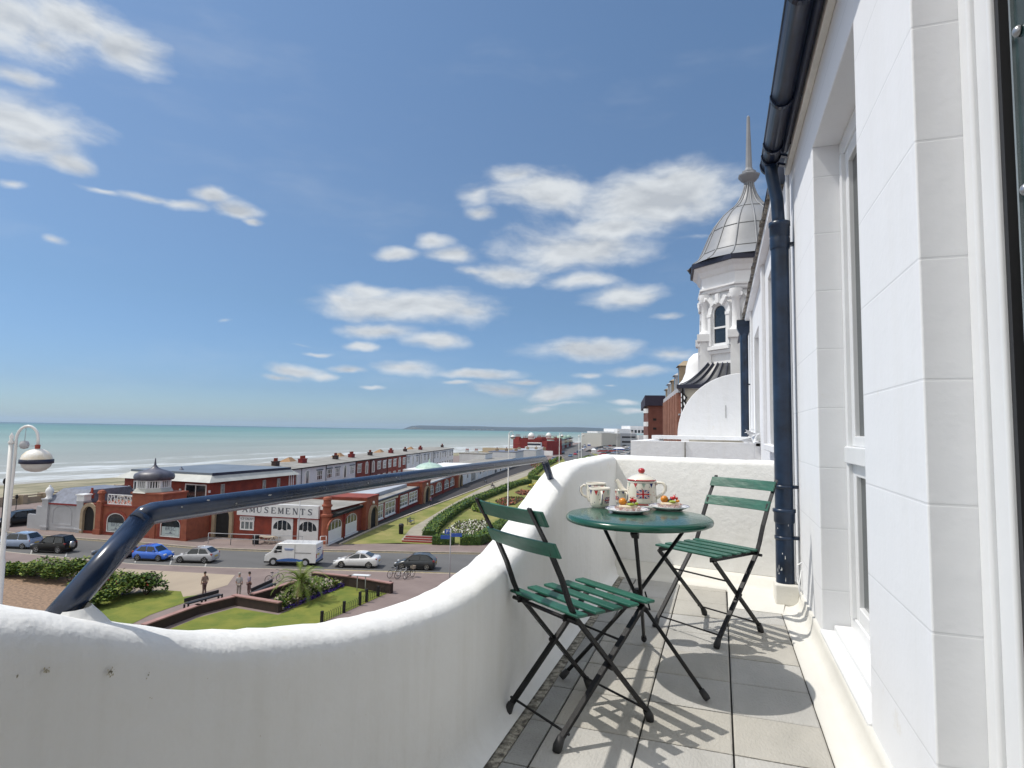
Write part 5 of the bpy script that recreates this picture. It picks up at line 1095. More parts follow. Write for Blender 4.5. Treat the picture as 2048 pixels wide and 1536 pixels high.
# round brick corner column with cap
x, z_ = FC.hit(651, 1060); m = MB(); m.lathe([(.62, 0), (.62, .3), (.52, .4), (.50, 2.6), (.62, 2.75), (.62, 2.9), (.42, 3.0), (.40, 3.6), (.52, 3.72), (.52, 3.85), (.40, 3.9), (.36, 4.25), (.46, 4.35), (.40, 4.55), (.2, 4.72), (0, 4.78)], 14, c=(x, .15, 0), smooth=False); m.obj('corner_column', M_BRICKO, am)
# ---- shops row along the garden
rowA = G(660, 1090); rowB = G(911, 976)
FD = Front(rowA, rowB)
def px_range(F, p, q, yy=1000): return F.x(p, yy), F.x(q, yy)
def row_x(F, px):
    # base point on the row line seen in this column
    for _ in range(1): pass
    lo = F.hit(px, 1000)[0]; return lo
s1 = FD.root('arcade_side', 'brick side range of the amusement arcade with two white arched windows')
xe = FD.x(724); hh = 2.75
m = MB(); m.box(.45, 1.7, .0, .9, 0, hh); m.box(1.7, xe, .0, 7.5, 0, hh); m.obj('wall', M_BRICK, s1)
m = MB(); m.box(.3, xe, -.18, .15, hh-.12, hh+.10); m.obj('eaves', M_BLACK, s1)
m = MB(); m.box(1.6, xe, -.1, 7.6, hh+.08, hh+.16); m.obj('roof', M_LEADR, s1)
for (p, q) in ((657, 684), (689.5, 714)):
    a, b = px_range(FD, p, q); window(s1, (a+b)/2, .25, b-a, 2.15, .7, 4, 1, solid=.55, surround=M_BRICKO, sw=.2, name='arched_window')
    m = MB(); m.box(a-.1, b+.1, -.22, 0, .12, .25); m.obj('sill', M_WHITE, s1)
x = FD.x(687); m = MB(); m.box(x-.14, x+.14, -.15, 0, 0, hh); m.obj('pier', M_BRICKD, s1)
def tower(label, p, q, h, dep=5.0):
    t = FD.root('brick_porch', label); a, b = px_range(FD, p, q); m = MB(); m.box(a+.01, b-.01, -.5, dep, 0, h-.1); m.obj('wall', M_BRICKO, t)
    m = MB(); m.box(a-.05, b+.05, -.56, dep+.1, h-.1, h+.1); m.obj('coping', M_BRICK, t)
    c = (a+b)/2; w = (b-a)*.55; archway(t, c, .02, w, 2.45, w*.45, M_STONE, y=-.5, sw=.22)
    m = MB(); m.lathe([(.0, 2.75), (.13, 2.8), (.15, 2.95), (.08, 3.1), (0, 3.12)], 10, c=(c, -.62, 0)); m.box(c-.03, c+.03, -.62, -.5, 2.95, 3.0); m.obj('globe_lamp', M_LAMPW, t); return t
tower('tall brick entrance porch with a dark arch, nearest along the shop row', 724.5, 749, 3.6)
s2 = FD.root('cafe_range', 'red brick cafe range with four wide white windows beside the garden')
a, b = px_range(FD, 749.5, 837); h2 = 2.65
m = MB(); m.box(a, b, 0, 8, 0, h2); m.obj('wall', M_BRICKD, s2)
m = MB(); m.box(a, b, -.12, .15, h2-.08, h2+.12); m.obj('eaves', M_NAVYT, s2)
m = MB(); m.box(a, b, 0, 8, h2+.05, h2+.10); m.obj('roof', M_LEADR, s2)
m = MB(); m.box(a+2.5, b-1.0, 1.6, 7.5, h2+.1, h2+.55); m.obj('roof_box', M_ROOFL, s2)
m = MB(); m.box(a+.2, FD.x(793), -.09, 0, h2-.35, h2-.1); m.obj('cream_fascia', mat('bay_cream', (.66, .62, .52), .8), s2)
for i, (p, q) in enumerate(((751, 766), (770, 790), (798, 814.5), (817.5, 833.5))):
    c0, c1 = px_range(FD, p, q); f = window(s2, (c0+c1)/2, .45 if i < 2 else .75, c1-c0, 1.75 if i < 2 else 1.6, 0, 3, 3 if i > 1 else 2, gm=M_GLASSL, name='wide_window', fw=.12)
    m = MB(); m.box(c0-.05, c1+.05, -.16, 0, .32 if i < 2 else .65, .45 if i < 2 else .75); m.obj('sill', M_WHITE, f)
x = FD.x(795); m = MB(); m.box(x-.2, x+.2, -.2, 0, 0, h2); m.obj('pier', M_BRICK, s2)
tower('second brick entrance porch, halfway along the shop row between cafe and arched windows', 837.5, 854, 3.35)
s3 = FD.root('arched_shop_range', 'red brick shop range with four round headed white windows'); a, b = px_range(FD, 854.5, 909)
m = MB(); m.box(a, b, 0, 9, 0, 2.65); m.obj('wall', M_BRICK, s3); m = MB(); m.box(a, b, -.1, .2, 2.58, 2.78); m.obj('eaves', M_ROOFL, s3)
m = MB(); m.box(a, b, 0, 9, 2.7, 2.76); m.obj('roof', M_LEADR, s3); m = MB(); m.box(a+3, b-6, 2, 6, 2.76, 2.95); m.obj('roof_light', M_ROOFL, s3)
for (p, q) in ((854.5, 866), (869, 882), (886, 896), (898, 907)): c0, c1 = px_range(FD, p, q); window(s3, (c0+c1)/2, .7, c1-c0, 1.65, min((c1-c0)*.3, .8), 3, 2, gm=M_GLASSL, surround=M_BRICKO, sw=.25, name='arched_window')
x = FD.x(884); m = MB(); m.box(x-.3, x+.3, -.15, 0, 0, 2.6); m.obj('pier', M_BRICKD, s3)
tower('third brick entrance porch, beside the long white range', 909.5, 919, 3.0)
# white ranges further along
FE = Front(tl(-32.9, 119.5), tl(-36.2, 262))
def wrange(label, p, q, kind, h):
    t = FE.root('white_range', label); a, b = FE.x(p, 960), FE.x(q, 960); m = MB(); m.box(a, b, 0, 10, 0, h); m.obj('wall', M_WHITE, t); m = MB(); m.box(a, b, -.15, .2, h-.08, h+.08); m.box(a, b, 0, 10, h, h+.05); m.obj('roof', M_LEADR, t)
    L_ = b-a
    for k, (f, w, z, hh, n) in enumerate(kind): window(t, a+L_*f, z, w, hh, 0, n, 1, gm=M_GLASS if k % 2 else M_GLASSL, fm=M_WFR if k % 3 else M_GREYR)
    for k in range(int(L_//6)): m = MB(); m.box(a+k*6+.1, a+k*6+.35, -.1, 0, 0, h); m.obj('pilaster', M_WHITE, t)
wrange('long low white shop range with shuttered openings past the third porch', 919, 953, [(.12, 1.6, 1.0, .9, 1), (.42, 1.6, 1.1, 1.0, 1), (.78, 4.6, .1, 2.2, 4)], 2.75)
wrange('long low white range with small square windows, middle stretch', 953.5, 985, [(.2, 1.3, 1.2, .9, 1), (.4, 1.3, 1.2, .9, 1), (.7, 1.6, 1.2, 1, 1), (.88, 1.6, 1.2, 1, 1)], 2.8)
wrange('long low white range with dark doorways at the far end of the gardens', 985.5, 1030, [(.1, 3, .1, 2.2, 1), (.3, 3, .2, 2.2, 1), (.5, 3, .2, 2.2, 1), (.7, 3, .2, 2.2, 1), (.9, 3, .2, 2.2, 1)], 2.7)
# conservatory roof with green dome behind the row
o = thing('green_dome_hall', 'low hall with a pale green shallow dome behind the handrail', 'building', tl(-40.5, 122), RT)
m = MB(); m.box(-3, 4, -6, 22, 0, 3.4); m.obj('wall', M_WHITE, o); m = MB(); m.lathe([(3.0, 3.4), (2.8, 3.7), (2.0, 4.2), (.8, 4.5), (.25, 4.6), (.1, 5.2), (0, 5.4)], 12, c=(.5, 0, 0), smooth=False); m.obj('dome', mat('pale_green_glass', (.45, .60, .52), .3), o)
# ---- white seaside terrace behind: nine houses
FW = Front(tl(-45.9, 74.0), tl(-51.8, 165.0))
zr_ = 5.45
rgw = random.Random(21)
spans = [(554, 602, 'w'), (602, 651, 'w'), (651, 711, 'w'), (711, 740, 'b'), (740, 774, 'm'), (774, 812, 'b'), (812, 838, 'w'), (838, 866, 'w'), (866, 906, 'w')]
desc = {0: 'white two storey terraced house next to the blue grey club roof', 1: 'second white terraced house with an arched porch', 2: 'white terraced house with bay window left of the first brick one', 3: 'brick fronted terraced house between white neighbours',
        4: 'terraced house with dark porches and round white windows between two brick fronts', 5: 'brick fronted terraced house with two white bays', 6: 'white terraced house just right of the double brick bays', 7: 'white terraced house with small balconies, second from the right end', 8: 'white terraced house at the right end of the row, by white ball finials'}
for i, (p, q, k) in enumerate(spans):
    t = FW.root('terraced_house', desc[i], group='houses of the seaside terrace'); a, b = FW.x(p, 930), FW.x(q, 930); wm = M_BRICK if k == 'b' else M_WHITE if k == 'w' else mat('dark_red_front', (.16, .05, .045), .9)
    m = MB(); m.box(a+.01, b-.01, 0, 9.5, 0, zr_); m.obj('wall', wm, t)
    m = MB(); m.box(a+.01, b-.01, -.3, 0.1, zr_-.02, zr_+.12); m.obj('eaves', M_BLACK, t)
    m = MB(); m.add([(a, -.28, zr_+.1), (b, -.28, zr_+.1), (b, 4.6, zr_+.5), (a, 4.6, zr_+.5), (b, 9.6, zr_+.2), (a, 9.6, zr_+.2)], [(0, 1, 2, 3), (3, 2, 4, 5)]); m.obj('roof', M_LEADR, t)
    L_ = b-a; n = max(2, round(L_/3.4))
    for j in range(n):
        x = a+L_*(j+.5)/n; kind = (j+i) % 3
        if kind == 1: window(t, x, 2.9, 1.1, 2.2, .5, 1, 1, name='arched_door', gm=M_GLASSL if (i+j) % 2 else M_GLASS, surround=M_WFR, sw=.1)
        else:
            window(t, x, 3.3, 1.9, 1.5, 0, 3, 2, gm=M_GLASSL if rgw.random() < .6 else M_GLASS); m = MB(); m.box(x-1.1, x+1.1, -.15, 0, 4.85, 4.97); m.obj('drip_mould', M_NAVYT if k == 'w' else M_WHITE, t)
        window(t, x, .8, 1.6, 1.5, 0, 2, 2)
    m = MB(); m.tube([(a+.15, -.1, 0), (a+.15, -.1, zr_)], .05, 6); m.obj('drainpipe', M_BLACK, t)
    chimney(t, b-1.0, 3.4, zr_+.4, 1.7 if i % 2 else 1.1, .7, .55, 5 if i % 2 else 3, M_BRICKD if i % 2 else mat('sooty_brick', (.06, .04, .04), .9), .4)
    if i % 2 == 0 and i > 0: m = MB(); x = a+1.5; m.add([(x-1.2, 6, zr_+.3), (x+1.2, 6, zr_+.3), (x+.5, 6.8, zr_+1.1), (x-.5, 6.8, zr_+1.1), (x-1.2, 8.5, zr_+.2), (x+1.2, 8.5, zr_+.2)], [(0, 1, 2, 3), (3, 2, 5, 4), (0, 3, 4), (1, 5, 2)]); m.obj('roof_lantern', mat('ochre_tile', (.36, .22, .12), .9), t)
# low roofs between the terrace and the brick crescent
FZ = tl(-47, 185)
for i, (u, v, w, d, h, lb) in enumerate(((-49, 178, 8, 10, 4.2, 'white flat roofed house with red chimney pots just past the terrace'), (-44, 196, 9, 16, 4.3, 'low dark roofed house with stone chimney stacks past the terrace'), (-41, 222, 9, 18, 4.2, 'low flat roofed house with white parapets before the red brick crescent'))):
    t = thing('low_house', lb, 'building', tl(u, v), RT)
    m = MB(); m.box(0, w, 0, d, 0, h); m.obj('wall', M_WHITE, t); m = MB(); m.box(-.1, w+.1, -.1, d+.1, h, h+.22); m.obj('roof', (M_LEADR, M_SLATE, M_ROOFL)[i], t)
    for k in range(2+i): chimney(t, w*(.2+.33*k), d*(.3+.1*k), h+.2, 1.0, .8, .7, 3 if i == 0 else 1, (M_WHITE, M_STONE, M_STONE)[i], .5)
t = thing('white_pavilion', 'small white pavilion with a balcony and dark awning before the red brick crescent', 'building', tl(-44, 270), RT)
m = MB(); m.box(0, 8, 0, 6, 0, 4.3); m.box(1, 7, 1, 5, 4.3, 6.2); m.obj('wall', M_WHITE, t); m = MB(); m.box(.5, 7.5, -.6, .0, 3.2, 3.5); m.box(1, 7, .9, 1, 5, 5.8); m.obj('awning', M_NAVYT, t)
m = MB(); m.box(-20, 0, 2, 3, 0, 3.4); m.obj('long_wall', mat('cream_wall', (.62, .52, .36), .9), t)
# ---- far red brick terrace with white domes
FR = Front(G(1026, 907), G(1093, 910))
Dr_ = FR.A+FR.d*FR.len
t = FR.root('crescent_end', 'tall red brick end house with white dome and chimneys far along the seafront')
Lf = FR.len; Hf = 7.6
m = MB(); m.box(0, Lf, 0, 14, 0, Hf-1.0); m.box(0, Lf*.18, -.05, 4, 0, Hf+.2); m.box(Lf*.30, Lf*.46, -.9, 3, 0, Hf-.2); m.box(Lf*.66, Lf*.86, -.05, 4, 0, Hf+.6); m.obj('wall', M_BRICKD, t)
m = MB(); m.box(Lf*.64, Lf*.66, -.2, 0, 0, Hf); m.box(0, Lf, -.1, 0, Hf-2.6, Hf-2.45); m.obj('stone_band', M_BRICKO, t)
f = window(t, Lf*.56, 1.4, 5.2, 3.0, 2.4, 4, 1, surround=M_WHITE, sw=.5, name='fan_window', fw=.3)
m = MB(); m.box(-3, Lf+6, -4.2, -3.8, 0, 2.2); m.obj('front_wall', M_WHITE, t)
for x in (Lf*.09, Lf*.76): chimney(t, x, 1.5, Hf+.2, 3.0, 1, .5, 4, M_BRICK, 1.2)
for k, (px, py, w) in enumerate(((1062, 878, 9), (1097, 877, 7))):
    t2 = thing('domed_house', ('red brick seafront house under the larger white dome', 'red brick seafront house under the smaller, farther white dome')[k], 'building', G(px, 868+11.6*1210/(345+60*k)), RT)
    m = MB(); m.box(-5, 5, -3, 22, 0, 7.4); m.obj('wall', M_BRICKD, t2); m = MB(); m.lathe([(1.5, 7.4), (1.5, 8.4), (1.75, 8.5), (1.7, 9.2), (1.25, 10.0), (.6, 10.5), (0, 10.7)], 14); m.obj('dome', M_LAMPW, t2)
    for x in (-3, 3): chimney(t2, x, 3, 7.3, 3, 1, .6, 4, M_BRICK, 1)
FS = Front(tl(-39, 318), tl(-42, 520))
for i in range(9):
    t = FS.root('crescent_house', ['white fronted seafront house with green roof, nearest of the receding row', 'second seafront house of the receding row, green domed bay', 'third house of the receding row with dark shopfront', 'fourth receding house with a green dome', 'fifth receding house, mostly in shade', 'sixth receding house with green dome', 'seventh receding house, dark and narrow', 'eighth receding house near the far end of the row', 'last house of the receding row, dark roofed'][i], group='receding seafront houses')
    a = i*20; m = MB(); m.box(a+.1, a+19.9, 0, 12, 0, 6.2); m.obj('wall', M_WHITE if i < 3 else M_BRICKD if i % 2 else M_GREYR, t)
    m = MB(); m.box(a, a+20, -.6, 12.5, 6.2, 6.6); m.box(a, a+20, -1.8, 0, 2.7, 3.0); m.obj('roof', M_DOMEG if i < 6 else M_NAVYT, t)
    for k in range(4): m = MB(); m.box(a+1.5+k*4.6, a+4.4+k*4.6, -.05, 0, 3.4, 5.4); m.obj('window', M_GLASS, t)
    if i % 2: m = MB(); m.lathe([(2.2, 6.5), (2.2, 7.1), (1.9, 7.8), (1.0, 8.5), (0, 8.8)], 12, c=(a+10, 1, 0)); m.obj('dome', M_DOMEG, t)
    chimney(t, a+16, 5, 6.5, 3, 1, .6, 5, M_BRICK, .9)
# ---- long white modernist building beside the car park
FM = Front(G(1203, 892), G(1241, 892)); 
w0 = G(1203, 893); w1 = G(1241, 893); t = thing('modernist_hall', 'long pale modernist building with flat roofs beyond the car park', 'building', w0, math.atan2((w1-w0).y, (w1-w0).x))
Lw = (w1-w0).length; hw_ = Lw/38*20
m = MB(); m.box(0, Lw, 0, 25, 0, hw_*.98); m.obj('blank_wall', mat('pale_cream', (.50, .50, .47), .9), t)
m = MB(); m.box(Lw*1.002, Lw*1.9, .5, 25, 0, hw_); m.obj('office_wing', mat('pale_grey', (.40, .43, .47), .9), t)
for q in range(2): m = MB(); m.box(Lw*1.1, Lw*1.85, .42, .5, hw_*(.28+.36*q), hw_*(.42+.36*q)); m.obj('window_band', M_GLASS, t)
m = MB(); m.box(Lw*1.9, Lw*3.2, -2, 25, 0, hw_*.86); m.box(Lw*1.2, Lw*3.2, 8, 25, hw_, hw_*1.35); m.box(Lw*2.2, Lw*3.2, 14, 25, hw_*1.3, hw_*1.6); m.box(Lw*.3, Lw*1.2, 12, 25, hw_, hw_*1.12); m.obj('upper_block', M_WHITE, t)
m = MB(); 
for k in range(6): m.box(Lw*(1.95+.2*k), Lw*(2.08+.2*k), 7.9, 8, hw_*1.05, hw_*1.28)
m.obj('window_row', M_GLASS, t)
m = MB(); m.lathe([(Lw*.10, 0), (Lw*.12, .2)], 20, M=Matrix.Translation((Lw*.85, -.3, hw_*.72)) @ Matrix.Rotation(math.pi/2, 4, 'X')); m.bar((Lw*.85, -.4, hw_*.62), (Lw*.85, -.4, hw_*.82), .3, .3); m.bar((Lw*.78, -.4, hw_*.66), (Lw*.92, -.4, hw_*.78), .3, .3); m.obj('round_emblem', M_GREYR, t)
t = thing('white_marquee', 'long white marquee with peaked roof near the beach', 'tent', G(1166, 884), R(2)); wq = (G(1197, 884)-G(1166, 884)).length
m = MB()
for k in range(3): a = wq*k/3; b = wq*(k+1)/3; m.add([(a, 0, 2), (b, 0, 2), (b, 10, 2), (a, 10, 2), ((a+b)/2, 5, 5.5)], [(0, 1, 4), (1, 2, 4), (2, 3, 4), (3, 0, 4)])
m.obj('canopy', M_LAMPW, t); m = MB(); m.box(0, wq, .2, 9.8, 0, 2); m.obj('side_wall', M_LAMPW, t)
for (px, py, w, h, mm, lb) in ((1065, 0, 0, 0, 0, 0),): pass
for (px, py, wpx, hpx, mm, lb) in ((1183, 892, 16, 4.5, M_BLUES, 'blue roofed kiosk on the green beside the marquee'), (1238, 903, 22, 8, M_BLUES, 'bright blue vehicle sized tent in the car park'), (1187, 907, 9, 10, M_WHITE, 'small white kiosk with a window at the car park edge')):
    c = G(px, py); s = (c-Vector((0, 0, EYE))).dot(f_)/FPX; t = thing('kiosk', lb, 'kiosk', c, RT); m = MB(); w, h = wpx*s, hpx*s
    m.box(-w/2, w/2, 0, w*.7, 0, h*.7); m.obj('body', M_WHITE if mm is M_WHITE else mm, t); m = MB(); m.add([(-w/2-.2, -.2, h*.7), (w/2+.2, -.2, h*.7), (w/2+.2, w*.7+.2, h*.7), (-w/2-.2, w*.7+.2, h*.7), (-w/4, w*.35, h), (w/4, w*.35, h)], [(0, 1, 5, 4), (1, 2, 5), (2, 3, 4, 5), (3, 0, 4), (3, 2, 1, 0)]); m.obj('roof', M_WHITE, t)
# ------------------------------------------------------------------ cars
def paint(name, col): return mat(name, col, .22, var=.04, coat=.8)
P_SILV = paint('silver_paint', (.42, .43, .46)); P_BLUE = paint('bright_blue_paint', (.03, .14, .62)); P_BLACK = mat('black_paint', (.006, .006, .007), .38, coat=.15, spec=.3); P_DNAVY = paint('dark_navy_paint', (.018, .026, .045))
P_WHITE = paint('white_paint_car', (.72, .73, .75)); P_GRAPH = mat('graphite_paint', (.022, .028, .036), .3, coat=.3); P_PALEB = paint('pale_blue_paint', (.26, .33, .47)); P_RED = paint('red_paint', (.35, .02, .02)); P_TEAL = paint('grey_blue_paint', (.10, .16, .24))
CARS = {  # profile stations: x from the nose (-) to the tail (+), as fractions of length: (x, bottom, belt, top, glass?)
 'hatch': dict(L=3.95, W=1.68, H=1.44, body=[(-.50, .30, .46), (-.47, .20, .58), (-.30, .18, .80), (-.22, .18, .88), (.44, .18, .96), (.485, .22, .92), (.50, .34, .60)], cab=[(-.24, .86), (-.06, 1.36), (.10, 1.44), (.30, 1.40), (.46, .93)]),
 'suv': dict(L=4.0, W=1.76, H=1.70, body=[(-.50, .38, .60), (-.48, .30, .80), (-.30, .28, 1.00), (-.24, .28, 1.02), (.47, .28, 1.06), (.49, .32, 1.0), (.495, .40, .7)], cab=[(-.24, 1.02), (-.10, 1.60), (.04, 1.70), (.38, 1.68), (.47, 1.06)]),
 'mpv': dict(L=4.3, W=1.80, H=1.62, body=[(-.50, .30, .5), (-.48, .2, .65), (-.34, .18, .88), (-.28, .18, .95), (.46, .18, 1.02), (.49, .22, .95), (.50, .34, .6)], cab=[(-.30, .94), (-.10, 1.52), (.06, 1.62), (.36, 1.58), (.48, 1.02)]),
 'coupe': dict(L=4.35, W=1.76, H=1.40, body=[(-.50, .28, .46), (-.47, .18, .60), (-.30, .16, .82), (-.22, .16, .88), (.30, .16, 1.0), (.44, .18, 1.02), (.49, .24, .92), (.50, .34, .6)], cab=[(-.24, .88), (-.02, 1.33), (.10, 1.39), (.20, 1.34), (.36, 1.00)]),
 'mini': dict(L=3.55, W=1.63, H=1.49, body=[(-.50, .30, .50), (-.47, .20, .68), (-.36, .18, .84), (-.28, .18, .90), (.42, .18, .96), (.48, .22, .9), (.50, .34, .6)], cab=[(-.28, .90), (-.12, 1.38), (.04, 1.49), (.26, 1.45), (.45, .95)]),
}
def loft(st, xf_, W):
    """closed rounded tub from stations (x, zbottom, ztop)"""
    m = MB(); n = len(st); rows = []
    for i, (x, zb, zt) in enumerate(st):
        e = .82 if i in (0, n-1) else .94 if i in (1, n-2) else 1.0; w = W/2*e; h = zt-zb
        rows.append([(x, -w*.86, zb), (x, -w*.97, zb+h*.12), (x, -w, zb+h*.45), (x, -w*.97, zb+h*.78), (x, -w*.88, zt-.03), (x, -w*.72, zt), (x, w*.72, zt), (x, w*.88, zt-.03), (x, w*.97, zb+h*.78), (x, w, zb+h*.45), (x, w*.97, zb+h*.12), (x, w*.86, zb)])
    k = len(rows[0])
    for r in rows: m.v += r
    for i in range(n-1):
        for j in range(k): m.f.append([i*k+j, i*k+(j+1) % k, (i+1)*k+(j+1) % k, (i+1)*k+j]); m.m.append(0); m.sm.append(True)
    m.f.append(list(range(k))[::-1]); m.m.append(0); m.sm.append(False); m.f.append([(n-1)*k+j for j in range(k)]); m.m.append(0); m.sm.append(False)
    return m
def car(name, label, kind, pm, loc, rz, tail=M_TAIL, roof=None, group=None, cat='car', plate=M_PLY, spare=False):
    c = CARS[kind]; L_, W = c['L'], c['W']; t = thing(name, label, cat, loc, rz, group)
    b = loft([(x*L_, zb, zt) for x, zb, zt in c['body']], None, W).obj('body', pm, t)
    cab = [(x*L_, z) for x, z in c['cab']]; hb = W/2*.90; ht = W/2*.66; zb = cab[0][1]; ztop = max(z for _, z in cab)
    def wid(z): return hb+(ht-hb)*max(0, min(1, (z-zb)/(ztop-zb)))
    # painted cabin shell
    m = MB(); n = len(cab)
    for x, z in cab: m.v += [(x, -wid(z), z), (x, wid(z), z)]
    for x, z in cab: m.v += [(x, -hb, zb-.12), (x, hb, zb-.12)]
    for i in range(n-1): m.f.append([2*i, 2*i+1, 2*i+3, 2*i+2][::-1]); m.m.append(0); m.sm.append(True)
    for i in range(n-1):
        m.f.append([2*i, 2*i+2, 2*n+2*i+2, 2*n+2*i]); m.f.append([2*i+1, 2*n+2*i+1, 2*n+2*i+3, 2*i+3]); m.m += [0, 0]; m.sm += [False, False]
    m.f += [[0, 2*n, 2*n+1, 1], [2*n-2, 2*n-1, 4*n-1, 4*n-2]]; m.m += [0, 0]; m.sm += [False, False]
    m.obj('roof', roof or pm, t, bevel=.03)
    def shrink(q, s, off):
        c_ = sum((Vector(v) for v in q), Vector())/len(q); nrm = (Vector(q[1])-Vector(q[0])).cross(Vector(q[2])-Vector(q[1])).normalized()
        if nrm.dot(c_-Vector((0, 0, .8))) < 0: nrm = -nrm
        return [c_+(Vector(v)-c_)*s+nrm*off for v in q]
    (xA, zA), (xB, zB), _, (xC, zC), (xD, zD) = cab
    for nm, q in (('windscreen', [(xA, -wid(zA), zA), (xA, wid(zA), zA), (xB, wid(zB), zB), (xB, -wid(zB), zB)]), ('rear_window', [(xC, -wid(zC), zC), (xC, wid(zC), zC), (xD, wid(zD), zD+.06), (xD, -wid(zD), zD+.06)])):
        m = MB(); m.add(shrink(q, .88, .012), [(0, 1, 2, 3)]); m.obj(nm, M_CGL, t)
    xm = (xB+xC)/2+.05; z1 = ztop-.10
    for s in (-1, 1):
        for (pts) in ([(xA+.30, zb+.03), (xm-.05, zb+.03), (xm-.05, z1), (xB+.02, z1-.04)], [(xm+.05, zb+.03), (xD-.28, zb+.05), (xC-.02, z1-.04), (xm+.05, z1)]):
            q = [Vector((x, s*(wid(z)+.012), z)) for x, z in pts]; m = MB(); m.add(q, [(0, 1, 2, 3) if s < 0 else (3, 2, 1, 0)]); m.obj('side_window', M_CGL, t)
        m = MB(); m.box(xA+.35, xA+.50, s*(hb+.10)-.05, s*(hb+.10)+.05, zb+.02, zb+.14); m.obj('wing_mirror', pm, t, bevel=.02)
    rw_ = .31 if kind != 'suv' else .35
    for sx in (-.30, .31):
        for s in (-1, 1):
            m = MB(); M4 = Matrix.Translation((sx*L_, s*(W/2-.02), rw_)) @ Matrix.Rotation(-s*math.pi/2, 4, 'X')
            m.lathe([(0, .012), (rw_*1.14, .012), (rw_*1.14, -.10)], 20, M=M4); m.obj('wheel_arch', M_BLACK, t)
            m = MB(); m.lathe([(rw_*.62, .035), (rw_*.9, .035), (rw_, .015), (rw_, -.12)], 20, M=M4); wl = m.obj('wheel', M_TYRE, t)
            m = MB()
            m.lathe([(rw_*.66, .038), (rw_*.58, .034)], 20, M=M4); m.lathe([(rw_*.16, .04), (0, .042)], 8, M=M4)
            for k in range(5): a = k*1.2566; m.add([M4 @ Vector((r * math.cos(a+d), r*math.sin(a+d), .037)) for r, d in ((rw_*.12, -.5), (rw_*.60, -.16), (rw_*.60, .16), (rw_*.12, .5))], [(0, 1, 2, 3)])
            m.obj('rim', M_RIM, wl)
            m = MB(); m.lathe([(0, .022), (rw_*.62, .022)], 16, M=M4); m.obj('brake_well', M_BLACK, wl)
    zf = c['body'][1][2]
    for s in (-1, 1):
        m = MB(); m.box(-L_*.487, -L_*.44, s*W*.36-.16, s*W*.36+.16, zf-.10, zf+.04); m.obj('headlight', M_HEAD, t, bevel=.03)
        m = MB(); m.box(L_*.44, L_*.488, s*W*.405-.10, s*W*.405+.09, .72 if kind != 'suv' else .7, .92 if kind != 'suv' else 1.02); m.obj('tail_light', tail, t, bevel=.02)
    m = MB(); m.box(L_*.497, L_*.506, -.26, .26, .56, .68); m.obj('rear_plate', plate, t)
    m = MB(); m.box(-L_*.508, -L_*.497, -.26, .26, .36, .47); m.obj('front_plate', M_PLW, t)
    m = MB(); m.box(-L_*.503, -L_*.48, -.5, .5, .22, .33); m.obj('grille', M_TRIM, t)
    m = MB(); m.box(-L_*.40, L_*.42, -W*.49, W*.49, .14, .24); m.obj('sill', M_TRIM, t)
    if spare: m = MB(); m.lathe([(0, .16), (.24, .15), (.33, .10), (.34, -.02)], 18, M=Matrix.Translation((L_*.5, .05, .82)) @ Matrix.Rotation(math.pi/2, 4, 'Y')); m.obj('spare_wheel', M_RIM, t)
    return t
hk = math.atan2((G(880, 1149)-G(440, 1137)).y, (G(880, 1149)-G(440, 1137)).x); hk0 = math.atan2((G(440, 1137)-G(270, 1130)).y, (G(440, 1137)-G(270, 1130)).x)
def put(name, label, kind, pm, xa, xb, yb, h, flip=False, **k):
    """nose to tail between columns xa and xb, near wheels touching row yb"""
    a, b = G((xa+xb)/2, yb), 0; nrm = Vector((-math.sin(h), math.cos(h), 0)); W = CARS[kind]['W'] if kind in CARS else 1.95
    return car(name, label, kind, pm, a+nrm*W*.5+Vector((0, 0, .0)), h+(math.pi if flip else 0), group='cars parked along the near kerb', **k)
put('parked_car', 'pale blue people carrier parked at the far left behind the lamp post', 'mpv', P_PALEB, -22, 58, 1098, hk0)
put('parked_car', 'black off-roader with a spare wheel on its tailgate, second from the left', 'suv', P_BLACK, 50, 130, 1107, hk0, spare=True)
put('parked_car', 'dark navy hatchback half hidden by the handrail post', 'hatch', P_DNAVY, 166, 262, 1117, hk0)
put('parked_car', 'small bright blue car whose nose points right', 'mini', P_BLUE, 252, 334, 1123, hk0, flip=True)
put('parked_car', 'silver three door hatchback parked in front of the club wall', 'hatch', P_SILV, 339, 424, 1127, hk)
put('parked_car', 'white coupe with folding roof parked behind the white van', 'coupe', P_WHITE, 664, 752, 1137, hk)
put('parked_car', 'dark graphite hatchback behind the parked bicycles', 'hatch', P_GRAPH, 778, 876, 1141, hk)
c = G(34, 1052); car('parked_car', 'black car parked at the left beside the stepped grey wall', 'suv', P_BLACK, c, R(80))
# van
vc = G(578, 1133); nrm = Vector((-math.sin(hk), math.cos(hk), 0))
v = thing('delivery_van', 'white panel van with blue sweep along its lower side', 'van', vc+nrm*.98, hk)
L_ = 4.85; W = 1.95
M_VAN = paint('van_white', (.76, .77, .79)); M_VBL = paint('van_blue', (.03, .13, .42))
pr = [(-2.42, .30), (2.40, .30), (2.43, .6), (2.40, 1.98), (2.34, 2.06), (-1.05, 2.06), (-1.30, 2.0), (-1.82, 1.28), (-2.28, 1.02), (-2.42, .8)]
m = MB(); n = len(pr)
def vw(z): return W/2*(1.0 if z < 1.1 else 1-.09*(z-1.1))
for s in (-1, 1): m.v += [(x, s*vw(z)*(.93 if x < -2.2 else 1), z) for x, z in pr]
m.f.append(list(range(n))); m.f.append([n+i for i in range(n)][::-1])
for i in range(n): j = (i+1) % n; m.f.append([i, n+i, n+j, j])
m.m = [0]*len(m.f); m.sm = [False]*len(m.f); m.obj('body', M_VAN, v, bevel=.07, seg=3)
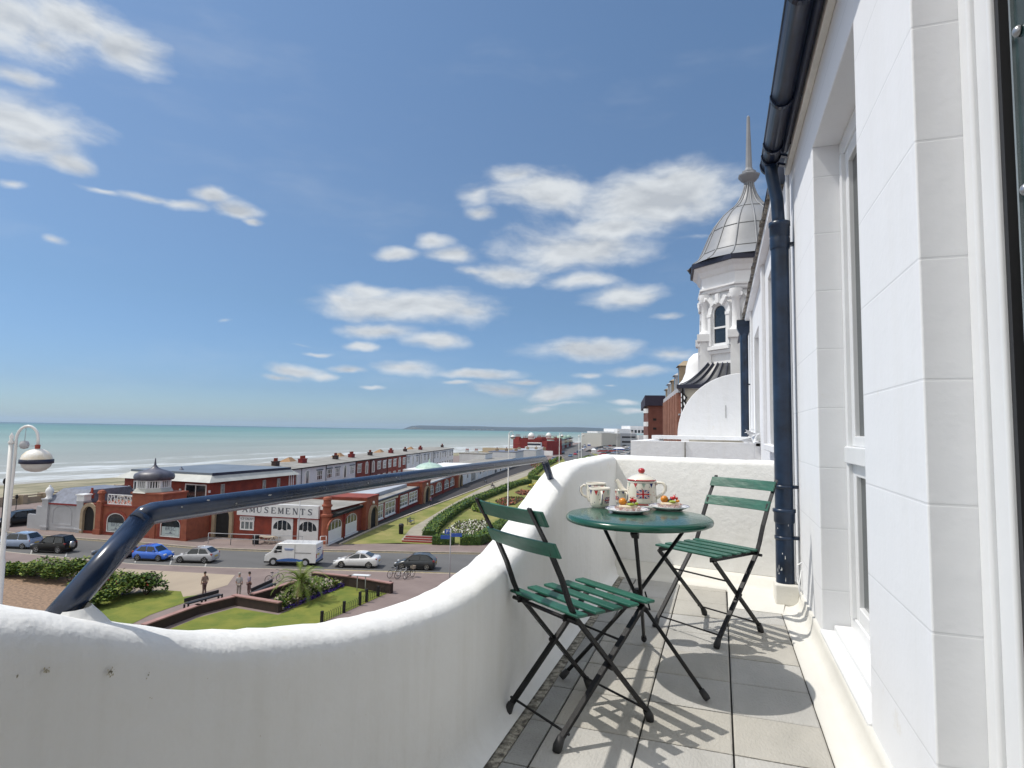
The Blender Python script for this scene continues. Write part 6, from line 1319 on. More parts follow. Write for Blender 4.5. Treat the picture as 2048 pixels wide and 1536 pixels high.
m = MB(); m.add([(-1.30, -.78, 1.93), (-1.80, -.85, 1.30), (-1.80, .85, 1.30), (-1.30, .78, 1.93)], [(0, 1, 2, 3)]); m.v = [(x-.035, y, z+.03) for x, y, z in m.v]; m.obj('windscreen', M_CGL, v)
for s in (-1, 1):
    m = MB(); m.add([(-1.62, s*.972, 1.24), (-.80, s*.972, 1.24), (-.80, s*.925, 1.82), (-1.22, s*.925, 1.82)], [(0, 1, 2, 3) if s < 0 else (3, 2, 1, 0)]); m.obj('side_window', M_CGL, v)
    m = MB(); m.add([(-1.5, s*.983, .42)]+[(-1.5+k*.35, s*.983, .42+.30*math.sin(math.pi*min(1, (k+.4)/9.5))) for k in range(8)]+[(1.2, s*.983, .62), (1.2, s*.983, .42)], [tuple(range(11)) if s < 0 else tuple(range(11))[::-1]]); m.obj('blue_sweep', M_VBL, v)
    m = MB(); m.box(-.55, .30, s*.955-.03, s*.955+.03, 1.52, 1.58); m.box(-.5, .20, s*.958-.03, s*.958+.03, 1.43, 1.47); m.obj('side_stripe', M_VBL, v)
    m = MB(); m.box(.43, 1.95, s*.968-.02, s*.968+.02, 1.20, 1.23); m.box(.42, .44, s*.97-.01, s*.97+.01, .5, 1.95); m.obj('door_seam', M_TRIM, v)
    m = MB(); m.box(-1.42, -1.22, s*1.10-.08, s*1.10+.08, 1.20, 1.45); m.obj('wing_mirror', M_TRIM, v, bevel=.02)
    m = MB(); m.box(2.36, 2.445, s*.86-.06, s*.86+.06, .75, 1.15); m.obj('tail_light', M_TAIL, v)
    m = MB(); m.box(-2.38, -2.15, s*.72-.15, s*.72+.15, .80, 1.0); m.obj('headlight', M_HEAD, v, bevel=.03)
    for sx in (-1.55, 1.45):
        M4 = Matrix.Translation((sx, s*(W/2-.02), .34)) @ Matrix.Rotation(-s*math.pi/2, 4, 'X')
        m = MB(); m.lathe([(0, .012), (.41, .012), (.41, -.1)], 20, M=M4); m.obj('wheel_arch', M_TRIM, v); m = MB(); m.lathe([(.2, .04), (.31, .04), (.34, .02), (.34, -.1)], 20, M=M4); wl = m.obj('wheel', M_TYRE, v); m = MB(); m.lathe([(.21, .042), (0, .044)], 16, M=M4); m.obj('rim', M_GREYR, wl)
m = MB(); m.box(-2.46, 2.46, -.96, .96, .26, .40); m.obj('bumper', M_TRIM, v, bevel=.03)
m = MB(); m.add([(2.435, -.9, .45), (2.435, .9, .45), (2.435, .9, .98), (2.435, 0, .70), (2.435, -.9, .60)], [(0, 1, 2, 3, 4)]); m.box(2.41, 2.43, -.62, .42, 1.50, 1.60); m.box(2.412, 2.432, -.5, .3, 1.36, 1.42); m.obj('rear_graphic', M_VBL, v)
m = MB(); m.box(2.425, 2.445, -.55, -.10, .98, 1.12); m.obj('rear_plate', M_PLY, v)
# far parked cars: one simple car per colour, copied along the road and in the car park
def simple_car(pm):
    c = CARS['hatch']; b = loft([(x*c['L'], zb, zt) for x, zb, zt in c['body']], None, c['W']); cab = [(x*c['L'], z) for x, z in c['cab']]; o = len(b.v); hb, ht = .76, .56
    for x, z in cab: w = hb if z < 1.1 else ht; b.v += [(x, -w, z), (x, w, z)]
    n = len(cab)
    for i in range(n-1): b.f.append([o+2*i, o+2*i+1, o+2*i+3, o+2*i+2][::-1]); b.m.append(1 if i in (0, 3) else 0); b.sm.append(False)
    b.f += [[o+2*i for i in range(n)], [o+2*i+1 for i in range(n)][::-1]]; b.m += [1, 1]; b.sm += [False, False]
    return b
far_p = [P_TEAL, P_RED, P_BLACK, P_SILV, P_WHITE, P_DNAVY, P_PALEB, P_GRAPH]
names_ = ['grey blue', 'red', 'black', 'silver', 'white', 'navy', 'pale blue', 'graphite']
protos = {}
FARL = ['at the near end of the roadside queue by the seafront road', 'second in the roadside queue, behind the nearest one', 'third in the roadside queue', 'fourth in the roadside queue', 'fifth in the roadside queue', 'sixth in the roadside queue, near the green', 'last in the roadside queue, near the marquee', 'alone on the road beside the receding houses', 'on the road just above the right end of the handrail', 'at the left end of the diagonal car park row', 'second in the diagonal car park row', 'third in the diagonal car park row', 'fourth in the diagonal car park row', 'fifth in the diagonal car park row', 'between the roadside queue and the small white kiosk', 'in the diagonal row, below the blank cream hall wall', 'in the diagonal row, just right of the one below the cream wall', 'parked against the right end of the cream hall wall', 'left of the blue tent, just above the parapet', 'touching the left side of the blue tent', 'right of the blue tent in the middle row', 'in the row just above the parapet, right of the blue tent', 'in the middle of the rows left of the neighbour terrace wall', 'in the top row beside the neighbour terrace wall', 'in the row below the grey office wing', 'below the left part of the grey office wing', 'below the corner where cream wall meets office wing', 'at the far right, below the office wing windows', 'half hidden at the right edge, just above the parapet', 'just above the parapet, left of the rightmost one', 'just above the parapet, below the blue tent', 'on the green near the marquee', 'below the office wing, second from the right edge', 'just above the parapet, left of the blue tent group', 'just above the parapet near the white kiosk', 'just above the parapet midway between kiosk and blue tent']
spots = [(1141, 914, 0, 0), (1151, 910, 1, 0), (1156, 906, 5, 0), (1162, 902, 3, 0), (1167, 899, 4, 0), (1170, 896, 6, 0), (1169, 892, 3, 0), (1125, 908, 2, 0), (1108, 921, 6, 0), (1190, 899, 0, 1), (1196, 897, 5, 1), (1201, 896, 7, 1), (1207, 895, 3, 1), (1212, 895, 6, 1), (1178, 904, 2, 1), (1218, 893, 1, 1), (1222, 892, 3, 1),
         (1227, 893, 7, 1), (1234, 911, 3, 1), (1231, 907, 6, 1), (1251, 906, 4, 1), (1262, 909, 5, 1), (1268, 904, 0, 1), (1272, 900, 3, 1), (1261, 897, 6, 1), (1254, 895, 4, 1), (1248, 893, 7, 1), (1270, 894, 5, 1), (1274, 911, 1, 1), (1257, 912, 3, 1), (1243, 909, 4, 1), (1176, 889, 7, 0), (1265, 891, 2, 1), (1215, 908, 7, 1), (1205, 910, 1, 1), (1222, 911, 3, 1)]
where = ['at the near end of the roadside queue', 'in the middle of the roadside queue', 'farther up the roadside queue', 'in the near row of the car park', 'in the middle rows of the car park', 'in the farthest rows of the car park']
for i, (px, py, ci, rowk) in enumerate(spots):
    c = G(px, py)
    road = rowk == 0
    lb = '%s car %s' % (names_[ci], FARL[i])
    if ci not in protos: o = simple_car(far_p[ci]).obj('distant_car', [far_p[ci], M_CGL]); protos[ci] = o; tag(o, lb, 'car', 'distant parked cars')
    else: o = protos[ci].copy(); COL.objects.link(o); o['label'] = lb
    o.location = c+Vector((0, 0, .03)); o.rotation_euler = (0, 0, RT+R(84) if rowk == 0 else RT+R(20))
rq = random.Random(8); ordn = ['first', 'second', 'third', 'fourth', 'fifth', 'sixth', 'seventh', 'eighth', 'ninth']
for rowi, (y_, x_a, x_b, n_, nm_) in enumerate(((900.5, 1208, 1272, 8, 'upper'), (904, 1200, 1268, 8, 'lower'))):
    for k in range(n_):
        ci = rq.randrange(8); o = protos[ci].copy(); COL.objects.link(o); o['label'] = '%s car, %s from the left in the %s crowded row of the car park' % (names_[ci], ordn[k], nm_)
        o.location = G(x_a+(x_b-x_a)*k/(n_-1)+rq.uniform(-1.5, 1.5), y_)+Vector((0, 0, .03)); o.rotation_euler = (0, 0, RT+R(rq.uniform(14, 26)))
# ------------------------------------------------------------------ street lamps
KV = 1.15
def lamp(label, base, top_z, gl=.36, side=1, arch_r=.36, fine=False):
    t = thing('street_lamp', label, 'street lamp', base, RT if not fine else YAW+R(8), 'swan neck street lamps'); H_ = top_z-base.z; n = 16 if fine else 8
    m = MB(); m.tube([(0, 0, 0), (0, 0, 1.4), (0, 0, 1.42), (0, 0, H_-2.6), (0, 0, H_-2.55), (0, 0, H_-.2)], [.10, .10, .075, .062, .048, .042], n); m.lathe([(.05, H_-.2), (.06, H_-.17), (.03, H_-.12), (.045, H_-.05), (0, H_+.04)], n); m.obj('pole', M_LAMPW, t)
    pts = [(.06, 0, H_-2.0), (.075, 0, H_-1.1), (.09, 0, H_-.55)]+[(.09+arch_r*(1-math.cos(a))*.5*1.15, 0, H_-.10+arch_r*.75*math.sin(a)) for a in [math.pi*k/10 for k in range(0, 11)]]
    xe = pts[-1][0]; pts.append((xe+.005, 0, H_-.22)); m = MB(); m.tube(pts, .028, n); m.obj('arm', M_LAMPW, t)
    zc = H_-.22-gl*1.0*KV
    m = MB(); m.lathe([(.045, zc+KV*gl*.72), (.05, zc+KV*gl*1.0), (.03, zc+KV*gl*1.02)], n, c=(xe, 0, 0)); m.obj('collar', M_POT, t)
    m = MB(); m.lathe([(0, zc+KV*gl*.78), (gl*.35, zc+KV*gl*.74), (gl*.65, zc+KV*gl*.60), (gl*.88, zc+KV*gl*.36), (gl*.96, zc+KV*gl*.10)], 28 if fine else 12, c=(xe, 0, 0)); m.obj('hood', mat('rusty_lamp_hood', (.76, .76, .75), .35, col2=(.66, .55, .38), vs=3.5, contrast=.3) if fine else M_LAMPW, t)
    m = MB(); m.lathe([(gl*.97, zc+KV*gl*.12), (gl*1.03, zc+KV*gl*.10), (gl*1.03, zc-KV*gl*.14), (gl*.95, zc-KV*gl*.16)], 28 if fine else 12, c=(xe, 0, 0)); m.obj('navy_band', M_NAVYT, t)
    m = MB(); m.lathe([(gl*.92, zc-KV*gl*.14), (gl*.84, zc-KV*gl*.36), (gl*.6, zc-KV*gl*.56), (gl*.3, zc-KV*gl*.66), (0, zc-KV*gl*.69)], 28 if fine else 12, c=(xe, 0, 0)); m.obj('diffuser', mat('milky_glass', (.60, .60, .57), .25), t)
    if fine: m = MB(); m.tube([(.26, 0, H_+.15), (.25, 0, H_-.15)], .006, 5); m.lathe([(0, -.09), (.07, -.07), (.09, 0), (.07, .07), (0, .09)], 8, c=(.25, 0, H_-.22)); m.tube([(.09, 0, H_-.25), (xe, 0, H_-.24)], .005, 5); m.obj('hanging_cable', M_GREYR, t)
    return t
tp = PD(24, 868, 12.6); base = Vector((tp.x, tp.y, GZ+.09))
lamp('white swan neck street lamp with a rust streaked globe at the left edge', base, tp.z, .29, fine=True)
for (px, D, tz, lb) in ((1018, 74, 865, 'slim white swan neck lamp rising from the gardens behind the chair'), (1119, 118, 866, 'swan neck lamp at the far right end of the handrail'), (1163, 175, 867, 'swan neck lamp beside the far roadside queue'), (1234, 225, 860, 'swan neck lamp in front of the modernist hall'), (1262, 260, 862, 'farthest swan neck lamp, left of the brown brick flats')):
    p = PD(px, tz, D); b = Vector((p.x, p.y, GZ)); lamp(lb, b, p.z, .31)
for (px, D, tp_, lb) in ((1158, 150, 870, 'plain pole with a dark cap left of the car queue'), (10, 62, 958, 'dark ornamental promenade lamp at the extreme left'), (34, 80, 990, 'thin pole on the promenade behind the black car')):
    p = PD(px, tp_, D); m = MB(); m.tube([(0, 0, 0), (0, 0, p.z-GZ-.3)], .06 if px > 100 else .05, 6); m.lathe([(.1, p.z-GZ-.5), (.18, p.z-GZ-.3), (.12, p.z-GZ), (0, p.z-GZ+.1)], 8); o = m.obj('lamp_post', M_LAMPW if px > 100 else M_BLACK, loc=(p.x, p.y, GZ)); tag(o, lb, 'post')
p = PD(600, 1000, 58); m = MB(); m.tube([(0, 0, 0), (0, 0, p.z-GZ)], .045, 6); bb = G(597, 1090); o = m.obj('flag_pole', M_GREYR, loc=(p.x, p.y, GZ)); tag(o, 'thin grey pole in front of the amusements sign', 'pole')
# ------------------------------------------------------------------ planting
def leaves(m, pts, size, r, mi=0, upness=.5):
    """one small folded leaf quad per point"""
    for p in pts:
        a = r.uniform(0, 6.283); e = r.uniform(-.4, 1.0)*upness; d = Vector((math.cos(a)*math.cos(e), math.sin(a)*math.cos(e), math.sin(e))); s = size*r.uniform(.6, 1.4)
        w = Vector((-math.sin(a), math.cos(a), r.uniform(-.6, .6))).normalized()*s*.38; p = Vector(p); q = p+d*s
        m.add([p, p+d*s*.5+w, q, p+d*s*.5-w], [(0, 1, 2, 3)], mi if isinstance(mi, int) else r.choice(mi))
def bush(name, label, c, rx, ry, h, n, size, mats, seed, cat='bush', group=None, stems=6, flowers=None):
    r = random.Random(seed); t = thing(name, label, cat, c, 0, group); m = MB(); lobes = [(r.uniform(-.55, .55)*rx, r.uniform(-.55, .55)*ry, r.uniform(.35, .7)*h, r.uniform(.35, .6)) for _ in range(9)]
    pts = []
    while len(pts) < n:
        lx, ly, lz, k = r.choice(lobes); a = r.uniform(0, 6.283); u = r.uniform(-.5, 1); q = math.sqrt(max(0, 1-u*u)); s = r.uniform(.7, 1.05)
        x, y, z = lx+rx*k*q*math.cos(a)*s, ly+ry*k*q*math.sin(a)*s, lz+h*.42*u*s
        if z > .02: pts.append((x, y, z))
    leaves(m, pts, size, r, list(range(len(mats))), .8); m.obj('foliage', mats, t)
    m = MB()
    for _ in range(stems): a = r.uniform(0, 6.28); m.tube([(0.1*math.cos(a), .1*math.sin(a), 0), (rx*.3*math.cos(a), ry*.3*math.sin(a), h*.35), (rx*.55*math.cos(a), ry*.55*math.sin(a), h*.62)], [.035, .025, .012], 5)
    m.obj('stem', mat('bark', (.10, .07, .05), .9), t)
    if flowers:
        m = MB(); fr = [p for p in pts if p[2] > h*.15 and p[1] < 0 and r.random() < flowers[1]]
        leaves(m, fr, size*.7, r, 0, .8); m.obj('flowers', flowers[0], t)
    return t
BM = [M_LEAF, M_LEAFD, M_LEAFY]
M_REDF = mat('red_flowers', (.40, .05, .03), .7)
bl = [('low dark shrub at the far left behind the lamp post', 12, 1150, 1.5, 1.2, 1.0, None), ('rounded shrub left in the row, over the gravel', 66, 1152, 1.6, 1.3, 1.3, None), ('broad yellow green shrub in the middle of the left clump', 100, 1158, 1.9, 1.5, 1.9, None), ('dense tall shrub just left of the handrail post', 140, 1166, 1.7, 1.6, 2.2, None),
      ('bright green shrub directly right of the handrail post', 205, 1190, 1.9, 1.6, 2.0, None), ('shrub with a few red flowers in the right clump', 240, 1192, 1.7, 1.5, 1.9, (M_REDF, .05)), ('dark leaved shrub with a red flower band at the right end', 290, 1190, 1.5, 1.2, 1.7, (M_REDF, .10)), ('low pale green shrub below the handrail post by the verge', 180, 1212, 1.6, 1.3, 1.2, None)]
for i, (lb, px, py, rx, ry, h, fl_) in enumerate(bl): bush('shrub', lb, G(px, py, GP), rx, ry, h*.72, 1900, .20, BM if i != 6 else [M_LEAFD, M_LEAFD, M_LEAF], 30+i, group='shrubs beside the gravel bed', flowers=fl_)
# hedges: swept boxes roughened and clad in small leaves
def hedge(label, path, w, h, seed, n_per_m=150):
    r = random.Random(seed); t = thing('hedge', label, 'hedge', path[0], 0, 'clipped garden hedges'); o = path[0]; P2 = [p-o for p in path]; m = MB(); lf = MB(); k = 6
    samples = []; 
    for p, q in zip(P2, P2[1:]):
        L_ = (q-p).length; n = max(1, int(L_/1.0))
        for i in range(n): samples.append(p+(q-p)*i/n)
    samples.append(P2[-1]); rows = []
    for i, p in enumerate(samples):
        d = (samples[min(i+1, len(samples)-1)]-samples[max(i-1, 0)]); d.z = 0; d.normalize(); nx = Vector((-d.y, d.x, 0)); j = lambda: r.uniform(-.04, .04)
        rows.append([p+nx*(w/2+j()), p+nx*(w/2+j())+Vector((0, 0, h*.6+j())), p+nx*(w*.42)+Vector((0, 0, h+j())), p-nx*(w*.42)+Vector((0, 0, h+j())), p-nx*(w/2+j())+Vector((0, 0, h*.6+j())), p-nx*(w/2+j())])
        if i < len(samples)-1:
            seg = samples[i+1]-p; dist_ = (o+p).length; cnt = int(n_per_m*seg.length*min(1, 75/dist_)**2)
            pts = []
            for _ in range(cnt):
                f = r.random(); sd = r.random(); b = p+seg*f
                if sd < .45: pts.append(b+nx*r.uniform(-.46, .46)*w+Vector((0, 0, h)))
                else: s = 1 if sd < .7 else -1; pts.append(b+nx*s*(w/2)+Vector((0, 0, r.uniform(.05, h))))
            leaves(lf, pts, .16/min(1, 75/dist_), r, [0, 0, 1, 2], .9)
    for rw in rows: m.v += [tuple(v) for v in rw]
    for i in range(len(rows)-1):
        for j in range(k-1): m.f.append([i*k+j, i*k+j+1, (i+1)*k+j+1, (i+1)*k+j]); m.m.append(0); m.sm.append(False)
    m.f += [list(range(k)), [(len(rows)-1)*k+j for j in range(k)][::-1]]; m.m += [0, 0]; m.sm += [False, False]
    m.obj('hedge_core', M_LEAFD, t); lf.obj('foliage', [M_LEAF, M_LEAFY, M_LEAFD], t)
hedge('long curved clipped hedge between the gravel path and the flower lawn', [G(x, y, GP) for x, y in ((858, 1078), (868, 1060), (886, 1043), (915, 1022), (950, 1004), (990, 988), (1030, 972), (1058, 966))], 1.4, .85, 1)
hedge('short box hedge at the left of the gap facing the road', [G(866, 1087, GP), G(908, 1088, GP)], 1.3, .8, 2)
hedge('box hedge at the corner right of the gap, running away beside the far path', [G(920, 1088, GP), G(955, 1088, GP), G(985, 1070, GP), G(1030, 1040, GP), G(1060, 1010, GP), G(1100, 965, GP), G(1130, 935, GP)], 1.4, .85, 3)
hedge('far winding hedge beyond the first flower lawn', [G(x, y, GP) for x, y in ((1120, 918), (1100, 928), (1082, 938), (1064, 952), (1062, 958), (1095, 962), (1120, 960))], 1.4, .85, 4)
hedge('farthest clipped hedge at the top end of the gardens', [G(x, y, GP) for x, y in ((1100, 950), (1125, 938), (1150, 925), (1180, 915))], 1.5, .85, 5)
# flower beds
def bed(label, px_pts, mats, n, size, seed, edge=None, h=.3, name='flower_bed'):
    r = random.Random(seed); pts = [G(x, y, GP+.02) for x, y in px_pts]; c = sum(pts, Vector())/len(pts); t = thing(name, label, 'flower bed', c); loc = [p-c for p in pts]
    m = MB(); m.prism([(p.x, p.y) for p in loc], -.02, .06); m.obj('soil', M_SOIL, t); m = MB(); L0 = len(loc); P_ = []
    for _ in range(n):
        i = r.randrange(1, L0-1); a, b = r.random(), r.random()
        if a+b > 1: a, b = 1-a, 1-b
        P_.append(loc[0]+(loc[i]-loc[0])*a+(loc[i+1]-loc[0])*b+Vector((0, 0, r.uniform(.02, h))))
    leaves(m, P_, size, r, list(range(len(mats))), 1.0); m.obj('flowers', mats, t)
    if edge:
        m = MB()
        for p, q in zip(loc, loc[1:]+loc[:1]): m.bar(p+Vector((0, 0, .08)), q+Vector((0, 0, .08)), .12, .14)
        m.obj('edging', edge, t)
    return t
M_WHF = mat('white_flowers', (.70, .68, .62), .8); M_YF = mat('yellow_flowers', (.55, .42, .06), .8); M_PF = mat('purple_flowers', (.10, .05, .35), .7); M_SAL = mat('salmon_flowers', (.40, .14, .08), .8); M_PINK = mat('pink_flowers', (.42, .16, .20), .8)
bed('flower bed full of white and dark red blooms inside the corner hedge', [(882, 1071), (918, 1045), (980, 1043), (975, 1060), (945, 1075)], [M_WHF, M_LEAF, M_LEAFD, M_LEAFY, M_WHF, M_SOIL], 3600, .19, 1, M_LEAF)
bed('flower bed with reddish bedding plants behind the chair back', [(990, 1003), (1012, 994), (1050, 996), (1030, 1009), (1005, 1012)], [M_SAL, M_SOIL, M_LEAF, M_LEAFD, M_BRICKD], 2000, .22, 2, None, .15)
bed('small reddish flower bed farther up the lawn', [(1030, 985), (1045, 980), (1068, 984), (1060, 990), (1040, 990)], [M_SAL, M_SOIL, M_SAL], 500, .3, 3, None, .06)
bed('yellow flower bed near the far winding hedge', [(1055, 974), (1070, 968), (1090, 971), (1080, 978)], [M_YF, M_LEAFY], 400, .35, 4)
bed('low green bedding ring inside the hedge near the chair post', [(945, 1012), (975, 1008), (1005, 1014), (1000, 1024), (965, 1027), (945, 1022)], [M_LEAF, M_LEAFY], 1200, .28, 5)
bed('pink bedding plants at the far end of the shops', [(1060, 930), (1110, 916), (1120, 922), (1075, 940)], [M_PINK, M_BRICKD, M_LEAF, M_LEAFY], 900, .5, 6)
# steps
sp_ = thing('garden_steps', 'three broad red edged steps up to the garden path', 'steps', G(800, 1086, GP), math.atan2((G(866, 1089)-G(800, 1086)).y, (G(866, 1089)-G(800, 1086)).x))
Ls = (G(866, 1089)-G(800, 1086)).length
for k in range(3): m = MB(); m.box(0, Ls, .6+k*.55, 1.2+k*.55, 0, .14*(k+1)); m.box(0, Ls, .58+k*.55, .66+k*.55, .14*k+.02, .14*(k+1)+.015, 1); m.obj('step', [M_PAVE, mat('red_step_edge', (.38, .06, .05), .7)], sp_)
# ---- park furniture
def bench(label, c, rz, m_=M_IRON):
    t = thing('park_bench', label, 'bench', c, rz, 'park benches'); 
    for k in range(4): m = MB(); m.box(-.8, .8, -.22+k*.12, -.13+k*.12, .42, .45); m.obj('seat_slat', M_SLATE, t)
    for k in range(3): m = MB(); m.box(-.8, .8, .26+k*.03, .29+k*.03, .52+k*.13, .60+k*.13); m.obj('back_slat', M_SLATE, t)
    for s in (-1, 1):
        m = MB(); m.bar((s*.78, -.24, 0), (s*.78, -.2, .64), .05, .05); m.bar((s*.78, .3, 0), (s*.78, .36, .9), .05, .05); m.bar((s*.78, -.24, .64), (s*.78, .3, .64), .05, .04); m.bar((s*.78, -.2, .40), (s*.78, .3, .40), .05, .05); m.obj('leg', m_, t)
bench('slatted metal park bench beside the litter bin on the path', G(822, 1048, GP), RT+R(95)); bench('empty metal bench by the shops, left of the seated person', G(1001-30, 965, GP), RT+R(100)); bench('metal park bench with a person sitting on it', G(985, 975, GP), RT+R(100))
t = thing('litter_bin', 'black litter bin standing on the garden grass', 'bin', G(802, 1068, GP)); m = MB(); m.lathe([(.26, 0), (.28, .05), (.30, .95), (.30, 1.0)], 14); m.obj('bin_body', M_BLACK, t); m = MB(); m.lathe([(.33, .98), (.33, 1.04), (.30, 1.22), (.2, 1.3), (0, 1.33)], 14); m.obj('lid', M_TRIM, t); m = MB(); m.box(-.2, .2, -.32, -.28, 1.05, 1.17); m.obj('slot', M_BLACK, t)
t = thing('litter_bin', 'round black litter bin beside the picnic table', 'bin', G(511, 1088, GP)); m = MB(); m.lathe([(.34, 0), (.36, .8), (.38, .85), (.30, 1.0), (0, 1.08)], 14); m.obj('bin_body', M_BLACK, t); m = MB(); m.lathe([(.372, .55), (.372, .62)], 14); m.obj('gold_band', M_FASC, t)
def picnic(label, c, rz):
    t = thing('picnic_table', label, 'table', c, rz, 'picnic tables outside the amusements'); 
    m = MB(); m.box(-.95, .95, -.36, .36, .72, .77); m.obj('tabletop', M_WOOD, t)
    for s in (-1, 1): m = MB(); m.box(-.95, .95, s*.74-.13, s*.74+.13, .43, .47); m.obj('bench_seat', M_WOOD, t)
    for s in (-1, 1): m = MB(); m.bar((s*.65, -.75, 0), (s*.65, -.2, .72), .08, .05); m.bar((s*.65, .75, 0), (s*.65, .2, .72), .08, .05); m.bar((s*.65, -.8, .40), (s*.65, .8, .40), .05, .08); m.obj('leg_frame', M_WOOD, t)
picnic('bleached wooden picnic table nearest the black litter bin', G(533, 1086, GP), R(12)); picnic('second bleached picnic table, behind and right of the first', G(552, 1079, GP), R(8))
# pale railing in front of the recessed entrance
def railing(name, label, pts, h, sp, m_, rails=(.55, 1.0), pr=.03, cat='railing'):
    t = thing(name, label, cat, pts[0]); m = MB(); o = pts[0]
    for p, q in zip(pts, pts[1:]):
        for z in rails: m.tube([p-o+Vector((0, 0, z*h)), q-o+Vector((0, 0, z*h))], pr, 6)
    m.obj('rail', m_, t)
    for p, q in zip(pts, pts[1:]):
        n = max(1, round((q-p).length/sp))
        for i in range(n+1): a = p-o+(q-p)*i/n; mm_ = MB(); mm_.tube([a, a+Vector((0, 0, h))], pr*1.1, 6); mm_.obj('post', m_, t)
    return t
railing('forecourt_railing', 'grey tubular railing in front of the recessed black doorway', [G(416, 1088, GP), G(461, 1090, GP), G(604, 1095, GP)], 1.05, 2.6, M_GREYR)
railing('side_railing', 'small white handrail at the foot of the round brick corner column', [G(640, 1093, GP), G(652, 1092, GP)], .95, 1.2, M_WHITE)
# bicycle
def bicycle(label, c, rz, fm, basket=False):
    t = thing('bicycle', label, 'bicycle', c, rz, 'parked bicycles')
    for x in (-.52, .52):
        m = MB(); m.tube([(x+.33*math.cos(a), 0, .34+.33*math.sin(a)) for a in [2*math.pi*k/18 for k in range(19)]], .022, 6, caps=False); w = m.obj('wheel', M_TYRE, t)
        m = MB()
        for k in range(8): a = math.pi*k/8; m.bar((x+.32*math.cos(a), 0, .34+.32*math.sin(a)), (x-.32*math.cos(a), 0, .34-.32*math.sin(a)), .006, .006)
        m.obj('spokes', M_RIM, w)
    m = MB(); 
    for p, q in (((-.52, .34), (-.05, .32)), ((-.05, .32), (-.22, .82)), ((-.22, .78), (.36, .80)), ((-.05, .32), (.38, .74)), ((-.52, .34), (-.20, .74)), ((.34, .92), (.52, .34))): m.tube([(p[0], 0, p[1]), (q[0], 0, q[1])], .018, 6)
    m.obj('frame', fm, t)
    m = MB(); m.tube([(.28, -.28, 1.02), (.36, -.1, 1.0), (.36, .1, 1.0), (.28, .28, 1.02)], .014, 6); m.obj('handlebar', M_TRIM, t)
    m = MB(); m.box(-.34, -.10, -.08, .08, .84, .90); m.obj('saddle', M_TRIM, t, bevel=.02)
    if basket: m = MB(); m.add([(.40, -.16, .72), (.66, -.16, .72), (.66, .16, .72), (.40, .16, .72), (.38, -.2, 1.0), (.72, -.2, 1.0), (.72, .2, 1.0), (.38, .2, 1.0)], [(0, 1, 5, 4), (1, 2, 6, 5), (2, 3, 7, 6), (3, 0, 4, 7), (0, 3, 2, 1)]); m.obj('basket', M_WOOD, t)
bicycle('silver bicycle leaning at the left of the parked group', G(788, 1154, GP), R(75), M_RIM); bicycle('bicycle in the middle of the parked group', G(805, 1156, GP), R(62), M_WHITE); bicycle('bicycle with a wicker basket at the right of the parked group', G(818, 1156, GP), R(80), M_BLACK, True)
bicycle('bicycle standing against the planter wall near the palm', G(548, 1165, GP), R(70), M_RIM)
# sign post with blue fingers
t = thing('finger_post', 'slim grey signpost with blue finger boards and a parking sign', 'sign', G(899, 1165, GP)); Hs = 4.0
m = MB(); m.tube([(0, 0, 0), (0, 0, Hs)], .04, 8); m.obj('pole', M_GREYR, t)
m = MB(); m.box(-.75, -.04, -.05, -.02, Hs-.78, Hs-.50); m.obj('finger_board', M_BLUES, t); m = MB(); m.box(.04, .85, -.02, .02, Hs-.62, Hs-.36); m.obj('finger_board', M_BLUES, t)
m = MB(); m.box(-.45, -.08, -.05, -.02, Hs-.44, Hs-.06); pb = m.obj('parking_sign', M_BLUES, t); text('P', .34, pb, M_WHITE, Matrix.Translation((-.265, -.055, Hs-.25)) @ Matrix.Rotation(math.pi/2, 4, 'X'))
t.rotation_euler = (0, 0, YAW)
# information board
t = thing('information_board', 'slanted metal information lectern on two legs behind the garden wall', 'sign', G(722, 1182, GP), R(12))
for s in (-1, 1): m = MB(); m.tube([(s*.35, 0, 0), (s*.35, 0, 1.25)], .035, 8); m.obj('leg', M_GREYR, t)
m = MB(); m.bar((-.75, -.05, 1.28), (.75, -.05, 1.28), .55, .04); m.obj('panel', M_GREYR, t, bevel=.01); m = MB(); m.box(-.65, .65, -.28, .18, 1.303, 1.308); m.obj('map_sheet', M_PVC, t)
# ---- planter walls, long benches, garden wall, fence
def gwall(label, px_pts, h=.62, w=.34, name='garden_wall'):
    pts = [G(x, y, GP) for x, y in px_pts]; t = thing(name, label, 'wall', pts[0]); o = pts[0]
    for p, q in zip(pts, pts[1:]):
        m = MB(); d = (q-p).normalized()*w*.48; m.bar(p-o+Vector((0, 0, h/2))-d, q-o+Vector((0, 0, h/2))+d, w, h); m.obj('brickwork', M_WALLD, t)
        m = MB(); m.bar(p-o+Vector((0, 0, h+.04))-d, q-o+Vector((0, 0, h+.04))+d, w+.06, .07); m.obj('coping', M_COPE, t)
    return t
gwall('dark brick planter wall with pinkish coping running left from the corner', [(290, 1268), (395, 1228), (470, 1209)], .5, .3)
gwall('dark brick planter wall in the middle, stepping toward the lawn', [(470, 1209), (556, 1224)], .55, .3)
gwall('dark brick planter wall behind the bed, ending at the palm', [(508, 1205), (590, 1180)], .55, .3)
gwall('long dark brick garden wall behind the lawn, right of the palm', [(628, 1164), (700, 1172), (780, 1186)], .65, .3)
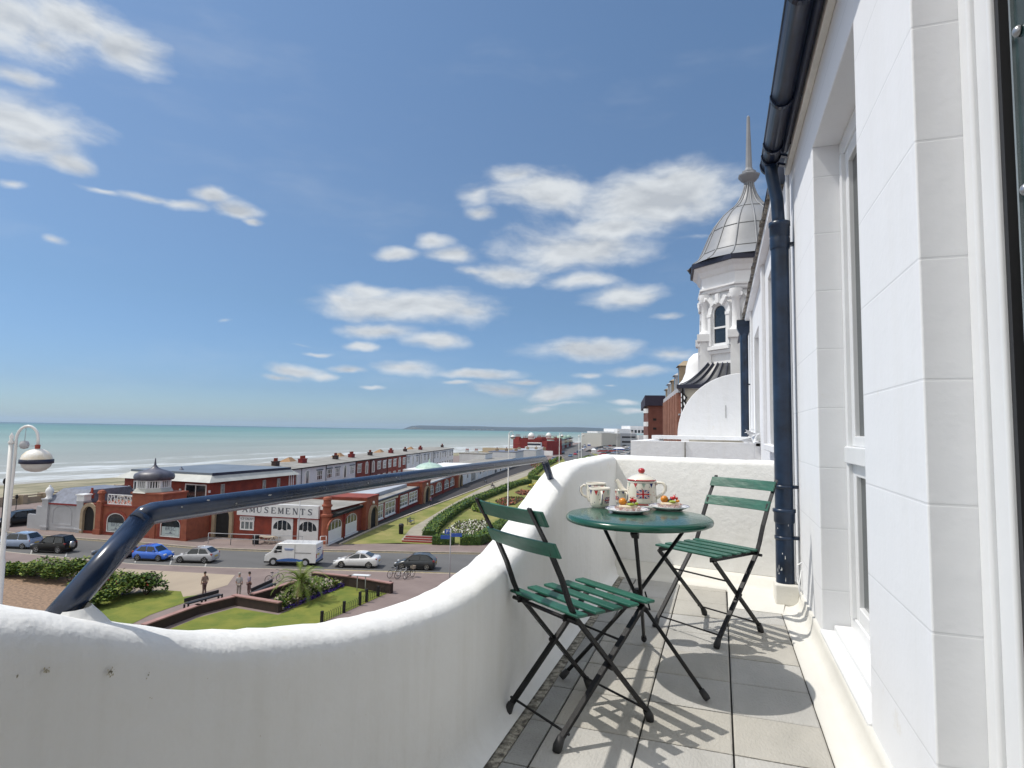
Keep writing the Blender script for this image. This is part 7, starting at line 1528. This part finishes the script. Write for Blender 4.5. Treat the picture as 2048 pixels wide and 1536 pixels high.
for (a, b, lb) in (((372, 1222), (440, 1203), 'long low dark bench against the left planter wall'), ((505, 1200), (547, 1180), 'long low dark bench against the planter wall below the palm')):
    p, q = G(*a, GP), G(*b, GP); t = thing('long_bench', lb, 'bench', p, 0, 'long forecourt benches'); m = MB(); m.bar((0, 0, .45), q-p+Vector((0, 0, .45)), .42, .06); m.obj('seat', M_TRIM, t)
    m = MB(); n3 = Vector((-(q-p).y, (q-p).x, 0)).normalized()*.0; m.bar(Vector((.05, -.22, .70)), q-p+Vector((.05, -.22, .70)), .06, .22); m.obj('backrest', M_TRIM, t)
    for k in range(3): c = (q-p)*(k/2); m = MB(); m.bar(c+Vector((0, -.15, 0)), c+Vector((0, -.15, .45)), .08, .08); m.bar(c+Vector((0, .15, 0)), c+Vector((0, .15, .45)), .08, .08); m.obj('leg', M_TRIM, t)
bed('planting bed of low yellow green shrubs around the palm with a purple edge', [(545, 1215), (600, 1176), (632, 1168), (686, 1172), (610, 1202), (565, 1222)], [M_LEAF, M_LEAFY, M_LEAFD, M_WOOD], 3800, .22, 8, None, .5)
t = thing('flower_border', 'strip of violet flowers edging the lawn below the palm', 'flowers', G(568, 1220, GP)); r = random.Random(7); a, b = Vector((0, 0, 0)), G(688, 1171, GP)-G(568, 1220, GP); m = MB()
leaves(m, [a+(b-a)*r.random()+Vector((r.uniform(-.16, .16), r.uniform(-.16, .16), r.uniform(.03, .18))) for _ in range(900)], .13, r, 0, 1); m.obj('blossom', M_PF, t)
# hooped lawn fence
pA_, pB_ = G(640, 1248, GP), G(780, 1182, GP); t = thing('lawn_fence', 'low black hooped iron fence along the right side of the lawn', 'fence', pA_); d = pB_-pA_; n = int(d.length/.22); m = MB()
for i in range(n):
    a = d*i/n; b = d*(i+.75)/n; m.tube([a, a+Vector((0, 0, .45)), (a+b)/2+Vector((0, 0, .55)), b+Vector((0, 0, .45)), b], .011, 4, caps=False)
m.tube([Vector((0, 0, .12)), d+Vector((0, 0, .12))], .012, 4); m.obj('hoops', M_IRON, t)
for f in (.02, .30, .52, .62, .80, 1.0): m = MB(); c = d*f; m.box(c.x-.07, c.x+.07, c.y-.07, c.y+.07, 0, .85 if f in (.52, .62) else .7); m.obj('post', M_BLACK, t)
# palm
pc = G(600, 1200, GP); t = thing('palm_tree', 'short stout palm with arching fronds in the planting bed', 'palm', pc); r = random.Random(3)
m = MB(); m.tube([(0, 0, 0), (.02, 0, .5), (0, .02, 1.15)], [.26, .24, .20], 10)
for k in range(60): a = r.uniform(0, 6.28); z = r.uniform(.1, 1.2); m.bar((.2*math.cos(a), .2*math.sin(a), z), (.34*math.cos(a), .34*math.sin(a), z+.14), .07, .03)
m.obj('trunk', mat('palm_trunk', (.13, .09, .05), .95, bump=.5, bs=20), t)
M_FR = mat('palm_frond', (.20, .25, .05), .6, col2=(.08, .13, .03), vs=3, spec=.15); M_FRD = mat('dry_frond', (.20, .14, .07), .8)
for k in range(34):
    a = k*2.39996+r.uniform(-.2, .2); el = 1.25-1.55*(k/34)**1.1+r.uniform(-.1, .1); Lf = r.uniform(1.7, 2.15); m = MB(); pts = []; p = Vector((0, 0, 1.15)); e = el
    for s in range(9): pts.append(p.copy()); p = p+Vector((math.cos(a)*math.cos(e), math.sin(a)*math.cos(e), math.sin(e)))*Lf/8; e -= .16+.03*s*.5
    m.tube(pts, [.022-.002*i for i in range(9)], 4)
    for i in range(1, 9):
        for sub in (0, .33, .66):
            j = min(8, i+1); q = pts[i]+(pts[j]-pts[i])*sub; dd = (pts[i]-pts[i-1]).normalized(); sd = dd.cross(Vector((0, 0, 1)));
            if sd.length < .1: sd = Vector((-math.sin(a), math.cos(a), 0))
            sd.normalize(); ll = .42*(1-.55*abs((i+sub)/9-.4)*1.6)
            for s2 in (-1, 1):
                tip = q+(sd*s2*.75+dd*.75).normalized()*ll+Vector((0, 0, -.10+.12)); w_ = dd*.030; m.add([q-w_, q+w_, tip], [(0, 1, 2)])
    m.obj('frond', M_FRD if k > 30 else M_FR, t)
# ---- people: skinned figures
def skinfig(name, pts, edges, rad, m_, parent, sub=2, root=0):
    me = bpy.data.meshes.new(name); me.from_pydata([Vector(p) for p in pts], edges, []); me.materials.append(m_); o = bpy.data.objects.new(name, me); COL.objects.link(o); o.parent = parent
    sk = o.modifiers.new('skin', 'SKIN'); sk.use_smooth_shade = True; lay = me.skin_vertices[0].data if me.skin_vertices else None
    if lay is None: bpy.context.view_layer.update(); lay = me.skin_vertices[0].data
    for i, q in enumerate(rad): lay[i].radius = (q, q) if not isinstance(q, tuple) else q
    lay[root].use_root = True; s = o.modifiers.new('sub', 'SUBSURF'); s.levels = 1; s.render_levels = sub; return o
def person(label, c, rz, shirt, trousers, hair, pose='stand', seed=0):
    t = thing('person', label, 'person', c, rz); r = random.Random(seed); st = pose == 'stand'
    hz_ = .92 if st else .50; kn = (.09, .03, .49) if st else (.11, -.42, .50); an = (.10, .0, .08) if st else (.11, -.46, .08); toe = (.11, -.14, .03) if st else (.11, -.60, .03)
    if st: kn2 = (-.09, -.06, .49); an2 = (-.10, .04, .08); toe2 = (-.11, -.10, .03)
    else: kn2 = (-.11, -.42, .49); an2 = (-.12, -.44, .08); toe2 = (-.12, -.58, .03)
    ch = hz_+.42; nk = hz_+.58; hd = hz_+.70; ln = 0 if st else .05
    pts = [(0, 0, hz_), (0, ln*.5, hz_+.2), (0, ln, ch), (0, ln, nk), (0, ln-.02, hd), (0, ln-.02, hd+.10), (.17, ln, ch+.06), (.24, ln+.02, ch-.22), (.22, -.08, ch-.44), (.21, -.13, ch-.54), (-.17, ln, ch+.06), (-.25, ln+.03, ch-.22), (-.20, -.10, ch-.42), (-.18, -.16, ch-.50), (.09, 0, hz_-.04), kn, an, toe, (-.09, 0, hz_-.04), kn2, an2, toe2]
    ed = [(0, 1), (1, 2), (2, 3), (3, 4), (4, 5), (2, 6), (6, 7), (7, 8), (8, 9), (2, 10), (10, 11), (11, 12), (12, 13), (0, 14), (14, 15), (15, 16), (16, 17), (0, 18), (18, 19), (19, 20), (20, 21)]
    rd = [(.14, .10), (.13, .09), (.16, .10), .05, .085, .085, .055, .042, .032, .035, .055, .042, .032, .035, .085, .058, .042, .035, .085, .058, .042, .035]
    skinfig('body', pts, ed, rd, M_SKIN, t)
    skinfig('shirt', pts[:3]+[(0, ln, nk-.06)]+pts[6:8]+pts[10:12], [(0, 1), (1, 2), (2, 3), (2, 4), (4, 5), (2, 6), (6, 7)], [(.165, .125), (.155, .115), (.185, .125), .075, .075, .06, .075, .06], shirt, t)
    skinfig('trousers', [pts[0]]+pts[14:17]+pts[18:21], [(0, 1), (1, 2), (2, 3), (0, 4), (4, 5), (5, 6)], [(.16, .12), .10, .075, .06, .10, .075, .06], trousers, t)
    m = MB(); m.lathe([(.0, .115), (.06, .105), (.095, .06), (.10, .0), (.09, -.05)], 12, c=(0, ln, hd+.09)); m.obj('hair', hair, t)
    m = MB(); m.box(-.012, .012, ln-.13, ln-.09, hd+.02, hd+.06); m.obj('nose', M_SKIN, t)
    return t
MH = mat('dark_hair', (.03, .022, .018), .8); MGH = mat('grey_hair', (.35, .34, .32), .8); MJ = mat('jeans', (.05, .06, .10), .9)
person('standing person in a pale grey top beside the planter wall', G(477, 1192, GP), R(200), mat('pale_top', (.38, .37, .38), .9), mat('fawn_trousers', (.30, .26, .24), .9), MGH, seed=1)
person('standing person in a dusky purple top and dark trousers near the palm', G(497, 1190, GP), R(150), mat('purple_top', (.26, .22, .30), .9), mat('brown_trousers', (.14, .08, .08), .9), MH, seed=2)
person('person in brown walking on the buff paving left of the pair', G(408, 1190, GP), R(250), mat('brown_coat', (.24, .17, .14), .9), mat('brown_trousers', (.14, .08, .08), .9), MH, seed=3)
pb_ = G(985, 975, GP); person('person in dark clothes sitting on the garden bench', pb_, RT+R(100), mat('navy_coat', (.03, .035, .07), .9), MJ, MGH, 'sit', 4)
person('person in a purple top sitting outside the second brick porch', G(861, 1012, GP), RT+R(80), mat('lilac_top', (.22, .12, .25), .9), MJ, MH, 'stand', 5)

# the town reads a little smaller than standard sizes at this lens: fit movable things to their size in the photo
for o in list(bpy.data.objects):
    if o.parent is None and o.type == 'EMPTY' and (o.get('category') in ('person', 'bicycle', 'bench', 'bin') or o.get('group') in ('cars parked along the near kerb', 'picnic tables outside the amusements') or o.name.startswith(('delivery_van', 'information_board'))) and not o.name.startswith('long_bench'):
        k = .90 if o.name.startswith('delivery') else .86; o.scale = (k, k, k)
# ------------------------------------------------------------------ thin sea air
m = MB(); m.box(-31500, 31500, -10200, 31500, -16.5, 215)
hz = m.obj('haze', [], kind='stuff', label='thin blue sea haze over the bay, softening the headland')
hz.rotation_euler = (0, 0, RT)
vm = bpy.data.materials.new('haze_air'); vm.use_nodes = True; t = vm.node_tree
for n in list(t.nodes): t.nodes.remove(n)
pv = t.nodes.new('ShaderNodeVolumePrincipled'); pv.inputs['Color'].default_value = (.62, .80, 1.0, 1); pv.inputs['Density'].default_value = HAZE; pv.inputs['Anisotropy'].default_value = .1
ou = t.nodes.new('ShaderNodeOutputMaterial'); t.links.new(pv.outputs[0], ou.inputs['Volume']); hz.data.materials.append(vm)
